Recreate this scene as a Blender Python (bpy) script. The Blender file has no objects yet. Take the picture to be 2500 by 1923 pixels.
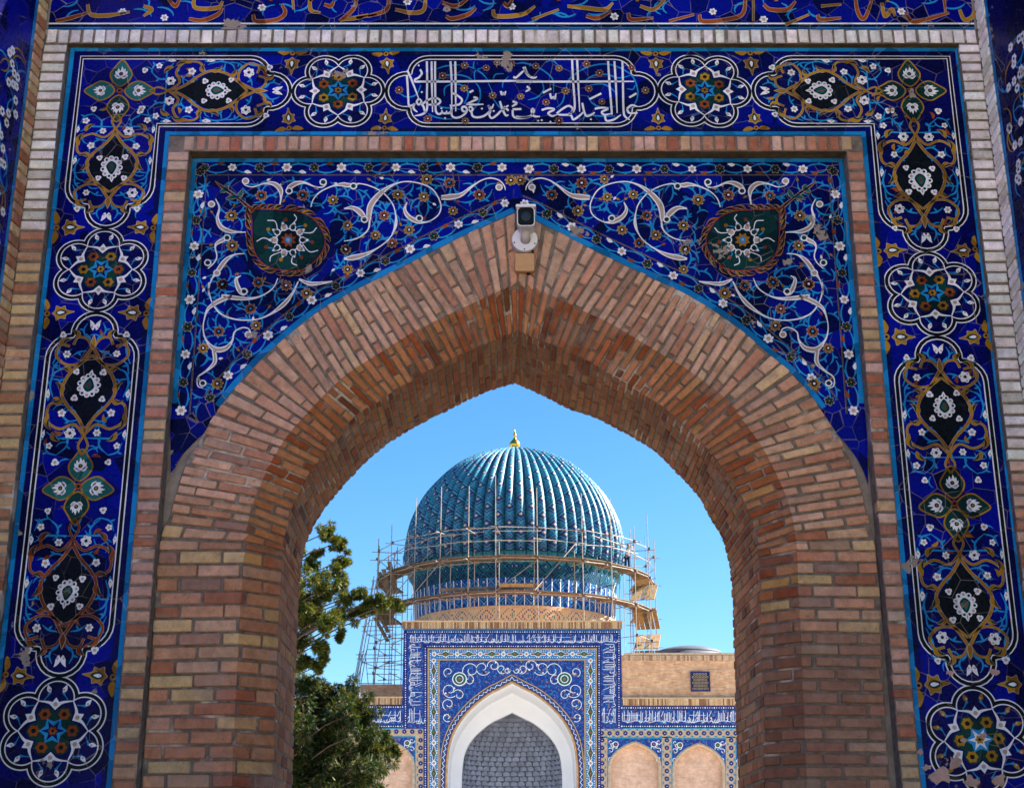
import bpy, bmesh, math, random
from mathutils import Vector, Matrix
from mathutils.geometry import tessellate_polygon

scene = bpy.context.scene
COL = scene.collection
R = math.radians

# ------------------------------------------------------------------ camera
F_PX = 3440.0            # focal length in pixels of the 2500 px wide photograph
PITCH = R(19.05)
CAM_H = 1.60
cam_data = bpy.data.cameras.new('camera')
cam_data.sensor_fit = 'HORIZONTAL'
cam_data.sensor_width = 36.0
cam_data.lens = 36.0 * F_PX / 2500.0
cam_data.clip_start = 0.1
cam_data.clip_end = 3000.0
cam = bpy.data.objects.new('camera', cam_data)
COL.objects.link(cam)
cam.location = (0, 0, CAM_H)
cam.rotation_euler = (R(90) + PITCH, 0, 0)
scene.camera = cam

# ------------------------------------------------------------------ sky, sun, exposure
SUN_EL = R(40)
SUN_AZ = R(76)           # clockwise from +Y (the way the camera looks): from the right, a little behind the gate
world = bpy.data.worlds.new('World')
scene.world = world
world.use_nodes = True
wn = world.node_tree.nodes
wn.clear()
w_out = wn.new('ShaderNodeOutputWorld')
w_bg = wn.new('ShaderNodeBackground')
w_sky = wn.new('ShaderNodeTexSky')
w_sky.sky_type = 'NISHITA'
w_sky.sun_disc = False
w_sky.sun_elevation = SUN_EL
w_sky.sun_rotation = SUN_AZ
w_sky.altitude = 700
w_sky.air_density = 1.0
w_sky.dust_density = 0.5
w_sky.ozone_density = 5.0
w_hs = wn.new('ShaderNodeHueSaturation')
w_hs.inputs['Saturation'].default_value = 1.22
w_bg.inputs['Strength'].default_value = 0.050
world.node_tree.links.new(w_sky.outputs[0], w_hs.inputs['Color'])
world.node_tree.links.new(w_hs.outputs[0], w_bg.inputs[0])
world.node_tree.links.new(w_bg.outputs[0], w_out.inputs[0])
sun_data = bpy.data.lights.new('sun', 'SUN')
sun_data.energy = 5.0
sun_data.angle = R(0.53)
sun_data.color = (1.0, 0.93, 0.82)
sun = bpy.data.objects.new('sun', sun_data)
COL.objects.link(sun)
sun_dir = Vector((math.sin(SUN_AZ) * math.cos(SUN_EL), math.cos(SUN_AZ) * math.cos(SUN_EL), math.sin(SUN_EL)))
sun.location = sun_dir * 60
sun.rotation_euler = sun_dir.to_track_quat('Z', 'Y').to_euler()
vs = scene.view_settings
vs.view_transform = 'Standard'
vs.look = 'None'
vs.exposure = 2.38
vs.gamma = 1.0
vs.use_curve_mapping = False
scene.cycles.max_bounces = 8
scene.cycles.diffuse_bounces = 5
scene.cycles.caustics_reflective = False
scene.cycles.caustics_refractive = False

# ------------------------------------------------------------------ helpers
SP, CP = math.sin(PITCH), math.cos(PITCH)
def W(u, v, Y):
    """photo pixel (u, v) of a point known to stand in the vertical plane at depth Y -> world point"""
    x = (u - 1250.0) / F_PX
    y = (961.5 - v) / F_PX
    t = Y / (CP - y * SP)
    return Vector((x * t, Y, CAM_H + (SP + y * CP) * t))

def link(o, parent=None):
    COL.objects.link(o)
    if parent is not None:
        o.parent = parent
    return o

def tag(o, label=None, cat=None, group=None, kind=None):
    if label: o['label'] = label
    if cat: o['category'] = cat
    if group: o['group'] = group
    if kind: o['kind'] = kind
    return o

def empty(name, loc=(0, 0, 0), parent=None):
    o = bpy.data.objects.new(name, None)
    o.location = loc
    o.empty_display_size = 0.2
    link(o, parent)
    if parent is not None:      # keep world placement
        o.matrix_parent_inverse = Matrix.Identity(4)
    return o

class MB:
    """collects faces of one mesh; tint is a colour stored on the points"""
    def __init__(self):
        self.v = []; self.f = []; self.m = []; self.t = []; self.uv = None
    def vert(self, p, tint=(1, 1, 1)):
        self.v.append(tuple(p)); self.t.append(tint)
        return len(self.v) - 1
    def face(self, idx, mat=0):
        self.f.append(tuple(idx)); self.m.append(mat)
    def quad(self, a, b, c, d, mat=0, tint=(1, 1, 1)):
        i = [self.vert(p, tint) for p in (a, b, c, d)]
        self.face(i, mat)
    def poly(self, pts, mat=0, tint=(1, 1, 1)):
        i = [self.vert(p, tint) for p in pts]
        if len(i) <= 4:
            self.face(i, mat)
        else:
            for t in tessellate_polygon([[Vector(p) for p in pts]]):
                self.face([i[k] for k in t], mat)
    def box(self, lo, hi, mat=0, tint=(1, 1, 1), M=None):
        x0, y0, z0 = lo; x1, y1, z1 = hi
        P = [Vector(p) for p in ((x0,y0,z0),(x1,y0,z0),(x1,y1,z0),(x0,y1,z0),(x0,y0,z1),(x1,y0,z1),(x1,y1,z1),(x0,y1,z1))]
        if M is not None: P = [M @ p for p in P]
        i = [self.vert(p, tint) for p in P]
        for q in ((0,3,2,1),(4,5,6,7),(0,1,5,4),(1,2,6,5),(2,3,7,6),(3,0,4,7)):
            self.face([i[k] for k in q], mat)
    def bar(self, a, b, w, h=None, mat=0, tint=(1, 1, 1), n=6, up=None):
        """tube (n-gon) from a to b, radius w; or a rectangular bar when h is given"""
        a = Vector(a); b = Vector(b); d = (b - a)
        if d.length < 1e-6: return
        d.normalize()
        r = Vector((0, 0, 1)) if up is None else Vector(up)
        if abs(d.dot(r)) > 0.97: r = Vector((1, 0, 0))
        s = d.cross(r).normalized(); u = s.cross(d).normalized()
        if h is not None:
            off = [(-w/2,-h/2),(w/2,-h/2),(w/2,h/2),(-w/2,h/2)]
        else:
            off = [(w*math.cos(2*math.pi*k/n), w*math.sin(2*math.pi*k/n)) for k in range(n)]
        A = [self.vert(a + s*p + u*q, tint) for p, q in off]
        B = [self.vert(b + s*p + u*q, tint) for p, q in off]
        m = len(off)
        for k in range(m):
            self.face((A[k], A[(k+1)%m], B[(k+1)%m], B[k]), mat)
        self.face(A[::-1], mat); self.face(B, mat)
    def tube(self, pts, rad, n=6, mat=0, tint=(1,1,1)):
        pts = [Vector(p) for p in pts]
        rings = []
        for k, p in enumerate(pts):
            d = (pts[min(k+1, len(pts)-1)] - pts[max(k-1, 0)]).normalized()
            r = Vector((0, 0, 1))
            if abs(d.dot(r)) > 0.95: r = Vector((1, 0, 0))
            s = d.cross(r).normalized(); u = s.cross(d).normalized()
            rr = rad[k] if isinstance(rad, (list, tuple)) else rad
            rings.append([self.vert(p + (s*math.cos(2*math.pi*j/n) + u*math.sin(2*math.pi*j/n))*rr, tint) for j in range(n)])
        for a, b in zip(rings[:-1], rings[1:]):
            for j in range(n):
                self.face((a[j], a[(j+1)%n], b[(j+1)%n], b[j]), mat)
        self.face(rings[0][::-1], mat); self.face(rings[-1], mat)
    def lathe(self, prof, center, n=24, mat=0, tint=(1,1,1)):
        c = Vector(center); rings = []
        for r, z in prof:
            rings.append([self.vert(c + Vector((r*math.cos(2*math.pi*j/n), r*math.sin(2*math.pi*j/n), z)), tint) for j in range(n)])
        for a, b in zip(rings[:-1], rings[1:]):
            for j in range(n):
                self.face((a[j], a[(j+1)%n], b[(j+1)%n], b[j]), mat)
        self.face(rings[0][::-1], mat); self.face(rings[-1], mat)
    def mesh(self, name, mats):
        me = bpy.data.meshes.new(name)
        me.from_pydata(self.v, [], self.f)
        for m in mats: me.materials.append(m)
        if len(mats) > 1:
            me.polygons.foreach_set('material_index', self.m)
        at = me.attributes.new('tint', 'FLOAT_COLOR', 'POINT')
        flat = []
        for t in self.t: flat.extend((t[0], t[1], t[2], 1.0))
        at.data.foreach_set('color', flat)
        me.update()
        return me
    def build(self, name, mats, parent=None, loc=None, smooth=False, fix=False):
        if not isinstance(mats, (list, tuple)): mats = [mats]
        me = self.mesh(name, mats)
        if fix:
            bm = bmesh.new(); bm.from_mesh(me)
            bmesh.ops.recalc_face_normals(bm, faces=bm.faces)
            bm.to_mesh(me); bm.free()
        if smooth:
            me.polygons.foreach_set('use_smooth', [True] * len(me.polygons))
        o = bpy.data.objects.new(name, me)
        if loc is not None: o.location = loc
        return link(o, parent)

def copy_obj(o, loc, parent, rot=None, scale=None):
    c = o.copy()
    link(c)
    c.parent = parent
    c.location = loc
    if rot is not None: c.rotation_euler = rot
    if scale is not None: c.scale = scale
    return c

def catmull(P, n=6, closed=False):
    """smooth curve through P (tuples of any dimension)"""
    out = []
    m = len(P)
    if m < 3 and not closed: return list(P)
    seg = m if closed else m - 1
    for i in range(seg):
        if closed:
            p0, p1, p2, p3 = P[(i-1) % m], P[i], P[(i+1) % m], P[(i+2) % m]
        else:
            p1, p2 = P[i], P[i+1]
            p0 = P[i-1] if i > 0 else tuple(2*a-b for a, b in zip(p1, p2))
            p3 = P[i+2] if i+2 < m else tuple(2*b-a for a, b in zip(p1, p2))
        for k in range(n):
            t = k / n
            out.append(tuple(0.5*((2*b) + (-a+c)*t + (2*a-5*b+4*c-d)*t*t + (-a+3*b-3*c+d)*t**3) for a, b, c, d in zip(p0, p1, p2, p3)))
    if not closed: out.append(tuple(P[-1]))
    return out

# ------------------------------------------------------------------ materials
def nodes_of(name):
    m = bpy.data.materials.new(name)
    m.use_nodes = True
    nt = m.node_tree
    b = nt.nodes['Principled BSDF']
    return m, nt, nt.nodes, nt.links, b

def N(nt, typ, **kw):
    n = nt.nodes.new(typ)
    for k, v in kw.items():
        if k.startswith('i_'):
            key = k[2:]
            n.inputs[int(key) if key.isdigit() else key].default_value = v
        else:
            setattr(n, k, v)
    return n

def noise(nt, vec, scale, detail=4, rough=0.55):
    n = N(nt, 'ShaderNodeTexNoise')
    n.inputs['Scale'].default_value = scale
    n.inputs['Detail'].default_value = detail
    n.inputs['Roughness'].default_value = rough
    nt.links.new(vec, n.inputs['Vector'])
    return n.outputs['Fac']

def maprange(nt, val, a, b, c=0.0, d=1.0):
    n = N(nt, 'ShaderNodeMapRange')
    n.inputs['From Min'].default_value = a; n.inputs['From Max'].default_value = b
    n.inputs['To Min'].default_value = c; n.inputs['To Max'].default_value = d
    nt.links.new(val, n.inputs['Value'])
    return n.outputs['Result']

def mixc(nt, fac, a, b, mode='MIX'):
    n = N(nt, 'ShaderNodeMix', data_type='RGBA', blend_type=mode)
    for sock, v in ((n.inputs['Factor'], fac), (n.inputs[6], a), (n.inputs[7], b)):
        if hasattr(v, 'is_linked'): nt.links.new(v, sock)
        elif isinstance(v, (int, float)): sock.default_value = v
        else: sock.default_value = (v[0], v[1], v[2], 1.0)
    return n.outputs[2]

def math_(nt, op, a, b=None, c=None):
    n = N(nt, 'ShaderNodeMath', operation=op)
    for k, v in enumerate((a, b, c)):
        if v is None: continue
        if hasattr(v, 'is_linked'): nt.links.new(v, n.inputs[k])
        else: n.inputs[k].default_value = v
    return n.outputs[0]

def bump(nt, b, h, strength=0.3, dist=0.01):
    n = N(nt, 'ShaderNodeBump')
    n.inputs['Strength'].default_value = strength
    n.inputs['Distance'].default_value = dist
    nt.links.new(h, n.inputs['Height'])
    nt.links.new(n.outputs[0], b.inputs['Normal'])

def pos(nt):
    return N(nt, 'ShaderNodeNewGeometry').outputs['Position']

def brick_material(name, sat=1.0, pale=0.0):
    """fired brick: the colour of each brick is its tint, grain, pits, lime specks and smears come from noise"""
    m, nt, ns, ln, b = nodes_of(name)
    at = N(nt, 'ShaderNodeAttribute', attribute_name='tint')
    p = pos(nt)
    n1 = noise(nt, p, 14, 5, 0.65)
    n2 = noise(nt, p, 120, 4, 0.6)
    n3 = noise(nt, p, 3.0, 4, 0.6)
    c = mixc(nt, maprange(nt, n1, 0.3, 0.72), (0.72, 0.70, 0.68), (1.22, 1.2, 1.18))
    c = mixc(nt, 1.0, at.outputs['Color'], c, 'MULTIPLY')
    c = mixc(nt, maprange(nt, n2, 0.60, 0.70, 0, 0.75), c, (0.05, 0.032, 0.022))            # pits
    c = mixc(nt, maprange(nt, n2, 0.26, 0.20, 0, 0.55), c, (0.62, 0.55, 0.44))              # lime specks
    c = mixc(nt, maprange(nt, n3, 0.54, 0.70, 0, 0.50), c, (0.36, 0.29, 0.23))
    c = mixc(nt, maprange(nt, noise(nt, p, 38, 5, 0.7), 0.60, 0.72, 0, 0.6), c, (0.10, 0.06, 0.04))              # mortar smear
    ln.new(c, b.inputs['Base Color'])
    b.inputs['Roughness'].default_value = 0.92
    b.inputs['Specular IOR Level'].default_value = 0.2
    h = math_(nt, 'ADD', math_(nt, 'MULTIPLY', n1, 0.7), math_(nt, 'MULTIPLY', n2, 0.5))
    bump(nt, b, h, 0.9, 0.009)
    return m

def plain(name, col, rough=0.8, var=0.15, scale=8.0, metal=0.0, bmp=0.0, spec=0.3):
    m, nt, ns, ln, b = nodes_of(name)
    p = pos(nt)
    n1 = noise(nt, p, scale, 5, 0.6)
    lo = tuple(x * (1 - var) for x in col); hi = tuple(min(1, x * (1 + var)) for x in col)
    ln.new(mixc(nt, maprange(nt, n1, 0.3, 0.7), lo, hi), b.inputs['Base Color'])
    b.inputs['Roughness'].default_value = rough
    b.inputs['Metallic'].default_value = metal
    b.inputs['Specular IOR Level'].default_value = spec
    if bmp: bump(nt, b, n1, bmp, 0.01)
    return m

# wear that all near tilework shares: hairline joints between the cut pieces and chipped spots showing grey plaster
wear = bpy.data.node_groups.new('tile_wear', 'ShaderNodeTree')
wear.interface.new_socket('Joint', in_out='OUTPUT', socket_type='NodeSocketFloat')
wear.interface.new_socket('Chip', in_out='OUTPUT', socket_type='NodeSocketFloat')
wear.interface.new_socket('Tone', in_out='OUTPUT', socket_type='NodeSocketFloat')
def _wear():
    nt = wear
    go = nt.nodes.new('NodeGroupOutput')
    p = pos(nt)
    vo = N(nt, 'ShaderNodeTexVoronoi', feature='DISTANCE_TO_EDGE'); vo.inputs['Scale'].default_value = 7.5
    nt.links.new(p, vo.inputs['Vector'])
    vc = N(nt, 'ShaderNodeTexVoronoi', feature='F1'); vc.inputs['Scale'].default_value = 7.5
    nt.links.new(p, vc.inputs['Vector'])
    sep = N(nt, 'ShaderNodeSeparateColor'); nt.links.new(vc.outputs['Color'], sep.inputs[0])
    n0 = noise(nt, p, 2.6, 3, 0.6)
    j = math_(nt, 'MULTIPLY', maprange(nt, vo.outputs['Distance'], 0.006, 0.016, 1, 0), maprange(nt, n0, 0.46, 0.62, 0.0, 0.6))
    nt.links.new(j, go.inputs[0])
    n1 = noise(nt, p, 3.3, 6, 0.68)
    nt.links.new(maprange(nt, n1, 0.655, 0.668, 0, 1), go.inputs[1])
    n2 = noise(nt, p, 1.1, 3, 0.5)
    t = math_(nt, 'ADD', math_(nt, 'MULTIPLY', sep.outputs[0], 0.6), math_(nt, 'MULTIPLY', n2, 0.7))
    nt.links.new(t, go.inputs[2])
_wear()

def glaze(name, lo, hi, rough=0.22, joint=(0.30, 0.25, 0.20), wearing=1.0):
    m, nt, ns, ln, b = nodes_of(name)
    g = N(nt, 'ShaderNodeGroup', node_tree=wear)
    p = pos(nt)
    fine = noise(nt, p, 45, 4, 0.6)
    wavy = noise(nt, p, 11, 2, 0.5)
    tone = math_(nt, 'ADD', g.outputs['Tone'], math_(nt, 'MULTIPLY', math_(nt, 'SUBTRACT', fine, 0.5), 0.12))
    c = mixc(nt, maprange(nt, tone, 0.38, 0.98), lo, hi)
    c = mixc(nt, math_(nt, 'MULTIPLY', g.outputs['Joint'], wearing), c, joint)
    c = mixc(nt, math_(nt, 'MULTIPLY', g.outputs['Chip'], wearing), c, (0.27, 0.23, 0.19))
    ln.new(c, b.inputs['Base Color'])
    rr = math_(nt, 'MAXIMUM', math_(nt, 'MULTIPLY', g.outputs['Chip'], 0.85), maprange(nt, fine, 0.3, 0.8, rough, rough + 0.2))
    ln.new(rr, b.inputs['Roughness'])
    b.inputs['Specular IOR Level'].default_value = 0.09
    h = math_(nt, 'SUBTRACT', math_(nt, 'MULTIPLY', wavy, 0.30), math_(nt, 'MAXIMUM', g.outputs['Joint'], g.outputs['Chip']))
    bump(nt, b, h, 0.35, 0.003)
    return m

M = {}
M['brick'] = brick_material('fired brick')
M['mortar'] = plain('grey lime mortar', (0.25, 0.215, 0.175), 0.95, 0.35, 22, bmp=0.6)
def mortar_material():
    m, nt, ns, ln, b = nodes_of('grey lime mortar')
    p = pos(nt)
    n1 = noise(nt, p, 22, 5, 0.6); n2 = noise(nt, p, 2.1, 5, 0.65)
    c = mixc(nt, maprange(nt, n1, 0.3, 0.7), (0.095, 0.078, 0.060), (0.23, 0.19, 0.15))
    c = mixc(nt, maprange(nt, n2, 0.57, 0.66, 0, 0.75), c, (0.62, 0.56, 0.48))
    ln.new(c, b.inputs['Base Color']); b.inputs['Roughness'].default_value = 0.95
    bump(nt, b, n1, 0.6, 0.01)
    return m
M['mortar'] = mortar_material()
M['plaster'] = plain('weathered grey plaster', (0.25, 0.21, 0.17), 0.95, 0.35, 9, bmp=0.5)
M['moss_shade'] = plain('mossy sooty brick with painted shade', (0.085, 0.062, 0.028), 0.95, 0.5, 14, bmp=0.6)
M['bare'] = plain('bare pink plaster', (0.46, 0.30, 0.24), 0.95, 0.25, 18, bmp=0.5)
M['blue'] = glaze('ultramarine glaze', (0.0008, 0.0010, 0.030), (0.0012, 0.0045, 0.27))
M['navy'] = glaze('navy glaze', (0.002, 0.002, 0.030), (0.003, 0.004, 0.10))
M['turq'] = glaze('turquoise glaze', (0.003, 0.10, 0.26), (0.010, 0.24, 0.58))
M['sky'] = glaze('light blue glaze', (0.008, 0.15, 0.38), (0.02, 0.30, 0.62))
M['white'] = glaze('white glaze', (0.58, 0.60, 0.64), (0.82, 0.83, 0.86))
M['black'] = glaze('black glaze', (0.003, 0.004, 0.006), (0.006, 0.008, 0.010))
M['green'] = glaze('dark green glaze', (0.002, 0.014, 0.014), (0.006, 0.05, 0.04))
M['teal'] = glaze('teal green glaze', (0.004, 0.06, 0.055), (0.02, 0.16, 0.14))
M['ochre'] = glaze('ochre glaze', (0.15, 0.070, 0.007), (0.42, 0.22, 0.014))
M['rust'] = glaze('rust brown glaze', (0.11, 0.024, 0.005), (0.32, 0.075, 0.012))
M['tan'] = glaze('unglazed tan piece', (0.30, 0.23, 0.17), (0.50, 0.40, 0.32), rough=0.6)
# ------------------------------------------------------------------ ground
MG, nt, ns, ln, b = nodes_of('brick court paving')
p_ = pos(nt)
bt = N(nt, 'ShaderNodeTexBrick'); bt.inputs['Scale'].default_value = 1.6
bt.inputs['Mortar Size'].default_value = 0.012
bt.inputs['Color1'].default_value = (0.15, 0.12, 0.09, 1); bt.inputs['Color2'].default_value = (0.19, 0.15, 0.11, 1)
bt.inputs['Mortar'].default_value = (0.25, 0.22, 0.19, 1)
ln.new(p_, bt.inputs['Vector'])
g1 = noise(nt, p_, 0.8, 5, 0.6)
ln.new(mixc(nt, 1.0, bt.outputs['Color'], mixc(nt, g1, (0.8, 0.8, 0.8), (1.12, 1.1, 1.08)), 'MULTIPLY'), b.inputs['Base Color'])
b.inputs['Roughness'].default_value = 0.85
mb = MB()
S = 1500.0
mb.quad((-S, -S, 0), (S, -S, 0), (S, S, 0), (-S, S, 0))
ground = mb.build('ground', MG)
tag(ground, kind='structure')

fp = plain('pale bounce paving', (0.62, 0.51, 0.375), 0.8, 0.12, 1.3)
mb = MB(); mb.quad((-40, -60, 0.004), (40, -60, 0.004), (40, 8.2, 0.004), (-40, 8.2, 0.004))  # unseen paving added pale and warm to bounce light on to the gate
tag(mb.build('forecourt_bounce_paving', fp), kind='structure')
mb = MB(); mb.quad((-45, 19, 0.004), (45, 19, 0.004), (45, 73, 0.004), (-45, 73, 0.004))  # unseen paving added to bounce light on to the mausoleum front
tag(mb.build('court_bounce_paving', plain('grey bounce paving', (0.42, 0.40, 0.37), 0.8, 0.12, 1.3)), kind='structure')

# ------------------------------------------------------------------ entrance portal: planes, all facing -Y
Y0 = 8.40      # spandrel tiles and the face of the arch
Y1 = 8.60      # inner edge of the arch's bevel
Y2 = 9.56      # back edge of the arch's soffit
YP = 8.29      # face of the inner brick frame
YB = 8.315     # tile band
YW = 8.25      # face of the outer brick frame and the frieze
portal = empty('entrance_portal', (0, Y0, 0))
tag(portal, 'blue tiled brick entrance gate with a pointed arch framing the view', 'gate')
PO = Vector((0, Y0, 0))
def padd(mb, name, mats, parent=None, **kw):
    """a part of the portal built in world coordinates"""
    o = mb.build(name, mats, None, **kw)
    par = parent or portal
    o.parent = par
    wl = Vector((0, 0, 0))
    q = par
    while q is not None:
        wl += q.location; q = q.parent
    o.location = (o.location if kw.get('loc') is not None else Vector((0, 0, 0))) - wl
    return o
def pempty(name, loc=None):
    e = bpy.data.objects.new(name, None)
    link(e, portal)
    e.location = (Vector(loc) - PO) if loc is not None else (0, 0, 0)
    return e

# traced edges of the arch, photo pixels, foot to apex
EL = [(346,1923),(349,1866),(371,1594),(386,1361),(394,1310),(412,1266),(428,1209),(453,1131),(482,1086),(507,1040),(531,1003),(564,958),(593,925),(630,884),(676,842),(733,793),(783,756),(841,723),(903,690),(1018,634),(1072,605),(1142,571),(1196,546),(1261,517)]
CL = [(564,1923),(569,1809),(576,1666),(583,1523),(590,1420),(597,1337),(602,1290),(612,1244),(631,1194),(658,1133),(700,1065),(754,1003),(808,947),(853,908),(924,863),(1000,816),(1069,780),(1143,745),(1207,716),(1264,690)]
IL = [(663,1923),(667,1820),(671,1690),(677,1571),(681,1480),(685,1397),(691,1325),(705,1261),(719,1223),(752,1159),(791,1102),(840,1042),(886,1001),(924,978),(990,936),(1064,894),(1163,849),(1264,806)]
RL = [(712,1923),(715,1785),(719,1666),(724,1571),(726,1504),(733,1397),(743,1337),(762,1290),(783,1256),(800,1230),(853,1168),(907,1114),(965,1069),(1031,1032),(1088,1003),(1154,970),(1204,950),(1257,935)]
ER = [(2174,1923),(2164,1785),(2159,1690),(2152,1571),(2150,1480),(2140,1361),(2131,1313),(2114,1242),(2098,1184),(2078,1131),(2049,1069),(2012,1011),(1971,954),(1925,904),(1880,867),(1814,810),(1748,762),(1670,715),(1602,684),(1542,655),(1418,595),(1311,540),(1261,517)]
CR = [(1971,1923),(1969,1856),(1965,1768),(1961,1671),(1957,1561),(1952,1475),(1949,1397),(1946,1330),(1938,1275),(1921,1213),(1900,1166),(1868,1102),(1822,1036),(1773,974),(1682,904),(1600,855),(1495,792),(1440,766),(1369,731),(1302,703),(1264,690)]
IR = [(1868,1923),(1867,1761),(1865,1671),(1860,1571),(1859,1504),(1857,1409),(1852,1337),(1836,1271),(1814,1220),(1779,1160),(1736,1106),(1682,1048),(1649,1016),(1583,970),(1500,917),(1430,877),(1333,835),(1264,806)]
RR = [(1805,1923),(1800,1809),(1796,1690),(1793,1571),(1791,1495),(1786,1409),(1778,1361),(1764,1313),(1736,1267),(1707,1213),(1664,1165),(1602,1104),(1542,1065),(1451,1018),(1397,1001),(1315,960),(1257,935)]

class Curve:
    def __init__(self, px, Y):
        pts = [W(u, v, Y) for u, v in px]
        foot = pts[0].copy(); foot.z = 0.0
        self.pts = [foot] + [Vector(p) for p in catmull([tuple(p) for p in pts], 5)]
        self.L = [0.0]
        for a, b in zip(self.pts[:-1], self.pts[1:]):
            self.L.append(self.L[-1] + (b - a).length)
    def at(self, s):
        s = max(0.0, min(self.L[-1], s))
        lo, hi = 0, len(self.L) - 1
        while hi - lo > 1:
            m = (lo + hi) // 2
            if self.L[m] <= s: lo = m
            else: hi = m
        k = (s - self.L[lo]) / max(1e-9, self.L[hi] - self.L[lo])
        return self.pts[lo].lerp(self.pts[hi], k)
    def near(self, p):
        best = (1e9, 0)
        for i in range(len(self.pts) - 1):
            a, b = self.pts[i], self.pts[i+1]
            d = b - a
            k = max(0, min(1, (p - a).dot(d) / max(1e-12, d.length_squared)))
            q = (a + d*k - p).length
            if q < best[0]: best = (q, self.L[i] + k * (self.L[i+1] - self.L[i]))
        return best[1]
    def at_z(self, z):
        for i in range(len(self.pts) - 1):
            a, b = self.pts[i], self.pts[i+1]
            if a.z <= z <= b.z:
                return self.L[i] + (z - a.z) / max(1e-9, b.z - a.z) * (self.L[i+1] - self.L[i])
        return self.L[-1]

# where the radial brick joints run: extrados, bevel edge, inner edge (left side pixels; the right side is its mirror image)
ST = [((394,1310),(600,1310),(697,1290)), ((412,1266),(602,1290),(690,1323)), ((455,1163),(631,1194),(719,1228)), ((531,1032),(692,1086),(775,1128)), ((634,908),(754,1003),(822,1064)), ((725,818),(808,947),(880,1008)),
      ((854,740),(928,859),(985,942)), ((990,674),(1068,785),(1113,872)), ((1075,602),(1152,740),(1182,840)), ((1172,556),(1207,716),(1225,822)), ((1261,517),(1264,690),(1264,806))]
AXX = W(1259, 900, Y0).x
class ArchSide:
    def __init__(self, E, C, I, Rr, mirror):
        self.E, self.C, self.I, self.R = Curve(E, Y0), Curve(C, Y0), Curve(I, Y1), Curve(Rr, Y2)
        self.st = []
        zj = W(597, 1345, Y0).z
        for z in (0.0, zj * 0.5, zj):
            self.st.append((self.E.at_z(z), self.C.at_z(z), self.I.at_z(z), self.R.at_z(z)))
        for k, (e, c, i) in enumerate(ST[1:]):
            pe, pc, pi = W(*e, Y0), W(*c, Y0), W(*i, Y1)
            if mirror:
                for p in (pe, pc, pi): p.x = 2 * AXX - p.x
            if k == len(ST) - 2:
                row = (self.E.L[-1], self.C.L[-1], self.I.L[-1], self.R.L[-1])
            else:
                si = self.I.near(pi)
                q = self.I.at(si); q = Vector((q.x, Y2, q.z))
                row = (self.E.near(pe), self.C.near(pc), si, self.R.near(q))
            last = self.st[-1]
            self.st.append(tuple(max(a, b + 0.01) for a, b in zip(row, last)))
        # position along the side measured on the bevel edge
        self.T = [s[1] for s in self.st]
    def row(self, t):
        k = 0
        while k < len(self.T) - 2 and self.T[k+1] < t: k += 1
        f = (t - self.T[k]) / (self.T[k+1] - self.T[k])
        f = max(0.0, min(1.0, f))
        a, b = self.st[k], self.st[k+1]
        # smooth the interpolation with neighbouring slopes
        out = []
        for j in range(4):
            h = self.T[k+1] - self.T[k]
            def slope(i):
                if i <= 0 or i >= len(self.T) - 1:
                    i0, i1 = (0, 1) if i <= 0 else (len(self.T) - 2, len(self.T) - 1)
                else: i0, i1 = i - 1, i + 1
                return (self.st[i1][j] - self.st[i0][j]) / (self.T[i1] - self.T[i0])
            m0, m1 = slope(k) * h, slope(k+1) * h
            out.append((2*f**3-3*f*f+1)*a[j] + (f**3-2*f*f+f)*m0 + (-2*f**3+3*f*f)*b[j] + (f**3-f*f)*m1)
        return (self.E.at(out[0]), self.C.at(out[1]), self.I.at(out[2]), self.R.at(out[3]))
    def surf(self, s, t, lift=0.0):
        """s metres from the extrados over front, bevel and soffit; t along the side; lift proud of the mortar"""
        e, c, i, r = self.row(t)
        w1, w2, w3 = (c - e).length, (i - c).length, (r - i).length
        if s <= w1: p = e.lerp(c, s / max(w1, 1e-6))
        elif s <= w1 + w2: p = c.lerp(i, (s - w1) / w2)
        else: p = i.lerp(r, min(1.0, (s - w1 - w2) / w3))
        if lift == 0.0: return p
        # direction off the surface
        n_f = Vector((0, -1, 0))
        inw = (c - e); inw.y = 0
        if inw.length < 1e-4: inw = Vector((0, 0, -1))
        inw.normalize()
        n_b = (n_f + inw).normalized(); n_s = inw
        if s < w1 - 0.004: n = n_f
        elif s < w1 + 0.004: n = (n_f + n_b).normalized()
        elif s < w1 + w2 - 0.004: n = n_b
        elif s < w1 + w2 + 0.004: n = (n_b + n_s).normalized()
        else: n = n_s
        return p + n * lift
    def widths(self, t):
        e, c, i, r = self.row(t)
        return (c - e).length, (i - c).length, (r - i).length

SIDES = [ArchSide(EL, CL, IL, RL, False), ArchSide(ER, CR, IR, RR, True)]

rng = random.Random(7)
PAL = [((0.56,0.295,0.17),10), ((0.62,0.365,0.235),10), ((0.48,0.22,0.115),8), ((0.38,0.14,0.07),4), ((0.62,0.41,0.21),3), ((0.44,0.26,0.17),4), ((0.22,0.10,0.065),1.6)]
PAL_J = [((0.50,0.26,0.15),10), ((0.46,0.21,0.115),8), ((0.58,0.40,0.19),5), ((0.38,0.14,0.075),5), ((0.54,0.32,0.20),6), ((0.33,0.18,0.13),3)]
def pick(pal=PAL, r=None):
    r = r or rng
    tot = sum(w for _, w in pal); x = r.random() * tot
    for c, w in pal:
        x -= w
        if x <= 0: break
    k = r.uniform(0.86, 1.14)
    return tuple(min(1, a * k * r.uniform(0.95, 1.05)) for a in c)

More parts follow.
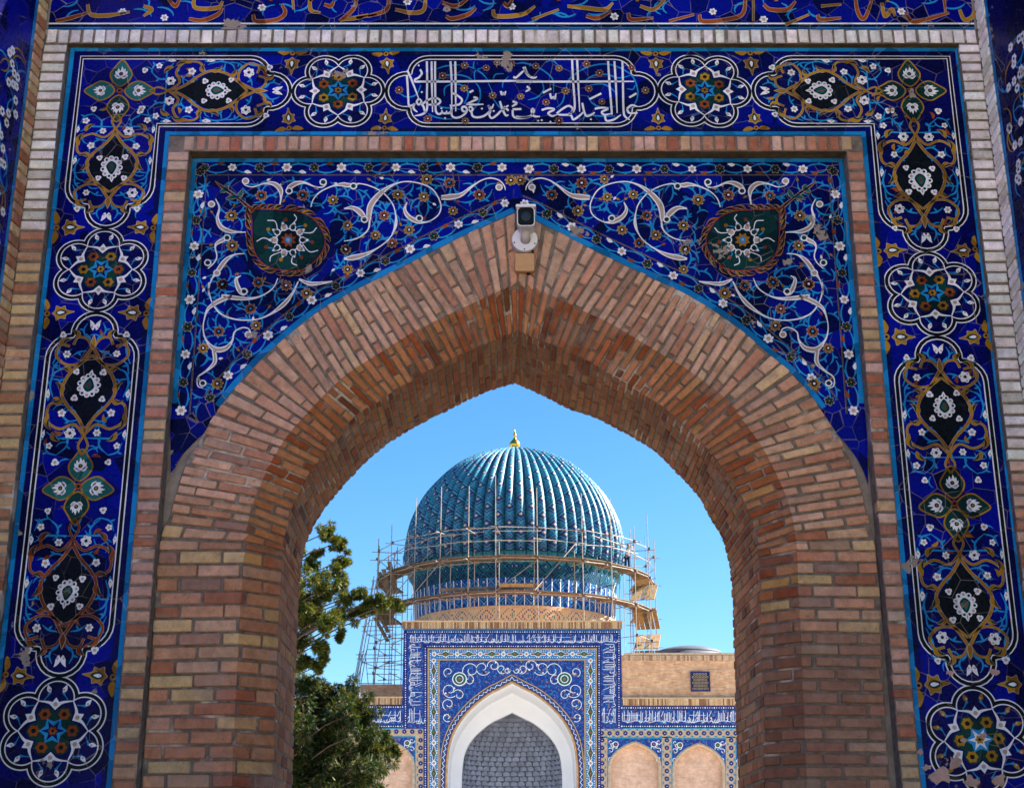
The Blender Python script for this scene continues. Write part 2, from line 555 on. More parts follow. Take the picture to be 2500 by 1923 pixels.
def brick_on(mb, surf, s0, s1, t0, t1, lift, tint, cuts=(), bev=0.006, r=None, jit=0.004, tint2=None, w1=None):
    """one rounded brick on a curved bed; surf(s, t, lift) gives points"""
    r = r or rng
    cc = [c for c in cuts if s0 + 2*bev < c < s1 - 2*bev]
    if tint2 is not None: cc = [q for c in cc for q in (c - 0.0006, c + 0.0006)]
    ss = [s0, s0 + bev] + cc + [s1 - bev, s1]
    tt = [t0, t0 + bev, t1 - bev, t1]
    js = [r.uniform(-jit, jit) for _ in range(4)]
    tl = r.uniform(-0.003, 0.003)
    idx = []
    for a, s in enumerate(ss):
        col = []
        for b_, t in enumerate(tt):
            edge = a in (0, len(ss)-1) or b_ in (0, 3)
            corner = a in (0, len(ss)-1) and b_ in (0, 3)
            l = lift - (bev * 0.9 if edge else 0) - (bev * 0.8 if corner else 0)
            l += tl * ((s - s0) / (s1 - s0) - 0.5)
            so = s + (js[0] if a < 2 else js[1] if a >= len(ss) - 2 else 0)
            to = t + (js[2] if b_ < 2 else js[3]) * 0.6
            if corner:
                so += bev * 0.5 * (1 if a == 0 else -1)
                to += bev * 0.5 * (1 if b_ == 0 else -1)
            col.append(mb.vert(surf(so, to, l), tint if tint2 is None or s < w1 else tint2))
        idx.append(col)
    na = len(ss)
    for a in range(na - 1):
        for b_ in range(3):
            mb.face((idx[a][b_], idx[a+1][b_], idx[a+1][b_+1], idx[a][b_+1]))
    ring = [(a, 0) for a in range(na)] + [(na-1, b_) for b_ in (1, 2, 3)] + [(a, 3) for a in range(na-2, -1, -1)] + [(0, 2), (0, 1)]
    low = []
    for a, b_ in ring:
        low.append(mb.vert(surf(ss[a], tt[b_], -0.012), tint if tint2 is None or ss[a] < w1 else tint2))
    for k in range(len(ring)):
        k2 = (k + 1) % len(ring)
        A, B = ring[k], ring[k2]
        mb.face((idx[A[0]][A[1]], low[k], low[k2], idx[B[0]][B[1]]))

# ---- arch: mortar bed, bricks of the face and bevel one by one, the soffit's bricks joined
arch = pempty('arch')
soffit = MB()
bed = MB()
face_bricks = []
T_MIN = None
for si, sd in enumerate(SIDES):
    # bed
    n = 90
    rows = []
    tmax = sd.T[-1]
    for k in range(n + 1):
        t = tmax * k / n
        e, c, i, r_ = sd.row(t)
        rows.append([bed.vert(q) for q in (e, c, i, r_)])
    for a, b_ in zip(rows[:-1], rows[1:]):
        for j in range(3):
            q = (a[j], a[j+1], b_[j+1], b_[j])
            bed.face(q if si == 0 else q[::-1])
    # courses
    t = t_start = sd.C.at_z(W(570, 1960, Y0).z)
    k = 0
    tj = sd.C.at_z(W(597, 1345, Y0).z)
    nJ = int((tj - t) / (0.0785 if si == 0 else 0.0675)); nA = int((tmax - tj) / 0.0565); nC = nJ + nA
    while k < nC:
        H = (tj - t_start) / nJ if k < nJ else (tmax - tj) / nA
        w1, w2, w3 = sd.widths(t + H/2)
        ta, tb = t + 0.0075, t + H - 0.0075
        Lb = 0.262
        tot = w1 + w2
        off = (0.13 if k % 2 else 0.0) + rng.uniform(-0.03, 0.03)
        s = -off
        if si == 0 or True:
            while s < tot - 0.02:
                a, b_ = max(0.004, s + 0.008), min(tot - 0.004, s + Lb - 0.008)
                if tot - (s + Lb) < 0.05: b_ = tot - 0.004
                if b_ - a > 0.035:
                    mid = (t, (a + b_) / 2)
                    cuts = [w1] if a + 0.02 < w1 < b_ - 0.02 else []
                    if a < w1 < b_ and not cuts:
                        if w1 - a < 0.02: a = w1
                        else: b_ = w1
                    face_bricks.append((sd, a, b_, ta, tb, cuts, k, si, w1))
                s += Lb
                if tot - s < 0.05: break
        # soffit
        s = tot - (0.14 if k % 2 else 0.02) - rng.uniform(0, 0.05)
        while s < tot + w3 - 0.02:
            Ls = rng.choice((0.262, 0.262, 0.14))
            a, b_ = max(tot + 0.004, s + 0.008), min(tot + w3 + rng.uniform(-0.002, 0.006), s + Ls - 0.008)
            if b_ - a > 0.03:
                brick_on(soffit, sd.surf, a, b_, ta, tb, 0.006 + rng.uniform(-0.003, 0.003), tuple(x*y for x, y in zip(pick(), (0.55, 0.41, 0.27) if k > 20 else (0.66, 0.56, 0.46))), bev=0.004)  # soffit tint: darker red brick plus painted shade, deepest round the arch
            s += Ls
        t += H; k += 1
# the lowest courses are the ones hardly in view: largest 300 as parts
order = sorted(range(len(face_bricks)), key=lambda j: -(face_bricks[j][2] - face_bricks[j][1]))
solo = set(order[:300])
rest = MB()
for j, (sd, a, b_, ta, tb, cuts, k, si, w1) in enumerate(face_bricks):
    m_ = MB() if j in solo else rest
    t_ = pick() if k > 20 else pick(PAL_J)
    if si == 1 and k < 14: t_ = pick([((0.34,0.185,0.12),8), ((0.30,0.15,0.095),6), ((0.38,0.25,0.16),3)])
    # pale lime bloom on the street face; redder bevel brick with shade tinted in
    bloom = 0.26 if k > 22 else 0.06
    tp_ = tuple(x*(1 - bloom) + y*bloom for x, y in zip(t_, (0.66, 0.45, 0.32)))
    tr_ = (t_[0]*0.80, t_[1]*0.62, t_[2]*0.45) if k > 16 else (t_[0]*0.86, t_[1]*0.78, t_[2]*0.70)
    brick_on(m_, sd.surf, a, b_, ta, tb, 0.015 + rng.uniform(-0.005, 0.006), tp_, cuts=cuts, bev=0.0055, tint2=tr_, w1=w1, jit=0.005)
    if j in solo:
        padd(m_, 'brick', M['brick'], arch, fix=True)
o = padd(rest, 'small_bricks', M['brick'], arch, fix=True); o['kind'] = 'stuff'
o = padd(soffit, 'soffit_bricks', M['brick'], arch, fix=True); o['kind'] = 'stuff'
padd(bed, 'mortar_bed', M['mortar'], arch)
print('arch bricks', len(face_bricks))

# ---- frame lines in the world
ZT_OUT = W(1250, 117, YB).z      # top of the tile band
ZT_IN = W(1250, 331, YB).z       # its lower edge
XOL = (W(173, 119, YB).x + W(78, 970, YB).x + W(29, 1279, YB).x) / 3
XIL = (W(412, 331, YB).x + W(338, 1233, YB).x + W(271, 1923, YB).x) / 3
XOR = (W(2342, 136, YB).x + W(2408, 661, YB).x + W(2470, 1197, YB).x) / 3
XIR = (W(2107, 338, YB).x + W(2164, 990, YB).x + W(2217, 1644, YB).x) / 3
# inner brick frame
FXL0 = XIL; FXL1 = (W(453, 400, YP).x + W(348, 1770, YP).x) / 2
FXR1 = XIR; FXR0 = (W(2076, 400, YP).x + W(2178, 1700, YP).x) / 2
FZ0 = (W(1250, 367, YP).z); FZ1 = W(1250, 331, YP).z
# outer brick frame
OXL1 = (W(161, 124, YW).x + W(111, 536, YW).x) / 2; OXL0 = (W(105, 124, YW).x + W(49, 536, YW).x) / 2
OXR0 = (W(2350, 124, YW).x + W(2403, 661, YW).x) / 2; OXR1 = (W(2391, 124, YW).x + W(2457, 661, YW).x) / 2 + 0.01
OZ0 = W(1250, 104, YW).z; OZ1 = W(1250, 71, YW).z
print('frame', XOL, XIL, XIR, XOR, 'pink', FXL0, FXL1, FXR0, FXR1, FZ0, FZ1, 'white', OXL0, OXL1, OXR0, OXR1, OZ0, OZ1, 'band', ZT_IN, ZT_OUT)
ZTOP = OZ1 + 1.15

# ---- wall behind everything: a solid slab with the arch cut out (front strip by strip, real thickness)
wall = MB()
XB = 9.0
def wall_plane(y, e_curves, flip):
    # outside the opening: left block, right block, above
    for si, sd in enumerate(SIDES):
        sg = -1 if si == 0 else 1
        cv = sd.E if y < Y1 else sd.R
        ps = cv.pts
        for a, b_ in zip(ps[:-1], ps[1:]):
            wall.quad((a.x, y, a.z), (b_.x, y, b_.z), (sg*XB, y, b_.z), (sg*XB, y, a.z))
    za = SIDES[0].E.pts[-1].z if y < Y1 else SIDES[0].R.pts[-1].z
    wall.quad((-XB, y, za), (XB, y, za), (XB, y, ZTOP + 1.2), (-XB, y, ZTOP + 1.2))
wall_plane(Y0 + 0.03, None, False)
wall_plane(Y2, None, True)
zt = ZTOP + 1.2
wall.quad((-XB, Y0+0.03, zt), (XB, Y0+0.03, zt), (XB, Y2, zt), (-XB, Y2, zt))
for sx in (-XB, XB):
    wall.quad((sx, Y0+0.03, 0), (sx, Y2, 0), (sx, Y2, zt), (sx, Y0+0.03, zt))
padd(wall, 'wall', M['plaster'])
# splayed walls added behind the arch, unseen, to keep sun off its jamb
for s in (-1, 1):
    m_ = MB()
    xr0 = abs(SIDES[0 if s < 0 else 1].R.pts[0].x) + 0.16
    pl = [(s*xr0, Y2 + 0.003), (s*(xr0 + 0.62), Y2 + 3.2), (s*(xr0 + 1.5), Y2 + 3.2), (s*(xr0 + 1.5), Y2 + 0.003)]
    lo_ = [m_.vert((x, y, 0)) for x, y in pl]; hi_ = [m_.vert((x, y, 7.6)) for x, y in pl]
    for k in range(4): m_.face((lo_[k], lo_[(k+1)%4], hi_[(k+1)%4], hi_[k]))
    m_.face(hi_)
    padd(m_, 'added_sun_screen', M['plaster'])

# ---- brick frames
def box_brick(mb, c, hx, hy, hz, tint, bev=0.007, r=None):
    """rounded brick, half sizes hx, hy, hz, front face towards -Y"""
    r = r or rng
    j = lambda a=0.004: r.uniform(-a, a)
    x0, x1, z0, z1 = -hx + j(), hx + j(), -hz + j(0.003), hz + j(0.003)
    y0 = -hy + j(0.003)
    V = []
    for (x, z) in ((x0, z0), (x1, z0), (x1, z1), (x0, z1)):
        V.append(mb.vert(Vector(c) + Vector((x*0.985, hy, z*0.985)), tint))
    for (x, z) in ((x0, z0), (x1, z0), (x1, z1), (x0, z1)):
        V.append(mb.vert(Vector(c) + Vector((x + j(0.002), y0 + bev, z + j(0.002))), tint))
    for (x, z, sx, sz) in ((x0, z0, 1, 1), (x1, z0, -1, 1), (x1, z1, -1, -1), (x0, z1, 1, -1)):
        V.append(mb.vert(Vector(c) + Vector((x + bev*sx, y0, z + bev*sz)), tint))
    for lv in (0, 4):
        for k in range(4):
            k2 = (k + 1) % 4
            mb.face((V[lv+k], V[lv+k2], V[lv+4+k2], V[lv+4+k]))
    mb.face((V[8], V[9], V[10], V[11]))

WHITE = [((0.72,0.70,0.68),6), ((0.80,0.78,0.76),6), ((0.60,0.57,0.53),2)]
YEL = [((0.55,0.39,0.21),6), ((0.50,0.30,0.18),5), ((0.40,0.19,0.11),3), ((0.34,0.13,0.07),1.2)]
PINK = [((0.54,0.32,0.235),7), ((0.47,0.22,0.14),5), ((0.60,0.40,0.31),4), ((0.38,0.145,0.085),3), ((0.55,0.38,0.21),1.3)]
of = pempty('outer_brick_frame'); inf = pempty('inner_brick_frame')
YWB = YB - 0.003
# mortar cores
def core(x0, x1, z0, z1, yf, yb, par, name='mortar_core', mat='mortar'):
    m_ = MB(); m_.box((x0, yf, z0), (x1, yb, z1)); return padd(m_, name, M[mat], par)
zlow = 0.0
m_ = MB()
m_.box((OXL0, YW+0.010, OZ0), (OXR1, YB+0.02, OZ1))
m_.box((OXL0, YW+0.010, 0), (OXL1, YB+0.02, OZ0)); m_.box((OXR0, YW+0.010, 0), (OXR1, YB+0.02, OZ0))
padd(m_, 'mortar_core', M['mortar'], of)
m_ = MB()
m_.box((FXL0+0.002, YP+0.010, FZ0), (FXR1-0.002, Y0+0.035, FZ1))
m_.box((FXL0+0.002, YP+0.010, 0), (FXL1, Y0+0.035, FZ0)); m_.box((FXR0, YP+0.010, 0), (FXR1-0.002, Y0+0.035, FZ0))
padd(m_, 'mortar_core', M['mortar'], inf)
# soot, moss and painted shade on the undersides of both frames
m_ = MB(); m_.box((OXL1, YW + 0.012, OZ0 - 0.004), (OXR0, YB + 0.018, OZ0 - 0.0005)); padd(m_, 'moss_and_shade_strip', M['moss_shade'], of)
m_ = MB(); m_.box((FXL1, YP + 0.012, FZ0 - 0.004), (FXR0, Y0 + 0.030, FZ0 - 0.0005)); padd(m_, 'moss_and_shade_strip', M['moss_shade'], inf)
# top rows: bricks on edge
def top_row(x0, x1, z0, z1, y, n, pal, par, name, gap, depth):
    wbr = (x1 - x0) / n
    for k in range(n):
        m_ = MB()
        c = (x0 + (k + 0.5) * wbr, y + depth/2, (z0 + z1)/2)
        box_brick(m_, c, wbr/2 - gap/2, depth/2, (z1 - z0)/2 - 0.004, pick(pal))
        padd(m_, name, M['brick'], par, fix=True)
top_row(OXL0 + 0.01, OXR1 - 0.01, OZ0, OZ1, YW, 78, WHITE, of, 'border_brick', 0.017, 0.045)
top_row(FXL1 - 0.04, FXR0 + 0.04, FZ0, FZ1, YP, 58, PINK, inf, 'frame_brick', 0.013, 0.10)
def column(x0, x1, ztop, zbot, y, pitch, palf, par, name, gap, depth):
    n = int((ztop - zbot) / pitch)
    for k in range(n):
        z = ztop - (k + 0.5) * pitch
        m_ = MB()
        box_brick(m_, ((x0+x1)/2, y + depth/2, z), (x1-x0)/2 - 0.003, depth/2, pitch/2 - gap/2, palf(z))
        padd(m_, name, M['brick'], par, fix=True)
zw_l = W(80, 565, YW).z; zw_r = W(2460, 1118, YW).z
column(OXL0, OXL1, OZ0 - 0.004, W(40, 1700, YW).z, YW, 0.0735, lambda z: pick(WHITE if z > zw_l else YEL), of, 'border_brick', 0.018, 0.045)
column(OXR0, OXR1, OZ0 - 0.004, W(2470, 1500, YW).z, YW, 0.0735, lambda z: pick(WHITE if z > zw_r else PINK), of, 'border_brick', 0.018, 0.045)
zb = W(300, 1945, YP).z
column(FXL0 + 0.003, FXL1, FZ0, zb, YP, 0.0745, lambda z: pick(PINK if z > 2.9 else YEL), inf, 'frame_brick', 0.016, 0.10)
column(FXR0, FXR1 - 0.003, FZ0, zb, YP, 0.0745, lambda z: pick(PINK if z > 2.3 else YEL), inf, 'frame_brick', 0.016, 0.10)

# ---- base sheets of the tilework
def sheet(pts, y, name, mat, par):
    m_ = MB(); m_.poly([(p[0], y, p[1]) for p in pts]); return padd(m_, name, M[mat], par)
band = pempty('tile_band')
bb = MB()
for (x0, x1, z0, z1) in ((XOL, XIL, 0, ZT_IN), (XIR, XOR, 0, ZT_IN), (XOL, XOR, ZT_IN, ZT_OUT)):
    bb.quad((x0, YB, z0), (x1, YB, z0), (x1, YB, z1), (x0, YB, z1))
padd(bb, 'blue_field', M['blue'], band)
# solid backing so that the band has a body
bk = MB()
for (x0, x1, z0, z1) in ((XOL, XIL, 0, ZT_IN), (XIR, XOR, 0, ZT_IN), (XOL, XOR, ZT_IN, ZT_OUT)):
    bk.box((x0+0.001, YB+0.002, z0), (x1-0.001, Y0+0.028, z1-0.001))
padd(bk, 'backing', M['plaster'], band)
frieze = pempty('inscription_frieze')
fb = MB(); fb.quad((OXL0 + 0.02, YW + 0.004, OZ1), (OXR1 - 0.02, YW + 0.004, OZ1), (OXR1 - 0.02, YW + 0.004, ZTOP), (OXL0 + 0.02, YW + 0.004, ZTOP))
padd(fb, 'blue_field', M['blue'], frieze)
fb = MB(); fb.box((OXL0, YW + 0.006, OZ1 + 0.001), (OXR1, Y0 + 0.028, ZTOP)); padd(fb, 'backing', M['plaster'], frieze)
# spandrels
SPX0 = FXL1 - 0.01; SPX1 = FXR0 + 0.01; SPZ1 = FZ0 + 0.01
spand = []
for si, sd in enumerate(SIDES):
    ztip = (W(417, 1172, Y0) if si == 0 else W(2120, 1186, Y0)).z
    pts = [p for p in sd.E.pts if p.z >= ztip]
    e = pempty('spandrel_panel'); spand.append(e)
    m_ = MB()
    xs = SPX0 if si == 0 else SPX1
    tip = W(417, 1172, Y0) if si == 0 else W(2120, 1186, Y0)
    zf = W(440, 990, Y0).z
    def edges(p):
        if p.z >= zf: return xs, p.x
        f = (p.z - tip.z) / (zf - tip.z)
        g = min(1.0, f*1.6)
        return tip.x + (xs - tip.x)*f, tip.x + (p.x - tip.x)*g
    prev = None
    for p in pts:
        # plaster strip beside the arch foot narrows upwards
        lim = AXX if p.x == AXX else None
        if prev is not None:
            (a0, a1), (b0, b1) = edges(prev), edges(p)
            m_.quad((a0, Y0 + 0.001, prev.z), (a1, Y0 + 0.001, prev.z), (b1, Y0 + 0.001, p.z), (b0, Y0 + 0.001, p.z))
        prev = p
    m_.quad((xs, Y0 + 0.001, prev.z), (prev.x, Y0 + 0.001, prev.z), (prev.x, Y0 + 0.001, SPZ1), (xs, Y0 + 0.001, SPZ1))
    padd(m_, 'blue_field', M['blue'], e)
# ------------------------------------------------------------------ tile ornament engine
TMK = ['blue', 'navy', 'turq', 'sky', 'white', 'black', 'green', 'teal', 'ochre', 'rust', 'tan']
TM = [M[k] for k in TMK]
TI = {k: i for i, k in enumerate(TMK)}
LAY = 0.0012

class Orn:
    """flat cut-tile shapes laid in thin courses; tf(x, y, lift) -> world or local point"""
    def __init__(self, tf): self.tf = tf; self.mb = MB()
    def fill(self, pts, col, lay):
        P = [self.tf(x, y, lay * LAY) for x, y in pts]
        tri = tessellate_polygon([[Vector((p[0], p[1], 0)) for p in pts]])
        use = sorted({k for t in tri for k in t})
        i = {k: self.mb.vert(P[k]) for k in use}
        for t in tri: self.mb.face([i[k] for k in t], TI[col])
        return self
    def blob(self, pts, col, lay, n=4): return self.fill(catmull(pts, n, True), col, lay)
    def disc(self, c, r, col, lay, n=12, sy=1.0):
        return self.fill([(c[0] + r*math.cos(2*math.pi*k/n), c[1] + r*sy*math.sin(2*math.pi*k/n)) for k in range(n)], col, lay)
    def ribbon(self, pts, w, col, lay, n=6, closed=False):
        if isinstance(w, (int, float)): w = [w] * len(pts)
        full = catmull([(p[0], p[1], ww) for p, ww in zip(pts, w)], n, closed) if n > 1 else [(p[0], p[1], ww) for p, ww in zip(pts, w)]
        m = len(full); L = []; Rr = []
        for k in range(m):
            a = full[(k-1) % m] if closed else full[max(k-1, 0)]
            b = full[(k+1) % m] if closed else full[min(k+1, m-1)]
            dx, dy = b[0]-a[0], b[1]-a[1]
            d = math.hypot(dx, dy) or 1e-9
            nx, ny = -dy/d, dx/d
            h = max(0.0, full[k][2]) / 2
            L.append(self.mb.vert(self.tf(full[k][0]+nx*h, full[k][1]+ny*h, lay*LAY)))
            Rr.append(self.mb.vert(self.tf(full[k][0]-nx*h, full[k][1]-ny*h, lay*LAY)))
        for k in range(m if closed else m-1):
            k2 = (k+1) % m
            self.mb.face((Rr[k], Rr[k2], L[k2], L[k]), TI[col])
        return self
    def leaf(self, a, b, w, col, lay, bend=0.0, n=4):
        """pointed leaf from a to b"""
        dx, dy = b[0]-a[0], b[1]-a[1]; L = math.hypot(dx, dy); nx, ny = -dy/L, dx/L
        pts = []
        for f, k in ((0, 0.25), (0.35, 1.0), (0.7, 0.62), (1, 0.02)):
            o = bend * math.sin(f * math.pi) * L
            pts.append((a[0]+dx*f+nx*o, a[1]+dy*f+ny*o, w*k))
        return self.ribbon([(p[0], p[1]) for p in pts], [p[2] for p in pts], col, lay, n)
    def put(self, name, parent):
        return padd(self.mb, name, TM, parent)

def loc_tf(x, y, l): return Vector((x, -l, y))
def px_tf(Y):
    return lambda u, v, l: W(u, v, Y) + Vector((0, -l, 0))
def pl_tf(Y):
    return lambda x, z, l: Vector((x, Y - l, z))

def petal_flower(n, r, cols, inner=0.45, rot=0.0, pet=0.55, outline=True, lay=4):
    """cols: petals, heart, dot"""
    o = Orn(loc_tf)
    def star(k):
        pts = []
        for i in range(n):
            a = rot + 2*math.pi*i/n
            for da, rr in ((-0.32, 0.86), (0.0, 1.0), (0.32, 0.86), (0.5, 0.60)):
                aa = a + da * 2*math.pi/n
                pts.append((rr*k*math.cos(aa), rr*k*math.sin(aa)))
        return pts
    if outline: o.fill(star(r*1.13), 'tan' if cols[0] != 'white' else 'tan', lay)
    o.fill(star(r), cols[0], lay+1)
    if cols[1]: o.disc((0, 0), r*inner, cols[1], lay+2, 8)
    if len(cols) > 2 and cols[2]: o.disc((0, 0), r*inner*0.45, cols[2], lay+3, 6)
    return o.mb.mesh('flower', TM)

FL = {}
FL['white'] = petal_flower(6, 0.034, ('white', 'tan'), 0.42, outline=False)
FL['dark'] = petal_flower(6, 0.031, ('green', 'black', 'ochre'), 0.4)
FL['rust'] = petal_flower(8, 0.036, ('rust', 'black', 'white'), 0.5)
FL['rustb'] = petal_flower(8, 0.038, ('rust', 'black', 'sky'), 0.55)
FL['ochre'] = petal_flower(8, 0.036, ('ochre', 'black', 'white'), 0.5)
FL['ochre6'] = petal_flower(6, 0.038, ('ochre', 'black'), 0.42)
FL['tre'] = petal_flower(3, 0.032, ('white', 'tan'), 0.38, rot=math.pi/2, outline=False)
FL['five'] = petal_flower(5, 0.033, ('white', 'tan'), 0.40, rot=math.pi/2, outline=False)
def six_flower():
    o = Orn(loc_tf)
    o.disc((0, 0), 0.040, 'white', 4, 18)
    for k in range(6):
        a = math.pi/3*k
        c = (0.034*math.cos(a), 0.034*math.sin(a))
        o.disc(c, 0.0155, 'white', 5, 9); o.disc(c, 0.0085, 'tan' if k % 2 else 'white', 6, 7)
    st = []
    for k in range(12):
        a = math.pi/6*k; rr = 0.020 if k % 2 else 0.010
        st.append((rr*math.cos(a), rr*math.sin(a)))
    o.fill(st, 'black', 7)
    return o.mb.mesh('flower', TM)
FL['six'] = six_flower()
def lily():
    o = Orn(loc_tf)
    for a, L in ((-70, .05), (-40, .065), (40, .065), (70, .05), (-18, .075), (18, .075), (0, .085)):
        t = R(90 + a)
        o.leaf((0, -0.03), (L*1.15*math.cos(t), -0.03 + L*1.15*math.sin(t)), 0.036, 'white', 5 if abs(a) > 30 else 6, 0.06 if a > 0 else -0.06)
    o.disc((0, 0.0), 0.018, 'green', 7, 8); o.disc((0, 0), 0.008, 'ochre', 8, 6)
    return o.mb.mesh('lily', TM)
FL['lily'] = lily()
def bud():
    o = Orn(loc_tf)
    o.leaf((0, -0.028), (0.004, 0.036), 0.030, 'white', 5, 0.06); o.disc((0, -0.006), 0.007, 'tan', 6, 6)
    o.blob([(0, -0.05), (0.012, -0.026), (0.004, -0.020), (-0.004, -0.020), (-0.012, -0.026)], 'sky', 4)
    return o.mb.mesh('bud', TM)
FL['bud'] = bud()
def medallion():
    o = Orn(loc_tf)
    pts = []
    for k in range(24):
        a = 2*math.pi*k/24 + math.pi/2
        r = 0.062 + (0.020 * max(0, math.sin(a))**6)
        pts.append((r*0.92*math.cos(a), r*1.08*math.sin(a)))
    o.fill(pts, 'white', 6)
    for k in range(11):
        a = math.pi/2 + 2*math.pi*(k+0.5)/11
        c = (0.066*math.cos(a), 0.075*math.sin(a))
        o.disc(c, 0.021, 'white', 6.5, 9); o.disc(c, 0.011, 'tan' if k % 2 else 'green', 7.5, 7)
    o.leaf((0, 0.06), (0, 0.125), 0.036, 'white', 7); o.leaf((0, 0.075), (0, 0.11), 0.014, 'tan', 8)
    o.blob([(0, -0.05), (0.038, -0.018), (0.03, 0.022), (0, 0.062), (-0.03, 0.022), (-0.038, -0.018)], 'green', 8)
    o.blob([(0, -0.036), (0.026, -0.012), (0.02, 0.014), (0, 0.042), (-0.02, 0.014), (-0.026, -0.012)], 'teal', 9)
    o.blob([(0, -0.018), (0.011, -0.004), (0, 0.024), (-0.011, -0.004)], 'rust', 10)
    return o.mb.mesh('medallion', TM)
FL['medallion'] = medallion()
def palmette():
    o = Orn(loc_tf)
    o.blob([(0, 0.098), (0.018, 0.045), (0.048, 0.035), (0.040, 0.006), (0.054, -0.022), (0.022, -0.030), (0, -0.048), (-0.022, -0.030), (-0.054, -0.022), (-0.040, 0.006), (-0.048, 0.035), (-0.018, 0.045)], 'tan', 3)
    o.blob([(0, 0.092), (0.016, 0.042), (0.044, 0.032), (0.036, 0.006), (0.050, -0.020), (0.020, -0.027), (0, -0.044), (-0.020, -0.027), (-0.050, -0.020), (-0.036, 0.006), (-0.044, 0.032), (-0.016, 0.042)], 'ochre', 4)
    o.blob([(0, 0.05), (0.022, 0.006), (0, -0.026), (-0.022, 0.006)], 'green', 5)
    o.blob([(0, 0.032), (0.011, 0.002), (0, -0.016), (-0.011, 0.002)], 'white', 6)
    for sx in (-1, 1):
        o.blob([(sx*0.02, -0.085), (sx*0.055, -0.062), (sx*0.10, -0.082), (sx*0.105, -0.10), (sx*0.05, -0.10)], 'ochre', 4)
    o.disc((0, -0.08), 0.020, 'ochre', 4, 9); o.disc((0, -0.08), 0.009, 'black', 5, 7)
    return o.mb.mesh('palmette', TM)
FL['palmette'] = palmette()

def union_outline(a, b, rot, n=22):
    """outline of six circles of radius b centred on a circle of radius a"""
    pts = []
    h = a * math.sin(math.pi/6)
    dcc = a * math.cos(math.pi/6) + math.sqrt(max(1e-9, b*b - h*h))
    for k in range(6):
        c = (a*math.cos(rot + k*math.pi/3), a*math.sin(rot + k*math.pi/3))
        j0 = (dcc*math.cos(rot + k*math.pi/3 - math.pi/6), dcc*math.sin(rot + k*math.pi/3 - math.pi/6))
        a0 = math.atan2(j0[1]-c[1], j0[0]-c[0]); half = (rot + k*math.pi/3) - a0
        while half < 0: half += 2*math.pi
        while half > 2*math.pi: half -= 2*math.pi
        for q in range(n):
            t = a0 + 2*half*q/n
            pts.append((c[0]+b*math.cos(t), c[1]+b*math.sin(t)))
    return pts
def rosette(rot, warm=False, rust=False):
    o = Orn(loc_tf)
    a = 0.183
    o.fill(union_outline(a, 0.131, rot), 'white', 2); o.fill(union_outline(a, 0.1235, rot), 'black', 3)
    o.fill(union_outline(a, 0.1035, rot), 'white', 4); o.fill(union_outline(a, 0.0965, rot), 'navy', 5)
    # green heart with six ochre flowers
    hp = []
    for k in range(48):
        t = 2*math.pi*k/48
        hp.append(((0.105 + 0.045*abs(math.cos(3*(t - rot - math.pi/6)))) * math.cos(t), (0.105 + 0.045*abs(math.cos(3*(t - rot - math.pi/6)))) * math.sin(t)))
    o.fill(hp, 'green', 6)
    for k in range(6):
        f = rot + k*math.pi/3
        P = lambda r_, d_: (r_*math.cos(f + d_), r_*math.sin(f + d_))
        o.ribbon([P(0.196, -math.pi/6), P(0.168, -0.26), P(0.148, 0), P(0.168, 0.26), P(0.196, math.pi/6)], [0.005, 0.014, 0.022, 0.014, 0.005], 'white', 7, 4)
        o.fill([P(0.118, 0), P(0.150, 0.20), P(0.190, 0), P(0.150, -0.20)], 'white', 8)
        o.disc(P(0.150, 0), 0.013, 'tan', 9, 8)
        for s in (-1, 1):
            o.leaf(P(0.222, s*0.16), P(0.268, s*0.20), 0.026, 'white' if not warm or rust else 'ochre', 7, 0.05*s); o.disc(P(0.236, s*0.17), 0.0075, 'tan', 8, 6)
            o.ribbon([P(0.222, s*0.17), P(0.205, s*0.24), P(0.188, s*0.36)], [0.020, 0.006, 0.006], 'sky', 6.5, 3)
        g = f + math.pi/6
        c = (0.108*math.cos(g), 0.108*math.sin(g))
        st = []
        for q in range(12):
            t = 2*math.pi*q/12 + g; rr = 0.036 if q % 2 == 0 else 0.028
            st.append((c[0]+rr*math.cos(t), c[1]+rr*math.sin(t)))
        o.fill(st, 'rust' if rust else 'ochre' if k % 2 or warm else 'rust', 7); o.disc(c, 0.014, 'black', 8, 8)
    st = []; st2 = []; st3 = []
    for q in range(12):
        t = rot + math.pi/6*q
        st.append(((0.078 if q % 2 else 0.052)*math.cos(t), (0.078 if q % 2 else 0.052)*math.sin(t)))
        st2.append(((0.066 if q % 2 else 0.026)*math.cos(t), (0.066 if q % 2 else 0.026)*math.sin(t)))
        st3.append(((0.028 if q % 2 else 0.019)*math.cos(t), (0.028 if q % 2 else 0.019)*math.sin(t)))
    o.fill(st, 'sky', 8.5); o.fill(st2, 'navy' if not warm or rust else 'white', 9.2); o.fill(st3, 'rust' if rust else 'ochre', 10); o.disc((0, 0), 0.009, 'black', 11, 7)
    return o.mb.mesh('rosette', TM)
FL['ros_h'] = rosette(0.0); FL['ros_v'] = rosette(math.pi/2); FL['ros_w'] = rosette(math.pi/2, True); FL['ros_r'] = rosette(math.pi/2, True, True)

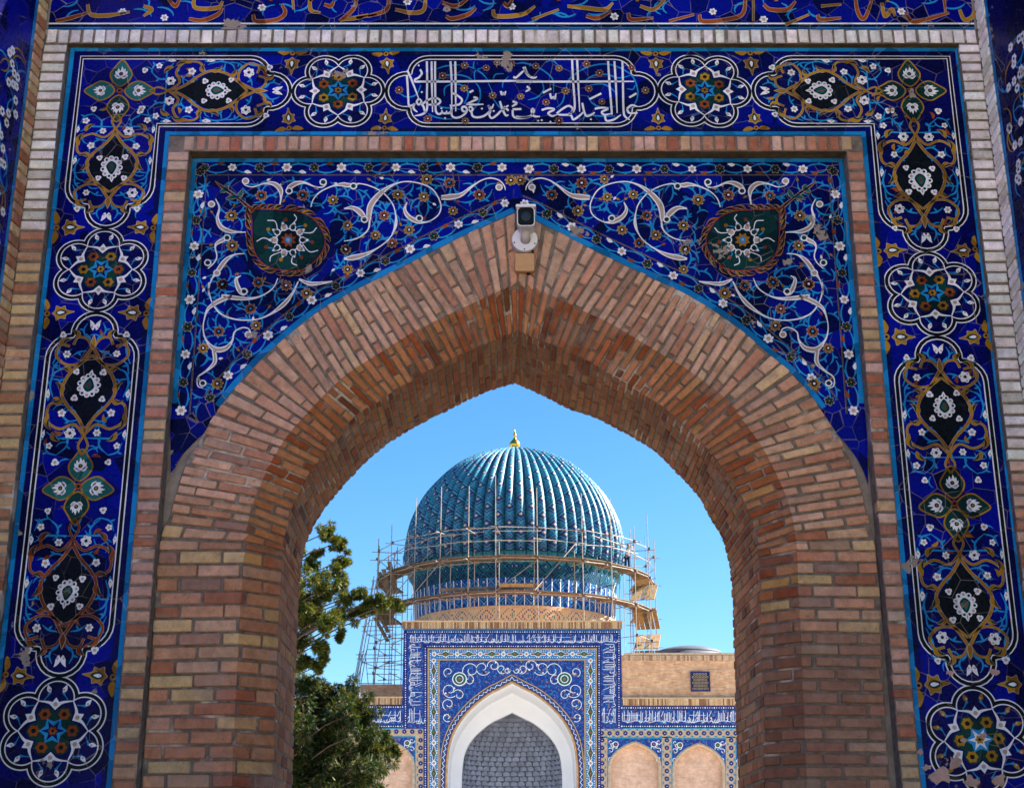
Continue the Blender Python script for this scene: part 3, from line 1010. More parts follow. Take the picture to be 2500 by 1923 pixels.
def place(kind, name, p, parent, rot=0.0, scale=1.0):
    """a shared motif set on a panel facing -Y; rot in radians in the panel's plane"""
    o = bpy.data.objects.new(name, FL[kind])
    link(o, parent)
    q = parent; wl = Vector((0, 0, 0))
    while q is not None: wl += q.location; q = q.parent
    o.location = Vector(p) - wl
    if name in ('flower', 'bud', 'lily', 'palmette', 'medallion'):
        k_ = rng.uniform(0.92, 1.08); rot += rng.uniform(-0.14, 0.14); scale = (scale*k_*rng.uniform(0.94, 1.06), scale*k_)
    o.rotation_euler = (0, -rot, 0)
    o.scale = (scale, 1, scale) if not isinstance(scale, tuple) else (scale[0], 1, scale[1])
    return o

# ------------------------------------------------------------------ tile band
# edge strips: turquoise outside, navy course, along both edges; one strip per run
def strip(x0, x1, z0, z1, y, name, mat, par):
    m_ = MB(); m_.box((x0, y, z0), (x1, y + 0.004, z1)); return padd(m_, name, M[mat], par)
def tiles_run(a, b, horiz, c0, c1, y, L, name, mat, par):
    """a row of separate edging tiles between a and b"""
    n = max(1, round(abs(b - a) / L)); d = (b - a) / n
    for k in range(n):
        m_ = MB(); g = 0.0015
        r0, r1 = a + d*k + g, a + d*(k+1) - g
        dy = rng.uniform(0, 0.0015)
        if horiz: m_.box((r0, y - dy, c0), (r1, y + 0.006, c1))
        else: m_.box((c0, y - dy, r0), (c1, y + 0.006, r1))
        padd(m_, name, M[mat], par)
tw = 0.030
zlo = W(300, 1945, YB).z
ye = YB - 0.0045
tiles_run(XOL + tw, XOR - tw, True, ZT_OUT - tw, ZT_OUT - 0.001, ye, 0.30, 'edging_tile', 'turq', band)
tiles_run(XIL - tw, XIR + tw, True, ZT_IN + 0.001, ZT_IN + tw*0.9, ye, 0.30, 'edging_tile', 'turq', band)
tiles_run(zlo, ZT_OUT, False, XOL + 0.001, XOL + tw, ye, 0.30, 'edging_tile', 'turq', band)
tiles_run(zlo, ZT_IN + tw, False, XIL - tw, XIL - 0.001, ye, 0.30, 'edging_tile', 'turq', band)
tiles_run(zlo, ZT_OUT, False, XOR - tw, XOR - 0.001, ye, 0.30, 'edging_tile', 'turq', band)
tiles_run(zlo, ZT_IN + tw, False, XIR + 0.001, XIR + tw, ye, 0.30, 'edging_tile', 'turq', band)
yn = YB - 0.003
for (a, b, hz, c0, c1) in ((XOL+tw, XOR-tw, True, ZT_OUT-tw-0.030, ZT_OUT-tw-0.003), (XIL-tw, XIR+tw, True, ZT_IN+tw+0.003, ZT_IN+tw+0.026),
                           (zlo, ZT_OUT-tw-0.03, False, XOL+tw+0.003, XOL+tw+0.034), (zlo, ZT_IN+tw+0.02, False, XIL-tw-0.034, XIL-tw-0.003),
                           (zlo, ZT_OUT-tw-0.03, False, XOR-tw-0.034, XOR-tw-0.003), (zlo, ZT_IN+tw+0.02, False, XIR+tw+0.003, XIR+tw+0.034)):
    strip(a, b, c0, c1, yn, 'navy_strip', 'navy', band) if hz else strip(c0, c1, a, b, yn, 'navy_strip', 'navy', band)

AXL = (XOL + XIL)/2; AXR = (XOR + XIR)/2; AZT = (ZT_OUT + ZT_IN)/2
HV = (XIL - XOL)/2 - 0.085          # half width of a cartouche (outline centre line), columns
HH = (ZT_OUT - ZT_IN)/2 - 0.078     # and along the top
bt_ = pl_tf(YB)
def cap(L, h, b=0.135):
    """end of a cartouche: local points from (+h, ...) over the tip at (0, L) to (-h, ...)"""
    pts = []
    b = min(b, h*0.52); nb = b*0.989; r = h - nb
    for k in range(7):
        t = math.pi/2 * (1 - k/6)
        pts.append((nb + r*math.sin(t), L - b*1.15 - r + r*math.cos(t)))
    for k in range(13):
        t = R(97) * (1 - 2*k/12)
        pts.append((b*math.sin(t), L - b + b*math.cos(t)))
    return pts + [(-x, y) for x, y in pts[6::-1]]
def outline(path, par, name='cartouche_border'):
    o = Orn(bt_)
    o.ribbon(path, 0.036, 'white', 1, 1, True); o.ribbon(path, 0.021, 'black', 2.2, 1, True)
    return o.put(name, par)
def field(path, par, col='navy'):
    o = Orn(bt_); o.fill(path, col, 0.6); return o

def arm_ornament(par, O, yd, xd, L, h, full_white=True, warm='ochre', seed=1):
    """scrolls, palmette medallion and flowers of half a cartouche; O centre, yd/xd unit axes in (X, Z)"""
    rr = random.Random(seed)
    k = L / 1.15; w = h / 0.28
    def T(x, y): return (O[0] + xd[0]*x*w + yd[0]*y*k, O[1] + xd[1]*x*w + yd[1]*y*k)
    def P(x, y): q = T(x, y); return Vector((q[0], YB, q[1]))
    rot = math.atan2(yd[1], yd[0]) - math.pi/2
    o = Orn(lambda x, y, l: Vector((*((lambda q: (q[0], YB - l, q[1]))(T(x, y))),)))
    # dark almond round the medallion
    o.blob([(0, 0.40), (0.075, 0.50), (0.150, 0.61), (0.125, 0.72), (0.055, 0.80), (0, 0.90), (-0.055, 0.80), (-0.125, 0.72), (-0.150, 0.61), (-0.075, 0.50)], 'black', 2.5)
    for s in (-1, 1):
        A = lambda pts: [(s*x, y) for x, y in pts]
        for pts, wd in (([(0, 0.36), (0.055, 0.45), (0.12, 0.52), (0.168, 0.61), (0.14, 0.72), (0.065, 0.81), (0.0, 0.92)], 0.016),
                        ([(0, 0.33), (0.07, 0.40), (0.155, 0.37), (0.235, 0.42), (0.238, 0.52), (0.17, 0.56)], 0.013),
                        ([(0, 0.86), (0.08, 0.80), (0.165, 0.80), (0.228, 0.86), (0.205, 0.93), (0.145, 0.92)], 0.013),
                        ([(0.0, 0.90), (0.04, 0.97), (0.10, 0.98), (0.125, 0.93)], 0.013),
                        ([(0, 0.33), (0.03, 0.26), (0.0, 0.20)], 0.011)):
            o.ribbon(A(pts), [wd*1.3]*len(pts), 'tan', 3, 4); o.ribbon(A(pts), wd*1.05, warm, 3.8, 4)
        for a, b_, wd, bd in (((0.165, 0.60), (0.215, 0.68), 0.034, 0.2), ((0.15, 0.56), (0.225, 0.56), 0.030, -0.25), ((0.12, 0.74), (0.185, 0.77), 0.030, 0.2), ((0.235, 0.47), (0.205, 0.36), 0.034, 0.2), ((0.21, 0.92), (0.135, 0.965), 0.034, -0.25), ((0.10, 0.975), (0.145, 1.03), 0.032, 0.25), ((0.2, 0.35), (0.14, 0.29), 0.032, 0.2)):
            o.leaf((s*a[0], a[1]), (s*b_[0], b_[1]), wd*1.15, 'tan', 4, bd*s); o.leaf((s*a[0], a[1]), (s*b_[0], b_[1]), wd, warm, 4.8, bd*s); o.leaf((s*(a[0]*.7+b_[0]*.3), a[1]*.7+b_[1]*.3), (s*b_[0], b_[1]), wd*0.4, 'green', 5.6, bd*s)
        # light blue tendrils
        for pts in ([(0.02, 0.44), (0.10, 0.42), (0.15, 0.46), (0.17, 0.50)], [(0.155, 0.46), (0.10, 0.50), (0.05, 0.47)], [(0.22, 0.58), (0.245, 0.66), (0.225, 0.74), (0.17, 0.77)],
                    [(0.235, 0.70), (0.19, 0.69), (0.175, 0.64)], [(0.04, 0.89), (0.09, 0.88), (0.13, 0.85)], [(0.19, 0.83), (0.23, 0.79), (0.24, 0.72)], [(0.05, 0.98), (0.07, 1.03), (0.05, 1.08)],
                    [(0.02, 0.31), (0.09, 0.31), (0.17, 0.31), (0.235, 0.35)], [(0.10, 0.34), (0.10, 0.26), (0.16, 0.20)], [(0.02, 0.55), (0.07, 0.53), (0.11, 0.57)], [(0.02, 0.72), (0.07, 0.74), (0.10, 0.70)],
                    [(0.16, 0.20), (0.215, 0.22), (0.24, 0.28)], [(0.16, 1.0), (0.21, 0.99), (0.235, 0.95)], [(0.245, 0.80), (0.21, 0.90), (0.23, 0.98)]):
            o.ribbon(A(pts), [0.006] + [0.012]*(len(pts)-2) + [0.004], 'sky', 2, 4)
            q, q0 = pts[-1], pts[-2]
            d = Vector((q[0]-q0[0], q[1]-q0[1])); d.normalize()
            o.leaf((s*pts[1][0], pts[1][1]), (s*(pts[1][0]+d.y*0.034), pts[1][1]-d.x*0.034), 0.014, 'sky', 2.2)
    for q_ in range(34):
        x0, y0 = rr.uniform(-0.23, 0.23), rr.uniform(0.16, 1.0)
        if (abs(x0)/0.15)**1.2 + abs(y0 - 0.65)/0.25 < 1.0: continue
        a_ = rr.uniform(0, 6.28); cv = rr.choice((-1, 1))*0.6; pp = [(x0, y0)]
        for _ in range(3): a_ += cv; pp.append((pp[-1][0] + 0.030*math.cos(a_), pp[-1][1] + 0.030*math.sin(a_)))
        if max(abs(x_) for x_, _ in pp) > 0.245: continue
        if q_ % 3 == 0: o.leaf(pp[0], pp[2], 0.024, warm if q_ % 2 else 'rust', 1.9 + q_*0.01, 0.2)
        else: o.ribbon(pp, [0.004, 0.009, 0.008, 0.003], 'sky', 1.7 + q_*0.01, 3)
    o.leaf((0, 0.90), (0, 1.0), 0.040, 'tan', 4); o.leaf((0, 0.905), (0, 0.99), 0.030, warm, 5)
    o.disc((0, 0.335), 0.016, warm, 5, 8)
    for s in (-1, 1): o.leaf((s*0.012, 1.03), (s*0.036, 1.10), 0.030, 'white', 5, 0.1*s); o.disc((s*0.018, 1.05), 0.007, 'tan', 6, 6); o.leaf((s*0.02, 0.96), (s*0.055, 1.01), 0.022, 'sky', 3)
    o.put('scrollwork', par)
    place('medallion', 'medallion', P(0, 0.655), par, rot, 0.86)
    for s in (-1, 1):
        for kind, x, y, sc in (('six', 0.155, 0.865, 0.9), ('five', 0.155, 0.475, 0.95), ('six', 0.085, 0.345, 0.85), ('tre', 0.085, 0.745, 0.85), ('tre', 0.085, 0.57, 0.85), ('five', 0.205, 0.255, 0.85), ('tre', 0.20, 1.0, 0.9), ('tre', 0.165, 0.155, 0.9)):
            if kind == 'six' and rr.random() < 0.3: kind = 'white'
            place(kind, 'flower', P(s*x + rr.uniform(-.006, .006), y + rr.uniform(-.006, .006)), par, rot + rr.uniform(-.3, .3), sc*0.86)
        place('bud', 'bud', P(s*0.250, 0.60), par, rot, 0.9); place('bud', 'bud', P(s*0.252, 0.335), par, rot, 0.85)

def lily_cluster(par, O, dirs, sc=1.0, warm='ochre'):
    for d in dirs:
        c = (O[0] + d[0]*0.135*sc, O[1] + d[1]*0.135*sc)
        rot = math.atan2(d[1], d[0]) - math.pi/2
        cs, sn = math.cos(rot), math.sin(rot)
        o = Orn(lambda x, y, l: Vector((c[0] + (x*cs - y*sn)*sc, YB - l, c[1] + (x*sn + y*cs)*sc)))
        pts = [(0, -0.10), (0.055, -0.06), (0.078, 0.0), (0.05, 0.055), (0, 0.115), (-0.05, 0.055), (-0.078, 0.0), (-0.055, -0.06)]
        o.blob(pts, 'teal' if d[1] > -0.5 and c[0] < 0 else 'green', 3)
        o.ribbon(catmull(pts, 4, True), 0.010, warm, 4, 1, True)
        o.put('lily_petal_ground', par)
        place('lily', 'lily', (c[0], YB, c[1]), par, rot, 0.85*sc)
    o = Orn(bt_); o.disc(O, 0.022, 'rust', 5, 10); o.disc(O, 0.010, 'black', 6, 8); o.put('cluster_heart', par)

# joints between cartouches, world
def colz(v): return W(1250, v, YB).z
def topx(u): return W(u, 222, YB).x
# left and right L-shaped cartouches
def l_cartouche(AX, sgn, z_end, x_end, seed, fcol='blue'):
    c_h = cap(abs(x_end - AX), HH)          # along the top: y towards the rosette
    c_v = cap(AZT - z_end, HV)
    pts = []
    # horizontal arm cap: local (x, y) -> X = AX + sgn*y, Z = AZT + x*?  ; start on the upper line
    hp = [(AX + sgn*y, AZT + x) for x, y in c_h]
    vp = [(AX + sgn*x, AZT - y) for x, y in c_v]
    path = [(AX - sgn*HV, AZT + HH)] + hp + [(AX + sgn*HV, AZT - HH)] + vp
    f = field(path, band, fcol); f.put('cartouche_field', band)
    outline(path, band)
    lily_cluster(band, (AX, AZT), [(0, 1), (0, -1), (1, 0), (-1, 0)], 0.95)
    arm_ornament(band, (AX, AZT), (sgn, 0), (0, 1), abs(x_end - AX), HH, seed=seed)
    arm_ornament(band, (AX, AZT), (0, -1), (1, 0), AZT - z_end, HV, seed=seed + 1)
l_cartouche(AXL, 1, colz(556), topx(709), 11)
l_cartouche(AXR, -1, colz(612), topx(1838), 21, 'navy')
# vertical cartouches
def v_cartouche(AX, z1, z0, warm, seed):
    zc = (z0 + z1)/2; L = (z1 - z0)/2
    up = [(AX + x, zc + y) for x, y in cap(L, HV)]; dn = [(AX - x, zc - y) for x, y in cap(L, HV)]
    field(up, band, 'blue').put('cartouche_field', band); field(dn, band, 'navy').put('cartouche_field', band)
    outline(up + dn, band)
    lily_cluster(band, (AX, zc), [(0, 1), (0, -1), (0.85, -0.1), (-0.85, -0.1)], 0.95)
    arm_ornament(band, (AX, zc), (0, 1), (1, 0), L, HV, seed=seed)
    arm_ornament(band, (AX, zc), (0, -1), (1, 0), L, HV, warm=warm, seed=seed + 1)
v_cartouche(AXL, colz(764), colz(1649), 'rust', 31)
v_cartouche(AXR, colz(823), colz(1670), 'ochre', 41)
# centre cartouche
cx0, cx1 = topx(943), topx(1604)
cxc = (cx0 + cx1)/2; cl = (cx1 - cx0)/2
rp = [(cxc + y, AZT + x) for x, y in cap(cl, HH)]; lp = [(cxc - y, AZT - x) for x, y in cap(cl, HH)]
field(rp + lp, band, 'blue').put('cartouche_field', band)
outline(rp + lp, band)
# rosettes
ZR = W(826, 222, YB).z
sh = (cx0 - topx(709)) / 2 / 0.314
place('ros_h', 'rosette', (topx(826), YB, AZT), band, 0.03, (sh, min(1.0, (HH + 0.02) / 0.29)))
place('ros_h', 'rosette', (topx(1720), YB, AZT), band, -0.05, (sh, min(1.0, (HH + 0.02) / 0.29)))
sv = (colz(556) - colz(764)) / 2 / 0.314
place('ros_v', 'rosette', (AXL, YB, (colz(556) + colz(764))/2), band, 0, (min(1.05, (HV + 0.02)/0.29), sv))
place('ros_v', 'rosette', (AXR, YB, (colz(612) + colz(823))/2), band, 0.04, (min(1.05, (HV + 0.02)/0.29), (colz(612) - colz(823))/2/0.314))
place('ros_r', 'rosette', (AXL, YB, colz(1649) - 0.314), band, 0.0, (min(1.05, (HV + 0.02)/0.29), 1.0))
place('ros_w', 'rosette', (AXR, YB, colz(1670) - 0.314), band, 0.05, (min(1.05, (HV + 0.02)/0.29), 1.0))
for rx in (AXL, AXR): place('ros_v', 'rosette', (rx, YB, colz(1660) - 1.2), band, 0)
# palmettes in the corners between cartouches
for jx in (topx(709), cx0, cx1, topx(1838)):
    for s in (-1, 1):
        place('palmette', 'palmette', (jx, YB, AZT + s*(HH - 0.045)), band, 0 if s < 0 else math.pi, 0.92)
for AX, zs in ((AXL, (556, 764, 1649)), (AXR, (612, 823, 1670))):
    for v in zs:
        for s in (-1, 1):
            place('palmette', 'palmette', (AX + s*(HV - 0.045), YB, colz(v)), band, s*math.pi/2, 1.0)

# bare plaster where tiles have fallen off, low on the right
rp_ = random.Random(8)
for (u, v, r_) in ((2330,1862,22),(2296,1895,26),(2372,1908,20),(2262,1872,12),(2424,1640,12),(2398,1796,9),(2352,1806,8),(2440,1905,16),(2318,1642,9),(2246,1836,9)):
    o = Orn(px_tf(YB)); o.blob([(u + r_*rp_.uniform(0.5, 1.3)*math.cos(k*0.449), v + r_*rp_.uniform(0.35, 1.05)*math.sin(k*0.449)) for k in range(14)], 'tan', 12.5, 3)
    padd(o.mb, 'bare_plaster_patch', [M['bare']]*len(TM), band)
# ---- centre inscription, stroke by stroke (photo pixels)
insc = Orn(px_tf(YB))
A1 = lambda pts: [(940 + x/6.067, 110 + y/6.067) for x, y in pts]
A2 = lambda pts: [(1260 + x/3.439, 110 + y/3.439) for x, y in pts]
S1 = [[(620,250),(625,500),(620,800),(625,930),(600,1000),(530,1040),(440,1055)], [(690,250),(695,600),(705,1000)], [(742,250),(742,500),(748,900),(760,1000),(800,1030),(840,1010),(845,970)], [(845,1010),(900,1020),(915,980)], [(910,1020),(960,1010),(985,960),(965,890)],
 [(970,250),(985,500),(990,900)], [(1040,250),(1045,600),(1048,990)], [(1000,720),(1080,760),(1140,820),(1110,880),(1040,900),(980,915)], [(985,970),(990,1050),(1040,1085),(1120,1070),(1190,1020),(1215,960),(1180,920),(1140,940),(1160,990),(1215,980)],
 [(325,460),(335,600),(345,800),(355,900),(400,900),(440,870)], [(330,380),(400,540),(500,800)], [(500,800),(470,850),(500,890),(540,850),(510,800)], [(440,870),(420,930),(440,970),(480,1000)], [(530,870),(570,920),(590,990),(600,1010)], [(560,880),(620,830),(700,800),(780,800),(820,840),(790,880),(700,890),(620,890)],
 [(520,370),(545,430),(500,490),(445,520),(450,550),(520,550),(900,549),(1300,545),(1800,540),(2184,537)],
 [(1310,780),(1370,800),(1300,840),(1200,880)], [(1200,880),(1300,890),(1460,885)], [(1240,940),(1270,920),(1300,960),(1270,990),(1240,960)], [(1280,1000),(1300,1060),(1370,1080),(1460,1060),(1530,1010),(1560,960)],
 [(1530,900),(1560,980),(1545,1040),(1580,1090),(1650,1050),(1700,1000),(1740,960)], [(1530,910),(1580,940),(1610,880)], [(1700,840),(1740,960),(1790,1050),(1830,1040)], [(1740,970),(1790,930),(1830,900)], [(1760,920),(1830,980)], [(1715,690),(1730,740),(1755,720),(1770,740),(1790,690)],
 [(1890,840),(1950,870),(1910,900),(1880,920)], [(1890,960),(2020,955)], [(1890,970),(1900,1060),(1970,1090),(2100,1080),(2184,1060)], [(2100,620),(2140,660),(2080,700)], [(1250,710),(1310,680)], [(1900,480),(1940,490),(2010,430),(2070,370)], [(2070,330),(2100,420),(2160,480)]]
S2 = [[(0,312),(400,312),(700,311),(990,310)], [(470,130),(478,300),(492,500),(480,560),(440,580)], [(512,130),(520,300),(534,565)], [(772,140),(785,350),(802,560),(800,590)], [(825,140),(838,350),(848,575)], [(892,140),(897,350),(902,560),(920,610),(955,632)],
 [(340,580),(390,540),(440,515),(475,540),(450,585),(380,590),(340,585)], [(0,605),(60,612),(120,600),(150,560),(140,540),(130,560),(150,600),(200,605)], [(215,550),(270,535),(320,545),(270,575),(300,600),(340,590)], [(440,590),(465,600),(480,630),(530,600),(570,560)], [(555,490),(570,560),(590,600),(630,590),(660,570)],
 [(660,540),(720,530),(770,540),(720,565),(740,590),(800,580)], [(745,600),(760,640),(820,630),(880,590)], [(930,540),(970,510),(1020,520)], [(930,540),(950,575),(1020,575)], [(225,405),(295,370)], [(615,460),(715,410)], [(950,445),(1010,410)], [(285,410),(295,450),(315,440),(325,455),(335,410)], [(60,190),(100,260),(150,280),(175,270)]]
V1 = [[(770,360),(850,330),(950,310),(1110,300)], [(770,530),(850,470),(950,450),(1100,450),(1220,480),(1300,530)], [(1330,530),(1330,400),(1440,340)], [(1230,320),(1350,370),(1450,440),(1520,520)], [(1340,560),(1400,650),(1410,780),(1370,880),(1300,980)], [(880,760),(880,660),(940,600),(1100,590),(1200,650),(1230,750),(1170,880)], [(220,720),(300,770),(400,770),(480,720),(530,600)], [(640,1020),(740,1070),(880,1100),(1000,1100)], [(1530,570),(1590,700)], [(1600,800),(1700,930),(1760,970)], [(1740,640),(1750,560),(1830,470)], [(1600,510),(1640,440),(1760,430)], [(1320,250),(1310,330),(1350,370)], [(780,900),(860,930),(1000,945),(1120,960)]]
V2 = [[(0,160),(70,155),(180,190),(260,240),(310,300),(315,400)], [(220,320),(230,380),(180,440),(100,465)], [(420,360),(440,300),(520,230),(600,190),(700,165),(800,170),(900,210),(980,270),(1020,380),(1010,470),(960,540)], [(580,300),(650,260),(760,250),(860,280),(960,260)], [(410,400),(390,480),(340,530)], [(600,430),(640,490),(720,530),(830,520)], [(620,340),(720,330),(790,360),(830,400)], [(250,150),(300,130),(350,170)], [(560,640),(590,590),(700,600),(830,600)], [(930,370),(980,375),(1000,340)]]
for A_, V_ in ((A1, V1), (A2, V2)):
    for p in V_:
        insc.ribbon(A_(p), [2.0] + [3.4]*(len(p)-2) + [1.6], 'sky', 2.5, 5)
insc.put('vine', band)
for A_, S_, dots in ((A1, S1, [(500,310),(545,705),(835,945),(1435,950),(1610,985),(890,1090)]), (A2, S2, [(185,640),(215,635),(288,648),(628,628)])):
    for p in S_:
        o = Orn(px_tf(YB))
        q = A_(p)
        wd = [5.0]*len(q)
        if len(q) > 2: wd[-1] = 2.6
        o.ribbon(q, wd, 'white', 4, 6)
        o.put('letter_stroke', band)
    for d in dots:
        (u, v), = A_([d]); o = Orn(px_tf(YB)); o.fill([(u-3, v), (u, v+2.8), (u+3, v), (u, v-2.8)], 'white', 4); o.put('letter_dot', band)
for A_, fl in ((A1, [(1180,310,'ochre'),(1500,345,'rust'),(1870,285,'rust'),(855,465,'rust'),(210,675,'rust'),(1595,755,'ochre'),(1175,650,'ochre'),(2010,770,'ochre'),(635,1100,'rust'),(1190,1130,'ochre'),(1660,270,'ochre')]),
               (A2, [(165,180,'rust'),(360,200,'ochre'),(590,165,'rust'),(700,240,'rust'),(970,195,'rust'),(415,390,'ochre'),(610,370,'rust'),(720,480,'rust'),(250,485,'rust'),(1085,385,'ochre'),(360,640,'rust')])):
    for x, y, kd in fl:
        (u, v), = A_([(x, y)]); place(kd, 'flower', W(u, v, YB), band, rng.uniform(0, 1), 0.68)

# ------------------------------------------------------------------ spandrels: traced on the left one, mirrored on the right
G4 = lambda pts: [(440 + x/2.8, 380 + y/2.8) for x, y in pts]
G5 = lambda pts: [(840 + x/2.8, 380 + y/2.8) for x, y in pts]
G6 = lambda pts: [(410 + x/1.905, 680 + y/1.905) for x, y in pts]
SCROLL = [  # points, widths (px), centre line filled tan where broad
 (G4([(425,180),(445,205),(500,217),(570,195),(640,195),(685,235),(690,290),(682,340)]), [2,3,3.5,5,13,15,6,4]),
 (G4([(735,262),(745,225),(790,195),(850,188),(920,215),(975,218),(1000,190),(985,168)]), [4,14,14,7,4,4,3,2]),
 (G4([(893,355),(912,300),(960,250),(1040,212),(1110,200)]) + G5([(20,205),(70,205),(110,195),(190,215),(270,260),(330,330),(352,400),(355,470),(330,540),(290,590),(220,640),(140,680),(60,700),(0,708)]), [3,3.5,4,5,12,14,8,4,4,4,4,4,9,4,4,5,12,16,6,3]),
 (G5([(0,365),(60,360),(110,390),(150,440)]), [4,12,17,10]),
 (G5([(168,440),(180,350),(230,280),(300,222),(380,187),(460,182),(560,207),(620,250),(660,330),(655,390),(620,430),(560,458),(500,452),(440,418),(415,370),(432,320)]), [14,18,16,9,4,4,4,4,4,4,4,4,13,13,9,2]),
 (G5([(176,440),(168,500),(130,545),(70,575),(0,587)]), [6,5,4,4,3]),
 (G5([(665,290),(730,285),(800,270),(880,210),(940,172),(1000,157),(1060,172),(1095,210),(1102,240)]), [13,17,12,6,4,4,4,4,2]),
 (G4([(243,298),(268,360),(255,430),(280,490),(340,520),(400,525),(465,527)]), [3,5,9,14,12,5,3]),
 (G4([(335,548),(300,575),(255,600),(240,630),(252,690),(232,735),(190,775)]), [9,13,10,5,4,4,3]),
 (G4([(440,672),(370,680),(310,720),(258,790),(215,850),(195,920),(197,955)]), [3,5,13,13,4,4,4]),
 (G6([(192,20),(190,50),(205,110),(240,160),(290,185),(350,195),(420,190),(480,165),(540,120),(580,70),(607,15)]), [4,4,4,5,5,4,4,6,13,7,4]),
 (G6([(340,-12),(318,5),(330,50),(352,72),(372,60)]), [2,9,14,12,6]),
 (G6([(250,80),(300,90),(380,95),(440,80),(490,45),(512,0)]), [8,13,8,4,4,3]),
 (G6([(300,85),(240,105),(190,140),(170,190),(165,240),(180,290),(220,330),(270,325),(300,290),(310,250),(345,230),(375,235),(390,260)]), [9,14,9,4,4,6,15,14,6,4,4,4,3]),
 (G6([(215,335),(218,390),(180,430),(140,460),(140,500),(165,510)]), [12,12,6,4,4,3]),
 (G6([(610,5),(660,25),(720,22),(765,15)]), [6,12,8,4]),
]
RINGS = G4([(448,178),(745,245),(978,185),(215,335),(322,565),(190,735),(252,805)]) + G5([(65,212),(140,440),(1060,220),(515,432)]) + G6([(355,62),(375,262),(163,488)])
MEDAL = catmull(G4([(505,385),(600,382),(690,385),(800,395),(900,440),(970,540),(975,620),(930,700),(840,770),(740,780),(640,765),(560,720),(515,640),(503,540),(502,450)]), 4, True)
MC = G4([(742,582)])[0]
FLW = [(p, 'rust') for p in G4([(555,275),(838,272),(290,882),(535,868),(725,890)]) + G5([(275,412),(925,270),(330,600),(720,190)]) + G6([(385,142),(237,247),(255,27)])] + \
      [(p, 'ochre') for p in G4([(350,412),(358,618),(1045,305),(1145,480),(1130,640)]) + G5([(545,285),(368,268),(745,380),(445,510),(15,645),(25,780),(215,545),(1140,172),(565,165)]) + G6([(645,70),(410,220),(165,325),(230,490)])]
def pt_in(p, poly):
    c = False; n = len(poly); j = n - 1
    for i in range(n):
        a, b_ = poly[i], poly[j]
        if (a[1] > p[1]) != (b_[1] > p[1]) and p[0] < (b_[0]-a[0])*(p[1]-a[1])/(b_[1]-a[1]) + a[0]: c = not c
        j = i
    return c
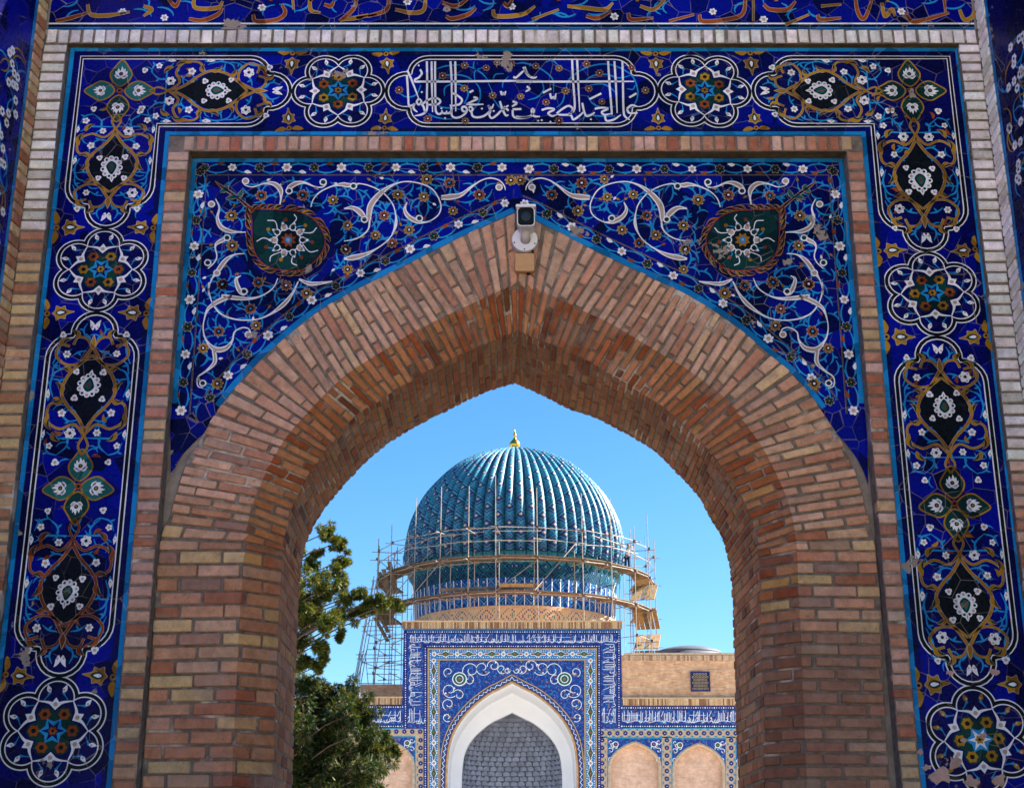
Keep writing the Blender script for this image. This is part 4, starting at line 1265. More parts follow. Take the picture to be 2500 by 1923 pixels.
for si, sd in enumerate(SIDES):
    par = spand[si]
    mir = si == 1
    def sw(u, v, l, mir=mir):
        p = W(u, v, Y0)
        x = 2*AXX - p.x if mir else p.x
        if mir:            # the right arch swings out a little further
            x += 0.0
        return Vector((x, Y0 - l, p.z))
    # turquoise border along frame and arch
    zt_ = SPZ1 - 0.012
    xs = FXL1 + 0.002 if not mir else FXR0 - 0.002
    ztip = W(417, 1000, Y0).z
    sg = 1 if not mir else -1
    tiles_run(W(417, 985, Y0).z, FZ0 - 0.004, False, min(xs, xs + sg*0.030), max(xs, xs + sg*0.030), Y0 - 0.004, 0.32, 'edging_tile', 'turq', par)
    tiles_run(min(xs + sg*0.03, AXX), max(xs + sg*0.03, AXX), True, FZ0 - 0.03, FZ0 - 0.004, Y0 - 0.004, 0.32, 'edging_tile', 'turq', par)
    ep = [p for p in sd.E.pts if p.z > W(560, 1000, Y0).z]
    ep = ep[:-1] + [Vector((AXX, Y0, ep[-1].z))]
    o = None
    seg = 6
    for k in range(0, len(ep) - 1, seg):
        o = Orn(pl_tf(Y0)); q = ep[k:k+seg+1]
        if len(q) < 2: continue
        # strip lying outside the arch line
        out = []
        for i, p in enumerate(q):
            a, b_ = q[max(i-1, 0)], q[min(i+1, len(q)-1)]
            d = (b_ - a).normalized(); nrm = Vector((-d.z, 0, d.x)) * sg
            out.append(((p.x, p.z), (p.x + nrm.x*0.038, p.z + nrm.z*0.038)))
        for (a0, a1), (b0, b1) in zip(out[:-1], out[1:]):
            o.fill([a0, b0, b1, a1], 'turq', 3)
        o.put('edging_tile', par)
    # thin dark line that parts the flower border from the field
    Lp = []
    inner = [Vector((xs + sg*0.115, Y0, W(465, 1010, Y0).z)), Vector((xs + sg*0.105, Y0, FZ0 - 0.125)), Vector((AXX, Y0, FZ0 - 0.125))]
    o = Orn(pl_tf(Y0)); o.ribbon([(p.x, p.z) for p in inner], 0.008, 'tan', 2, 1); o.ribbon([(p.x, p.z) for p in inner], 0.005, 'black', 3, 1)
    arc = []
    for i, p in enumerate(ep):
        a, b_ = ep[max(i-1, 0)], ep[min(i+1, len(ep)-1)]
        d = (b_ - a).normalized(); nrm = Vector((-d.z, 0, d.x)) * sg
        arc.append((p, nrm))
    al = [(p.x + n_.x*0.125, p.z + n_.z*0.125) for p, n_ in arc if abs(p.x + n_.x*0.125 - AXX) > 0.01 and (p.x + n_.x*0.125 - AXX)*sg < 0]
    al = [q for q in al if (q[0] - (xs + sg*0.11))*sg > 0]
    o.ribbon(al, 0.008, 'tan', 2, 1); o.ribbon(al, 0.005, 'black', 3, 1)
    o.put('dividing_line', par)
    # border flowers with their wavy stems
    paths = [([(xs + sg*0.066, W(440, v, Y0).z) for v in (1010, 950, 880, 800, 700, 600, 500, 420)], 'v'), ([(xs + sg*0.07 + (AXX - sg*0.09 - xs - sg*0.07)*f, FZ0 - 0.077) for f in [k_/10 for k_ in range(11)]], 'h'),
             ([(p.x + n_.x*0.082, p.z + n_.z*0.082) for p, n_ in arc if (p.x + n_.x*0.08 - AXX)*sg < -0.06], 'a')]
    for pth, kd in paths:
        Ls = [0]
        for a, b_ in zip(pth[:-1], pth[1:]): Ls.append(Ls[-1] + math.hypot(b_[0]-a[0], b_[1]-a[1]))
        def at(s):
            for i in range(len(Ls)-1):
                if Ls[i+1] >= s:
                    f = (s - Ls[i]) / max(1e-9, Ls[i+1]-Ls[i])
                    return (pth[i][0]+(pth[i+1][0]-pth[i][0])*f, pth[i][1]+(pth[i+1][1]-pth[i][1])*f), (pth[i+1][0]-pth[i][0], pth[i+1][1]-pth[i][1])
            return pth[-1], (pth[-1][0]-pth[-2][0], pth[-1][1]-pth[-2][1])
        step = 0.178; n_f = int(Ls[-1] / step); step = Ls[-1] / max(1, n_f)
        for k in range(n_f + (1 if kd != 'a' else 1)):
            (c, d) = at(min(Ls[-1]-1e-4, k*step + 0.02))
            dl = math.hypot(*d) or 1; dx, dz = d[0]/dl, d[1]/dl; nx, nz = -dz, dx
            wht = k % 2 == (1 if kd != 'v' else 0)
            place('white' if wht else 'dark', 'flower', (c[0] + nx*0.006, Y0, c[1] + nz*0.006), par, rng.uniform(0, 1), 1.0)
            if k < n_f:
                o = Orn(pl_tf(Y0)); st = step
                Q = lambda f, h: (c[0] + dx*f*st + nx*h, c[1] + dz*f*st + nz*h)
                sgk = 1 if k % 2 else -1
                o.ribbon([Q(0, 0), Q(0.25, 0.028*sgk), Q(0.6, 0.030*sgk), Q(1, 0)], [0.008, 0.011, 0.010, 0.004], 'sky', 2, 5)
                o.ribbon([Q(0.1, -0.008*sgk), Q(0.4, -0.03*sgk), Q(0.75, -0.024*sgk)], [0.004, 0.011, 0.004], 'sky', 2, 5)
                o.leaf(Q(0.45, -0.026*sgk), Q(0.72, -0.038*sgk), 0.026, 'white' if k % 2 else 'rust', 3.4, 0.1)
                o.leaf(Q(0.45, 0.03*sgk), Q(0.35, 0.052*sgk), 0.014, 'sky', 2.5)
                o.put('tendril', par)
    # white arabesques
    for pts, wd in SCROLL:
        o = Orn(sw)
        wd = [w_*(0.76 if w_ < 6 else 0.84) for w_ in wd]
        o.ribbon(pts, wd, 'white', 5, 6)
        cw = catmull([(p[0], p[1], w_) for p, w_ in zip(pts, wd)], 6)
        run = []
        for q in cw + [(0, 0, 0)]:
            if q[2] > 6.6: run.append(q)
            else:
                if len(run) > 3: o.ribbon([(a[0], a[1]) for a in run], [max(0.5, (a[2]-5.6)*0.95) for a in run], 'tan', 6, 1)
                run = []
        o.put('scroll', par)
    for i, (u, v) in enumerate(RINGS):
        o = Orn(sw); o.disc((u, v), 9.2, 'white', 6.2, 14, 0.92); o.disc((u, v), 5.8, 'tan' if i % 3 == 0 else 'green', 7, 12, 0.92); o.put('scroll_eye', par)
    # medallion
    o = Orn(sw)
    big = [(MC[0] + (x-MC[0])*1.20, MC[1] + (y-MC[1])*1.20) for x, y in MEDAL]
    mid = [(MC[0] + (x-MC[0])*1.05, MC[1] + (y-MC[1])*1.05) for x, y in MEDAL]
    o.ribbon(mid, 3.2, 'rust', 7.6, 1, True)
    o.fill(MEDAL, 'green', 7)
    nb = 26
    for k in range(nb):
        i0 = int(len(MEDAL)*k/nb); i1 = (i0 + int(len(MEDAL)/nb*1.6)) % len(MEDAL)
        a = (MC[0] + (MEDAL[i0][0]-MC[0])*1.06, MC[1] + (MEDAL[i0][1]-MC[1])*1.06); b_ = (MC[0] + (MEDAL[i1][0]-MC[0])*1.19, MC[1] + (MEDAL[i1][1]-MC[1])*1.19)
        o.leaf(a, b_, 11, 'tan', 7.4, -0.14); o.leaf(a, b_, 9, 'rust' if k % 3 else 'ochre', 8, -0.14); o.leaf((a[0]*.8+b_[0]*.2, a[1]*.8+b_[1]*.2), b_, 5.0, 'black', 8.6, -0.14)
    # stalk towards the corner of the panel
    stk = G4([(505,385),(455,345),(390,290),(320,240),(270,205),(240,178)])
    o.ribbon(stk, [10, 9, 6, 9, 6, 2], 'tan', 7.2, 5); o.ribbon(stk, [8, 6, 4, 6, 4, 1], 'rust', 8, 5); o.ribbon(stk[1:5], [4, 3, 4, 2], 'black', 8.8, 5)
    for a, b_ in (((390,290), (425,225)), ((390,290), (310,310)), ((320,240), (300,200)), ((320,240), (275,262))):
        a, b_ = G4([a])[0], G4([b_])[0]; o.leaf(a, b_, 13, 'tan', 7.3, 0.15); o.leaf(a, b_, 10, 'teal', 8, 0.15)
    for k in range(7):
        t = 2*math.pi*k/7 + 0.3
        p0 = (MC[0] + 36*math.cos(t), MC[1] + 33*math.sin(t)); p1 = (MC[0] + 60*math.cos(t+0.25), MC[1] + 54*math.sin(t+0.25)); p2 = (MC[0] + 78*math.cos(t+0.1), MC[1] + 64*math.sin(t+0.1))
        if pt_in(p2, MEDAL): o.ribbon([p0, p1, p2], [1.8, 2.4, 2.2], 'white', 8, 5)
        q0 = (MC[0] + 40*math.cos(t+.45), MC[1] + 36*math.sin(t+.45)); q1 = (MC[0] + 58*math.cos(t+.7), MC[1] + 50*math.sin(t+.7))
        if pt_in(q1, MEDAL): o.ribbon([q0, ((q0[0]+q1[0])/2 - 5, (q0[1]+q1[1])/2), q1], [1.5, 3.4, 1.5], 'sky', 8, 4); o.disc(q1, 5, 'ochre' if k % 2 else 'rust', 9, 7)
    o.ribbon([(MC[0] + 30*math.cos(k*0.3142), MC[1] + 28*math.sin(k*0.3142)) for k in range(20)], 2.6, 'white', 9, 1, True)
    for k in range(10):
        t = 2*math.pi*k/10
        c = (MC[0] + 34*math.cos(t), MC[1] + 32*math.sin(t)); tip = (MC[0] + 50*math.cos(t), MC[1] + 46*math.sin(t))
        o.disc(c, 8.6, 'white', 9.6, 9); o.leaf(c, tip, 10, 'white', 9.6)
        o.disc(c, 6.0, 'tan' if k % 2 else 'green', 10.4, 8)
    o.disc(MC, 25, 'black', 10.2, 18, 0.93)
    st = []
    for k in range(16):
        t = math.pi/8*k; rr_ = 20 if k % 2 else 13
        st.append((MC[0] + rr_*math.cos(t), MC[1] + rr_*0.93*math.sin(t)))
    o.fill(st, 'rust' if not mir else 'ochre', 11); o.disc(MC, 8, 'sky', 12, 9); o.disc(MC, 3.5, 'tan', 13, 7)
    o.put('medallion', par)
    # flowers and light blue tendrils
    rr = random.Random(5 + si)
    ar = [(p.x, p.z) for p in sd.E.pts]
    def inside(u, v, mrg=26):
        if u < 466 + 0.045*(900 - v)*0 + max(0, (560 - v))*0.0 + 0.0: return False
        if v < 434: return False
        if u > 1240: return False
        # below the border along the arch
        xe = [(a, b_) for a, b_ in EL]
        for (a0, b0), (a1, b1) in zip(xe[:-1], xe[1:]):
            if a0 <= u <= a1:
                ve = b0 + (b1-b0)*(u-a0)/(a1-a0)
                return v < ve - 62
        return False
    pts_fl = []
    for (u, v), kd in FLW:
        kind = kd if kd == 'ochre' else ('rust' if rr.random() < 0.6 else 'rustb')
        place(kind, 'flower', sw(u, v, 0), par, rr.uniform(0, 1), rr.uniform(0.88, 1.05)); pts_fl.append((u, v))
    n_t = 0; tries = 0; seen_t = []
    while n_t < 160 and tries < 9000:
        tries += 1
        if n_t < 95:
            bu, bv = rr.choice(pts_fl); t = rr.uniform(0, 6.28); u, v = bu + 13*math.cos(t), bv + 12*math.sin(t)
        else:
            u, v = rr.uniform(470, 1240), rr.uniform(436, 1000); t = rr.uniform(0, 6.28)
        cv = rr.choice((-1, 1)) * rr.uniform(0.5, 1.1); st = rr.uniform(11, 17)
        pts = [(u, v)]; a = t
        for q in range(3):
            a += cv*0.55; pts.append((pts[-1][0] + st*math.cos(a), pts[-1][1] + st*math.sin(a)))
        if not all(inside(*q) for q in pts): continue
        if any(math.hypot(q[0]-MC[0], (q[1]-MC[1])*1.15) < 112 for q in pts): continue
        if any(math.hypot(pts[2][0]-a_[0], pts[2][1]-a_[1]) < 21 for a_ in seen_t): continue
        seen_t.append(pts[2])
        o = Orn(sw)
        o.ribbon(pts, [2.2, 4.2, 3.8, 1.2], 'sky', 2 + 0.015*(n_t % 60), 4)
        m_ = pts[1]; o.leaf(m_, (m_[0] + 13*math.cos(t - cv*0.5), m_[1] + 13*math.sin(t - cv*0.5)), 5, 'sky', 2.05 + 0.015*(n_t % 60))
        if n_t % 4 == 0:
            e_ = pts[-1]; o.leaf(e_, (e_[0] + 11*math.cos(a), e_[1] + 11*math.sin(a)), 6, rr.choice(('ochre', 'rust', 'white', 'ochre')), 3.2)
        o.put('tendril', par); n_t += 1
    # plaster strip at the foot, beside the last tiles
# plaster filling between frame and arch foot
for si, sd in enumerate(SIDES):
    m_ = MB(); xs = FXL1 - 0.005 if si == 0 else FXR0 + 0.005
    pts = [p for p in sd.E.pts if p.z <= W(440, 960, Y0).z]
    for a, b_ in zip(pts[:-1], pts[1:]):
        fa = 1.0; fb_ = 1.0
        m_.quad((xs, Y0 + 0.022, a.z), (a.x, Y0 + 0.012, a.z), (b_.x, Y0 + 0.012, b_.z), (xs, Y0 + 0.022, b_.z))
    padd(m_, 'plaster_fill', M['plaster'], spand[si])

# ------------------------------------------------------------------ frieze above
yf = YW + 0.004
m_ = Orn(pl_tf(yf))
m_.fill([(OXL0+.02, OZ1+0.004), (OXR1-.02, OZ1+0.004), (OXR1-.02, OZ1+0.016), (OXL0+.02, OZ1+0.016)], 'turq', 1)
m_.fill([(OXL0+.02, OZ1+0.018), (OXR1-.02, OZ1+0.018), (OXR1-.02, OZ1+0.036), (OXL0+.02, OZ1+0.036)], 'black', 1)
m_.fill([(OXL0+.02, OZ1+0.038), (OXR1-.02, OZ1+0.038), (OXR1-.02, OZ1+0.050), (OXL0+.02, OZ1+0.050)], 'white', 1)
m_.put('border_lines', frieze)
FS = [(0, [[(330,130),(420,110),(520,80)],[(520,30),(540,90),(640,95),(770,75)],[(850,40),(900,60),(850,100)],[(1120,115),(1200,125),(1290,90),(1320,50)],[(1000,0),(1040,40),(1070,-10)],[(1150,-20),(1160,50),(1290,50),(1320,10)],[(1500,90),(1520,130),(1640,120),(1690,80),(1670,30)],[(1730,-60),(1740,60)],[(1840,-40),(1840,60),(1900,80)],[(1920,30),(1960,40),(1980,10)],[(2030,120),(2110,110),(2184,90)]]),
      (800, [[(70,130),(150,60),(180,-20)],[(170,110),(290,90)],[(240,100),(350,60),(360,-40)],[(400,60),(500,80),(570,60),(580,-40)],[(700,100),(740,115),(830,90),(880,50)],[(680,20),(760,40),(840,-10)],[(980,60),(1000,100),(1150,90),(1230,40)],[(1040,20),(1070,40),(1100,-10)],[(1210,120),(1370,60)],[(1420,40),(1520,50),(1640,60),(1690,20)],[(1530,100),(1600,110),(1680,70)],[(1780,80),(1800,120),(1930,110)],[(1850,40),(1930,60),(2000,0)]]),
      (1600, [[(80,130),(230,90)],[(260,90),(280,130),(420,120),(520,80),(530,-60)],[(580,-80),(580,130)],[(640,30),(680,60),(780,60),(830,10)],[(770,150),(910,90)],[(960,90),(980,120),(1100,110)],[(980,40),(1100,30)],[(1180,-30),(1200,80),(1240,110),(1290,-20)],[(1340,20),(1360,100),(1400,60),(1420,100)],[(1480,80),(1520,130),(1600,120),(1740,80)],[(1700,-60),(1720,80)],[(1800,60),(1830,120),(1880,100),(1900,40)]])]
rr = random.Random(3)
for ox, ss in FS:
    for p in ss:
        q = [(ox + x/2.4267, y/2.4267) for x, y in p]
        o = Orn(px_tf(yf)); c = rr.choice(('rust', 'rust', 'ochre'))
        wd = [8.5]*len(q); wd[-1] = 4; wd[0] = 6
        o.ribbon(q, [a + 2 for a in wd], 'tan', 4, 6); o.ribbon(q, wd, c, 5, 6); o.put('letter_stroke', frieze)
for k in range(26):        # uprights of the letters, mostly above the picture
    u = 130 + k*88 + rr.uniform(-20, 20)
    o = Orn(px_tf(yf)); t = rr.uniform(-10, 6)
    o.ribbon([(u, t), (u + rr.uniform(-3, 3), -150), (u, -290)], [8, 9, 9], rr.choice(('rust', 'ochre')), 5, 4); o.put('letter_stroke', frieze)
for k in range(62):
    u = rr.uniform(110, 2370); v = rr.uniform(-40, 46)
    t = rr.uniform(0, 6.28); cv = rr.choice((-1, 1)); pts = [(u, v)]; a = t
    for q in range(4):
        a += cv*0.45; pts.append((pts[-1][0] + 15*math.cos(a), pts[-1][1] + 9*math.sin(a)))
    if max(p[1] for p in pts) > 56 or min(p[0] for p in pts) < 105 or max(p[0] for p in pts) > 2385: continue
    o = Orn(px_tf(yf)); o.ribbon(pts, [2, 4, 4.5, 4, 1.5], 'sky', 2 + 0.02*k, 4); o.put('tendril', frieze)
for (u, v) in ((402,45),(300,30),(995,6),(1500,42),(1864,49),(640,20),(2200,30),(1250,18),(1740,30)):
    place('white', 'flower', W(u, v, yf), frieze, 0.2, 0.9)

# ------------------------------------------------------------------ side walls of the gate's bay
for s in (-1, 1):
    x_in = OXL0 if s < 0 else OXR1
    side = pempty('bay_side')
    dirv = Vector((s*0.14, -1, 0)).normalized()       # runs towards the viewer, opening out a little
    nrm = Vector((-s, -0.14*1, 0)).normalized()
    base = Vector((x_in, YW, 0))
    def SP_(d, z, l=0.0): return base + dirv*d + Vector((0, 0, z)) + nrm*l
    Ld = 6.3  # length out of view set to shade the floor before the gate
    m_ = MB()
    lo_ = [SP_(0, 0), SP_(Ld, 0), SP_(Ld, 0) - nrm*0.9, SP_(0, 0) - nrm*0.9 + Vector((0, 0.12, 0))]
    hi_ = [p + Vector((0, 0, ZTOP + 1.2)) for p in lo_]
    iv = [m_.vert(p) for p in lo_ + hi_]
    for q in ((0,1,5,4),(1,2,6,5),(2,3,7,6),(3,0,4,7),(4,5,6,7)): m_.face([iv[k] for k in q])
    padd(m_, 'wall', M['plaster'], side)
    # brick edging, one brick wide, beside the corner
    n = 84; z = OZ1 + 0.30
    for k in range(n):
        m_ = MB(); zz = z - k*0.0735
        if zz < 2.4: break
        t_ = pick(WHITE if zz > (zw_l + 0.6 if s < 0 else zw_r) and s > 0 else YEL)
        zig = 0.02*math.sin(k*2.1) if s > 0 else 0
        brick_on(m_, lambda a, t, l: SP_(a, t + (a*0.35 if s > 0 else 0), l), 0.012, 0.135 + zig*0.5, zz - 0.031, zz + 0.029, 0.016, t_, bev=0.008)
        padd(m_, 'border_brick', M['brick'], side, fix=True)
    m_ = MB(); m_.quad(SP_(0.17, 0, 0.012), SP_(Ld - 0.05, 0, 0.012), SP_(Ld - 0.05, ZTOP, 0.012), SP_(0.17, ZTOP, 0.012))
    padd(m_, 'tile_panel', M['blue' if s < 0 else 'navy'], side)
    m_ = MB(); m_.quad(SP_(0.15, 0, 0.014), SP_(0.185, 0, 0.014), SP_(0.185, ZTOP, 0.014), SP_(0.15, ZTOP, 0.014))
    padd(m_, 'edging_tile', M['turq'], side)
    tf = lambda d, z_, l: SP_(d, z_, 0.013 + l)
    rr = random.Random(77 + s)
    for k in range(100):
        d = rr.uniform(0.24, 0.62); z_ = rr.uniform(3.9, 6.7)
        o = Orn(tf); t = rr.uniform(0, 6.28); cv = rr.choice((-1, 1)); pts = [(d, z_)]; a = t
        for q in range(4): a += cv*0.55; pts.append((pts[-1][0] + 0.055*math.cos(a), pts[-1][1] + 0.055*math.sin(a)))
        if min(p[0] for p in pts) < 0.2: continue
        o.ribbon(pts, [0.006, 0.013, 0.013, 0.01, 0.004], 'sky' if k % 3 else 'ochre', 2 + 0.02*k, 4)
        c = pts[0]; 
        for q in range(6): o.disc((c[0] + 0.02*math.cos(q*1.047), c[1] + 0.02*math.sin(q*1.047)), 0.013, 'white', 4.5, 7)
        o.disc(c, 0.011, 'tan' if k % 2 else 'green', 5.5, 7)
        o.put('flower_spray', side)
# ------------------------------------------------------------------ far materials
def far_glaze(name, lo, hi, rough=0.3, scale=6.0, fleck=None):
    m, nt, ns, ln, b = nodes_of(name)
    p = pos(nt)
    n1 = noise(nt, p, scale, 3, 0.7)
    c = mixc(nt, maprange(nt, n1, 0.35, 0.65), lo, hi)
    if fleck:
        c = mixc(nt, maprange(nt, noise(nt, p, 7.5, 2, 0.5), 0.55, 0.59, 0, 0.8), c, fleck[0])
        c = mixc(nt, maprange(nt, noise(nt, p, 9.3, 1, 0.5), 0.66, 0.69, 0, 0.9), c, fleck[1])
    ln.new(c, b.inputs['Base Color'])
    b.inputs['Roughness'].default_value = rough
    b.inputs['Specular IOR Level'].default_value = 0.3
    return m
FM = {'blue': far_glaze('mausoleum blue glaze', (0.005, 0.014, 0.13), (0.014, 0.055, 0.30), scale=5, fleck=((0.02, 0.16, 0.40), (0.35, 0.13, 0.05))), 'navy': far_glaze('mausoleum navy glaze', (0.006, 0.01, 0.09), (0.01, 0.02, 0.18)),
      'turq': far_glaze('mausoleum turquoise glaze', (0.01, 0.16, 0.30), (0.02, 0.30, 0.46)), 'sky': far_glaze('mausoleum light blue glaze', (0.02, 0.14, 0.34), (0.03, 0.22, 0.48)), 'white': far_glaze('mausoleum white glaze', (0.72, 0.74, 0.76), (0.88, 0.88, 0.88)),
      'black': far_glaze('mausoleum black glaze', (0.01, 0.012, 0.015), (0.02, 0.02, 0.025)), 'green': far_glaze('mausoleum green glaze', (0.01, 0.07, 0.035), (0.02, 0.13, 0.06)), 'teal': far_glaze('mausoleum teal glaze', (0.01, 0.14, 0.16), (0.02, 0.26, 0.28)),
      'ochre': far_glaze('gilded brick line', (0.36, 0.22, 0.08), (0.52, 0.34, 0.14), 0.6), 'rust': far_glaze('mausoleum rust glaze', (0.22, 0.06, 0.02), (0.36, 0.12, 0.04)), 'tan': far_glaze('buff brick', (0.44, 0.30, 0.18), (0.58, 0.42, 0.27), 0.8)}
FTM = [FM[k] for k in TMK]
def far_brick(name, c1, c2, cm, scale):
    m, nt, ns, ln, b = nodes_of(name)
    p = pos(nt)
    mp = N(nt, 'ShaderNodeMapping'); mp.inputs['Rotation'].default_value = (R(90), 0, 0)
    ln.new(p, mp.inputs['Vector'])
    bt = N(nt, 'ShaderNodeTexBrick'); bt.inputs['Scale'].default_value = scale
    bt.inputs['Brick Width'].default_value = 0.30; bt.inputs['Row Height'].default_value = 0.085
    bt.inputs['Mortar Size'].default_value = 0.012; bt.inputs['Bias'].default_value = 0.0
    for k, c in (('Color1', c1), ('Color2', c2), ('Mortar', cm)): bt.inputs[k].default_value = (*c, 1)
    ln.new(mp.outputs[0], bt.inputs['Vector'])
    n1 = noise(nt, p, 2.2, 6, 0.75)
    n2 = noise(nt, p, 0.35, 4, 0.6)
    c = mixc(nt, 1.0, bt.outputs['Color'], mixc(nt, maprange(nt, n1, 0.3, 0.7), (0.68, 0.62, 0.58), (1.22, 1.2, 1.18)), 'MULTIPLY')
    c = mixc(nt, maprange(nt, n2, 0.5, 0.75, 0, 0.35), c, (0.30, 0.17, 0.10))
    ln.new(c, b.inputs['Base Color']); b.inputs['Roughness'].default_value = 0.9
    bump(nt, b, bt.outputs['Fac'], -0.3, 0.01)
    return m
FM['brick'] = far_brick('mausoleum brickwork', (0.56, 0.27, 0.12), (0.72, 0.43, 0.23), (0.56, 0.41, 0.27), 1.0)
FM['pinkbrick'] = far_brick('niche brickwork', (0.68, 0.40, 0.26), (0.76, 0.49, 0.33), (0.66, 0.50, 0.37), 1.0)
FM['plaster'] = plain('white lime plaster', (0.86, 0.86, 0.87), 0.8, 0.04, 0.8)
FM['cell'] = plain('grey blue glazed brick', (0.30, 0.33, 0.42), 0.5, 0.35, 1.7)
FM['cellgap'] = plain('grey plaster joint', (0.20, 0.215, 0.26), 0.9, 0.2, 2.0)
FM['roof'] = plain('grey metal roofing', (0.07, 0.085, 0.115), 0.7, 0.3, 0.7)

YF = 74.0; YG = 74.03; YN = 78.0; XC = 1250.0
maus = empty('mausoleum', (0, YF, 0))
tag(maus, 'mausoleum with a ribbed turquoise dome behind a blue tiled portal screen', 'building')
def mpart(name):
    e = bpy.data.objects.new(name, None); link(e, maus); return e
def far_tf(Y): return lambda u, v, l: W(u, v, Y) + Vector((0, -l*10, 0))
def fput(o, name, par): return padd(o.mb, name, FTM, par)
screen = mpart('portal_screen')
# outer and inner arch lines of the screen (left half, photo pixels, foot to apex)
OA = [(1092,1990),(1092,1923),(1093,1870),(1100,1816),(1119,1771),(1152,1730),(1193,1697),(1222,1682),(1250,1667)]
IA = [(1127,1990),(1127,1923),(1128,1882),(1135,1837),(1156,1800),(1193,1767),(1222,1752),(1250,1738)]
def smooth_px(P): return catmull(P, 4)
OAs, IAs = smooth_px(OA), smooth_px(IA)
mir = lambda P: [(2*XC - u, v) for u, v in P]
SL, SR, ST_ = 984, 1517, 1533
ZS = W(XC, ST_, YF).z
XSL, XSR = W(SL, 1600, YF).x, W(SR, 1600, YF).x
xc = W(XC, 1700, YF).x
body = MB()
for sgn, side in ((-1, OAs), (1, mir(OAs))):
    xo = XSL if sgn < 0 else XSR
    xlo = W(1044 if sgn < 0 else 1457, 1800, YF).x; zlo_ = W(XC, 1778, YF).z
    P = [W(u, v, YF) for u, v in side]
    P = [Vector((P[0].x, YF, 0))] + P
    for a, b_ in zip(P[:-1], P[1:]):
        if a.z < zlo_ < b_.z:
            c_ = a.lerp(b_, (zlo_ - a.z)/(b_.z - a.z)); segs = ((a, c_), (c_, b_))
        else: segs = ((a, b_),)
        for a_, c_ in segs:
            xe = xlo if (a_.z + c_.z)/2 < zlo_ else xo
            body.quad((xe, YF, a_.z), (a_.x, YF, a_.z), (c_.x, YF, c_.z), (xe, YF, c_.z))
    body.quad((xo, YF, P[-1].z), (xc, YF, P[-1].z), (xc, YF, ZS), (xo, YF, ZS))
    body.quad((xo, YF, zlo_), (xo, YF + 8.5, zlo_), (xo, YF + 8.5, ZS), (xo, YF, ZS), 1)
body.quad((XSL, YF, ZS), (XSR, YF, ZS), (XSR, YF + 8.5, ZS), (XSL, YF + 8.5, ZS), 1)
body.quad((XSL, YF + 8.5, 0), (XSR, YF + 8.5, 0), (XSR, YF + 8.5, ZS), (XSL, YF + 8.5, ZS), 1)
padd(body, 'wall', [FM['blue'], FM['brick']], screen)
# white recess: soffit, then the face of an inner arch, then the blue grey niche
rec = MB()
def scaled(P, Y): return [W(u, v, YF) for u, v in P], Y
for sgn in (-1, 1):
    A = [W(u, v, YF) for u, v in (OAs if sgn < 0 else mir(OAs))]; A = [Vector((A[0].x, YF, 0))] + A
    B = [Vector((p.x, YN, p.z)) for p in A]
    Cc = [W(u, v, YN) for u, v in (IAs if sgn < 0 else mir(IAs))]; Cc = [Vector((Cc[0].x, YN, 0))] + Cc
    for a, b_, a2, b2 in zip(A[:-1], A[1:], B[:-1], B[1:]): rec.quad(a, b_, b2, a2)
    m = min(len(B), len(Cc))
    f = lambda Q, t: Q[min(len(Q)-1, int(t*(len(Q)-1)))].lerp(Q[min(len(Q)-1, int(t*(len(Q)-1))+1)], t*(len(Q)-1) - int(t*(len(Q)-1)))
    for k in range(30):
        t0, t1 = k/30, (k+1)/30
        rec.quad(f(B, t0), f(B, t1), f(Cc, t1), f(Cc, t0))
    D = [p + Vector((0, 0.5, 0)) for p in Cc]
    for a, b_, a2, b2 in zip(Cc[:-1], Cc[1:], D[:-1], D[1:]): rec.quad(a, b_, b2, a2)
padd(rec, 'white_recess', FM['plaster'], screen)
# niche: concave wall with rows of small arched cells
nic = mpart('niche')
rN = (W(1372, 1850, YN).x - W(1128, 1850, YN).x) / 2 + 0.15
cN = Vector((W(XC, 1850, YN).x, YN + 0.4, 0))
zspr, zap = W(XC, 1850, YN).z, W(XC, 1730, YN).z + 0.4
def niche_pt(a, z, off=0.0):
    # a 0..pi across, radius shrinks above the springing
    f = 1.0 if z < zspr else math.sqrt(max(0.0, 1 - ((z - zspr)/(zap - zspr + 0.2))**2.2))
    r = rN * f - off
    return cN + Vector((-math.cos(a)*r, math.sin(a)*r*0.9, z))
m_ = MB(); rows = []
for k in range(26):
    z = 3.0 + (zap + 0.15 - 3.0)*k/25
    rows.append([m_.vert(niche_pt(math.pi*j/28, z)) for j in range(29)])
for a, b_ in zip(rows[:-1], rows[1:]):
    for j in range(28): m_.face((a[j], a[j+1], b_[j+1], b_[j]))
padd(m_, 'niche_wall', FM['cellgap'], nic)
cm_ = MB()
pts = [(-0.5, 0), (0.5, 0), (0.5, 0.55), (0.3, 0.85), (0, 1.0), (-0.3, 0.85), (-0.5, 0.55)]
fr = [cm_.vert((x*0.86, -0.10, z*0.9)) for x, z in pts]; bk = [cm_.vert((x*0.96, 0.06, z*0.96)) for x, z in pts]
cm_.face(fr, 0)
for k in range(7): cm_.face((fr[k], bk[k], bk[(k+1)%7], fr[(k+1)%7]))
cell_me = cm_.mesh('muqarnas_cell', [FM['cell']])
cnt = 0
rr = random.Random(9)
rowh = 0.265
z = W(XC, 1930, YN).z - 0.1
kk = 0
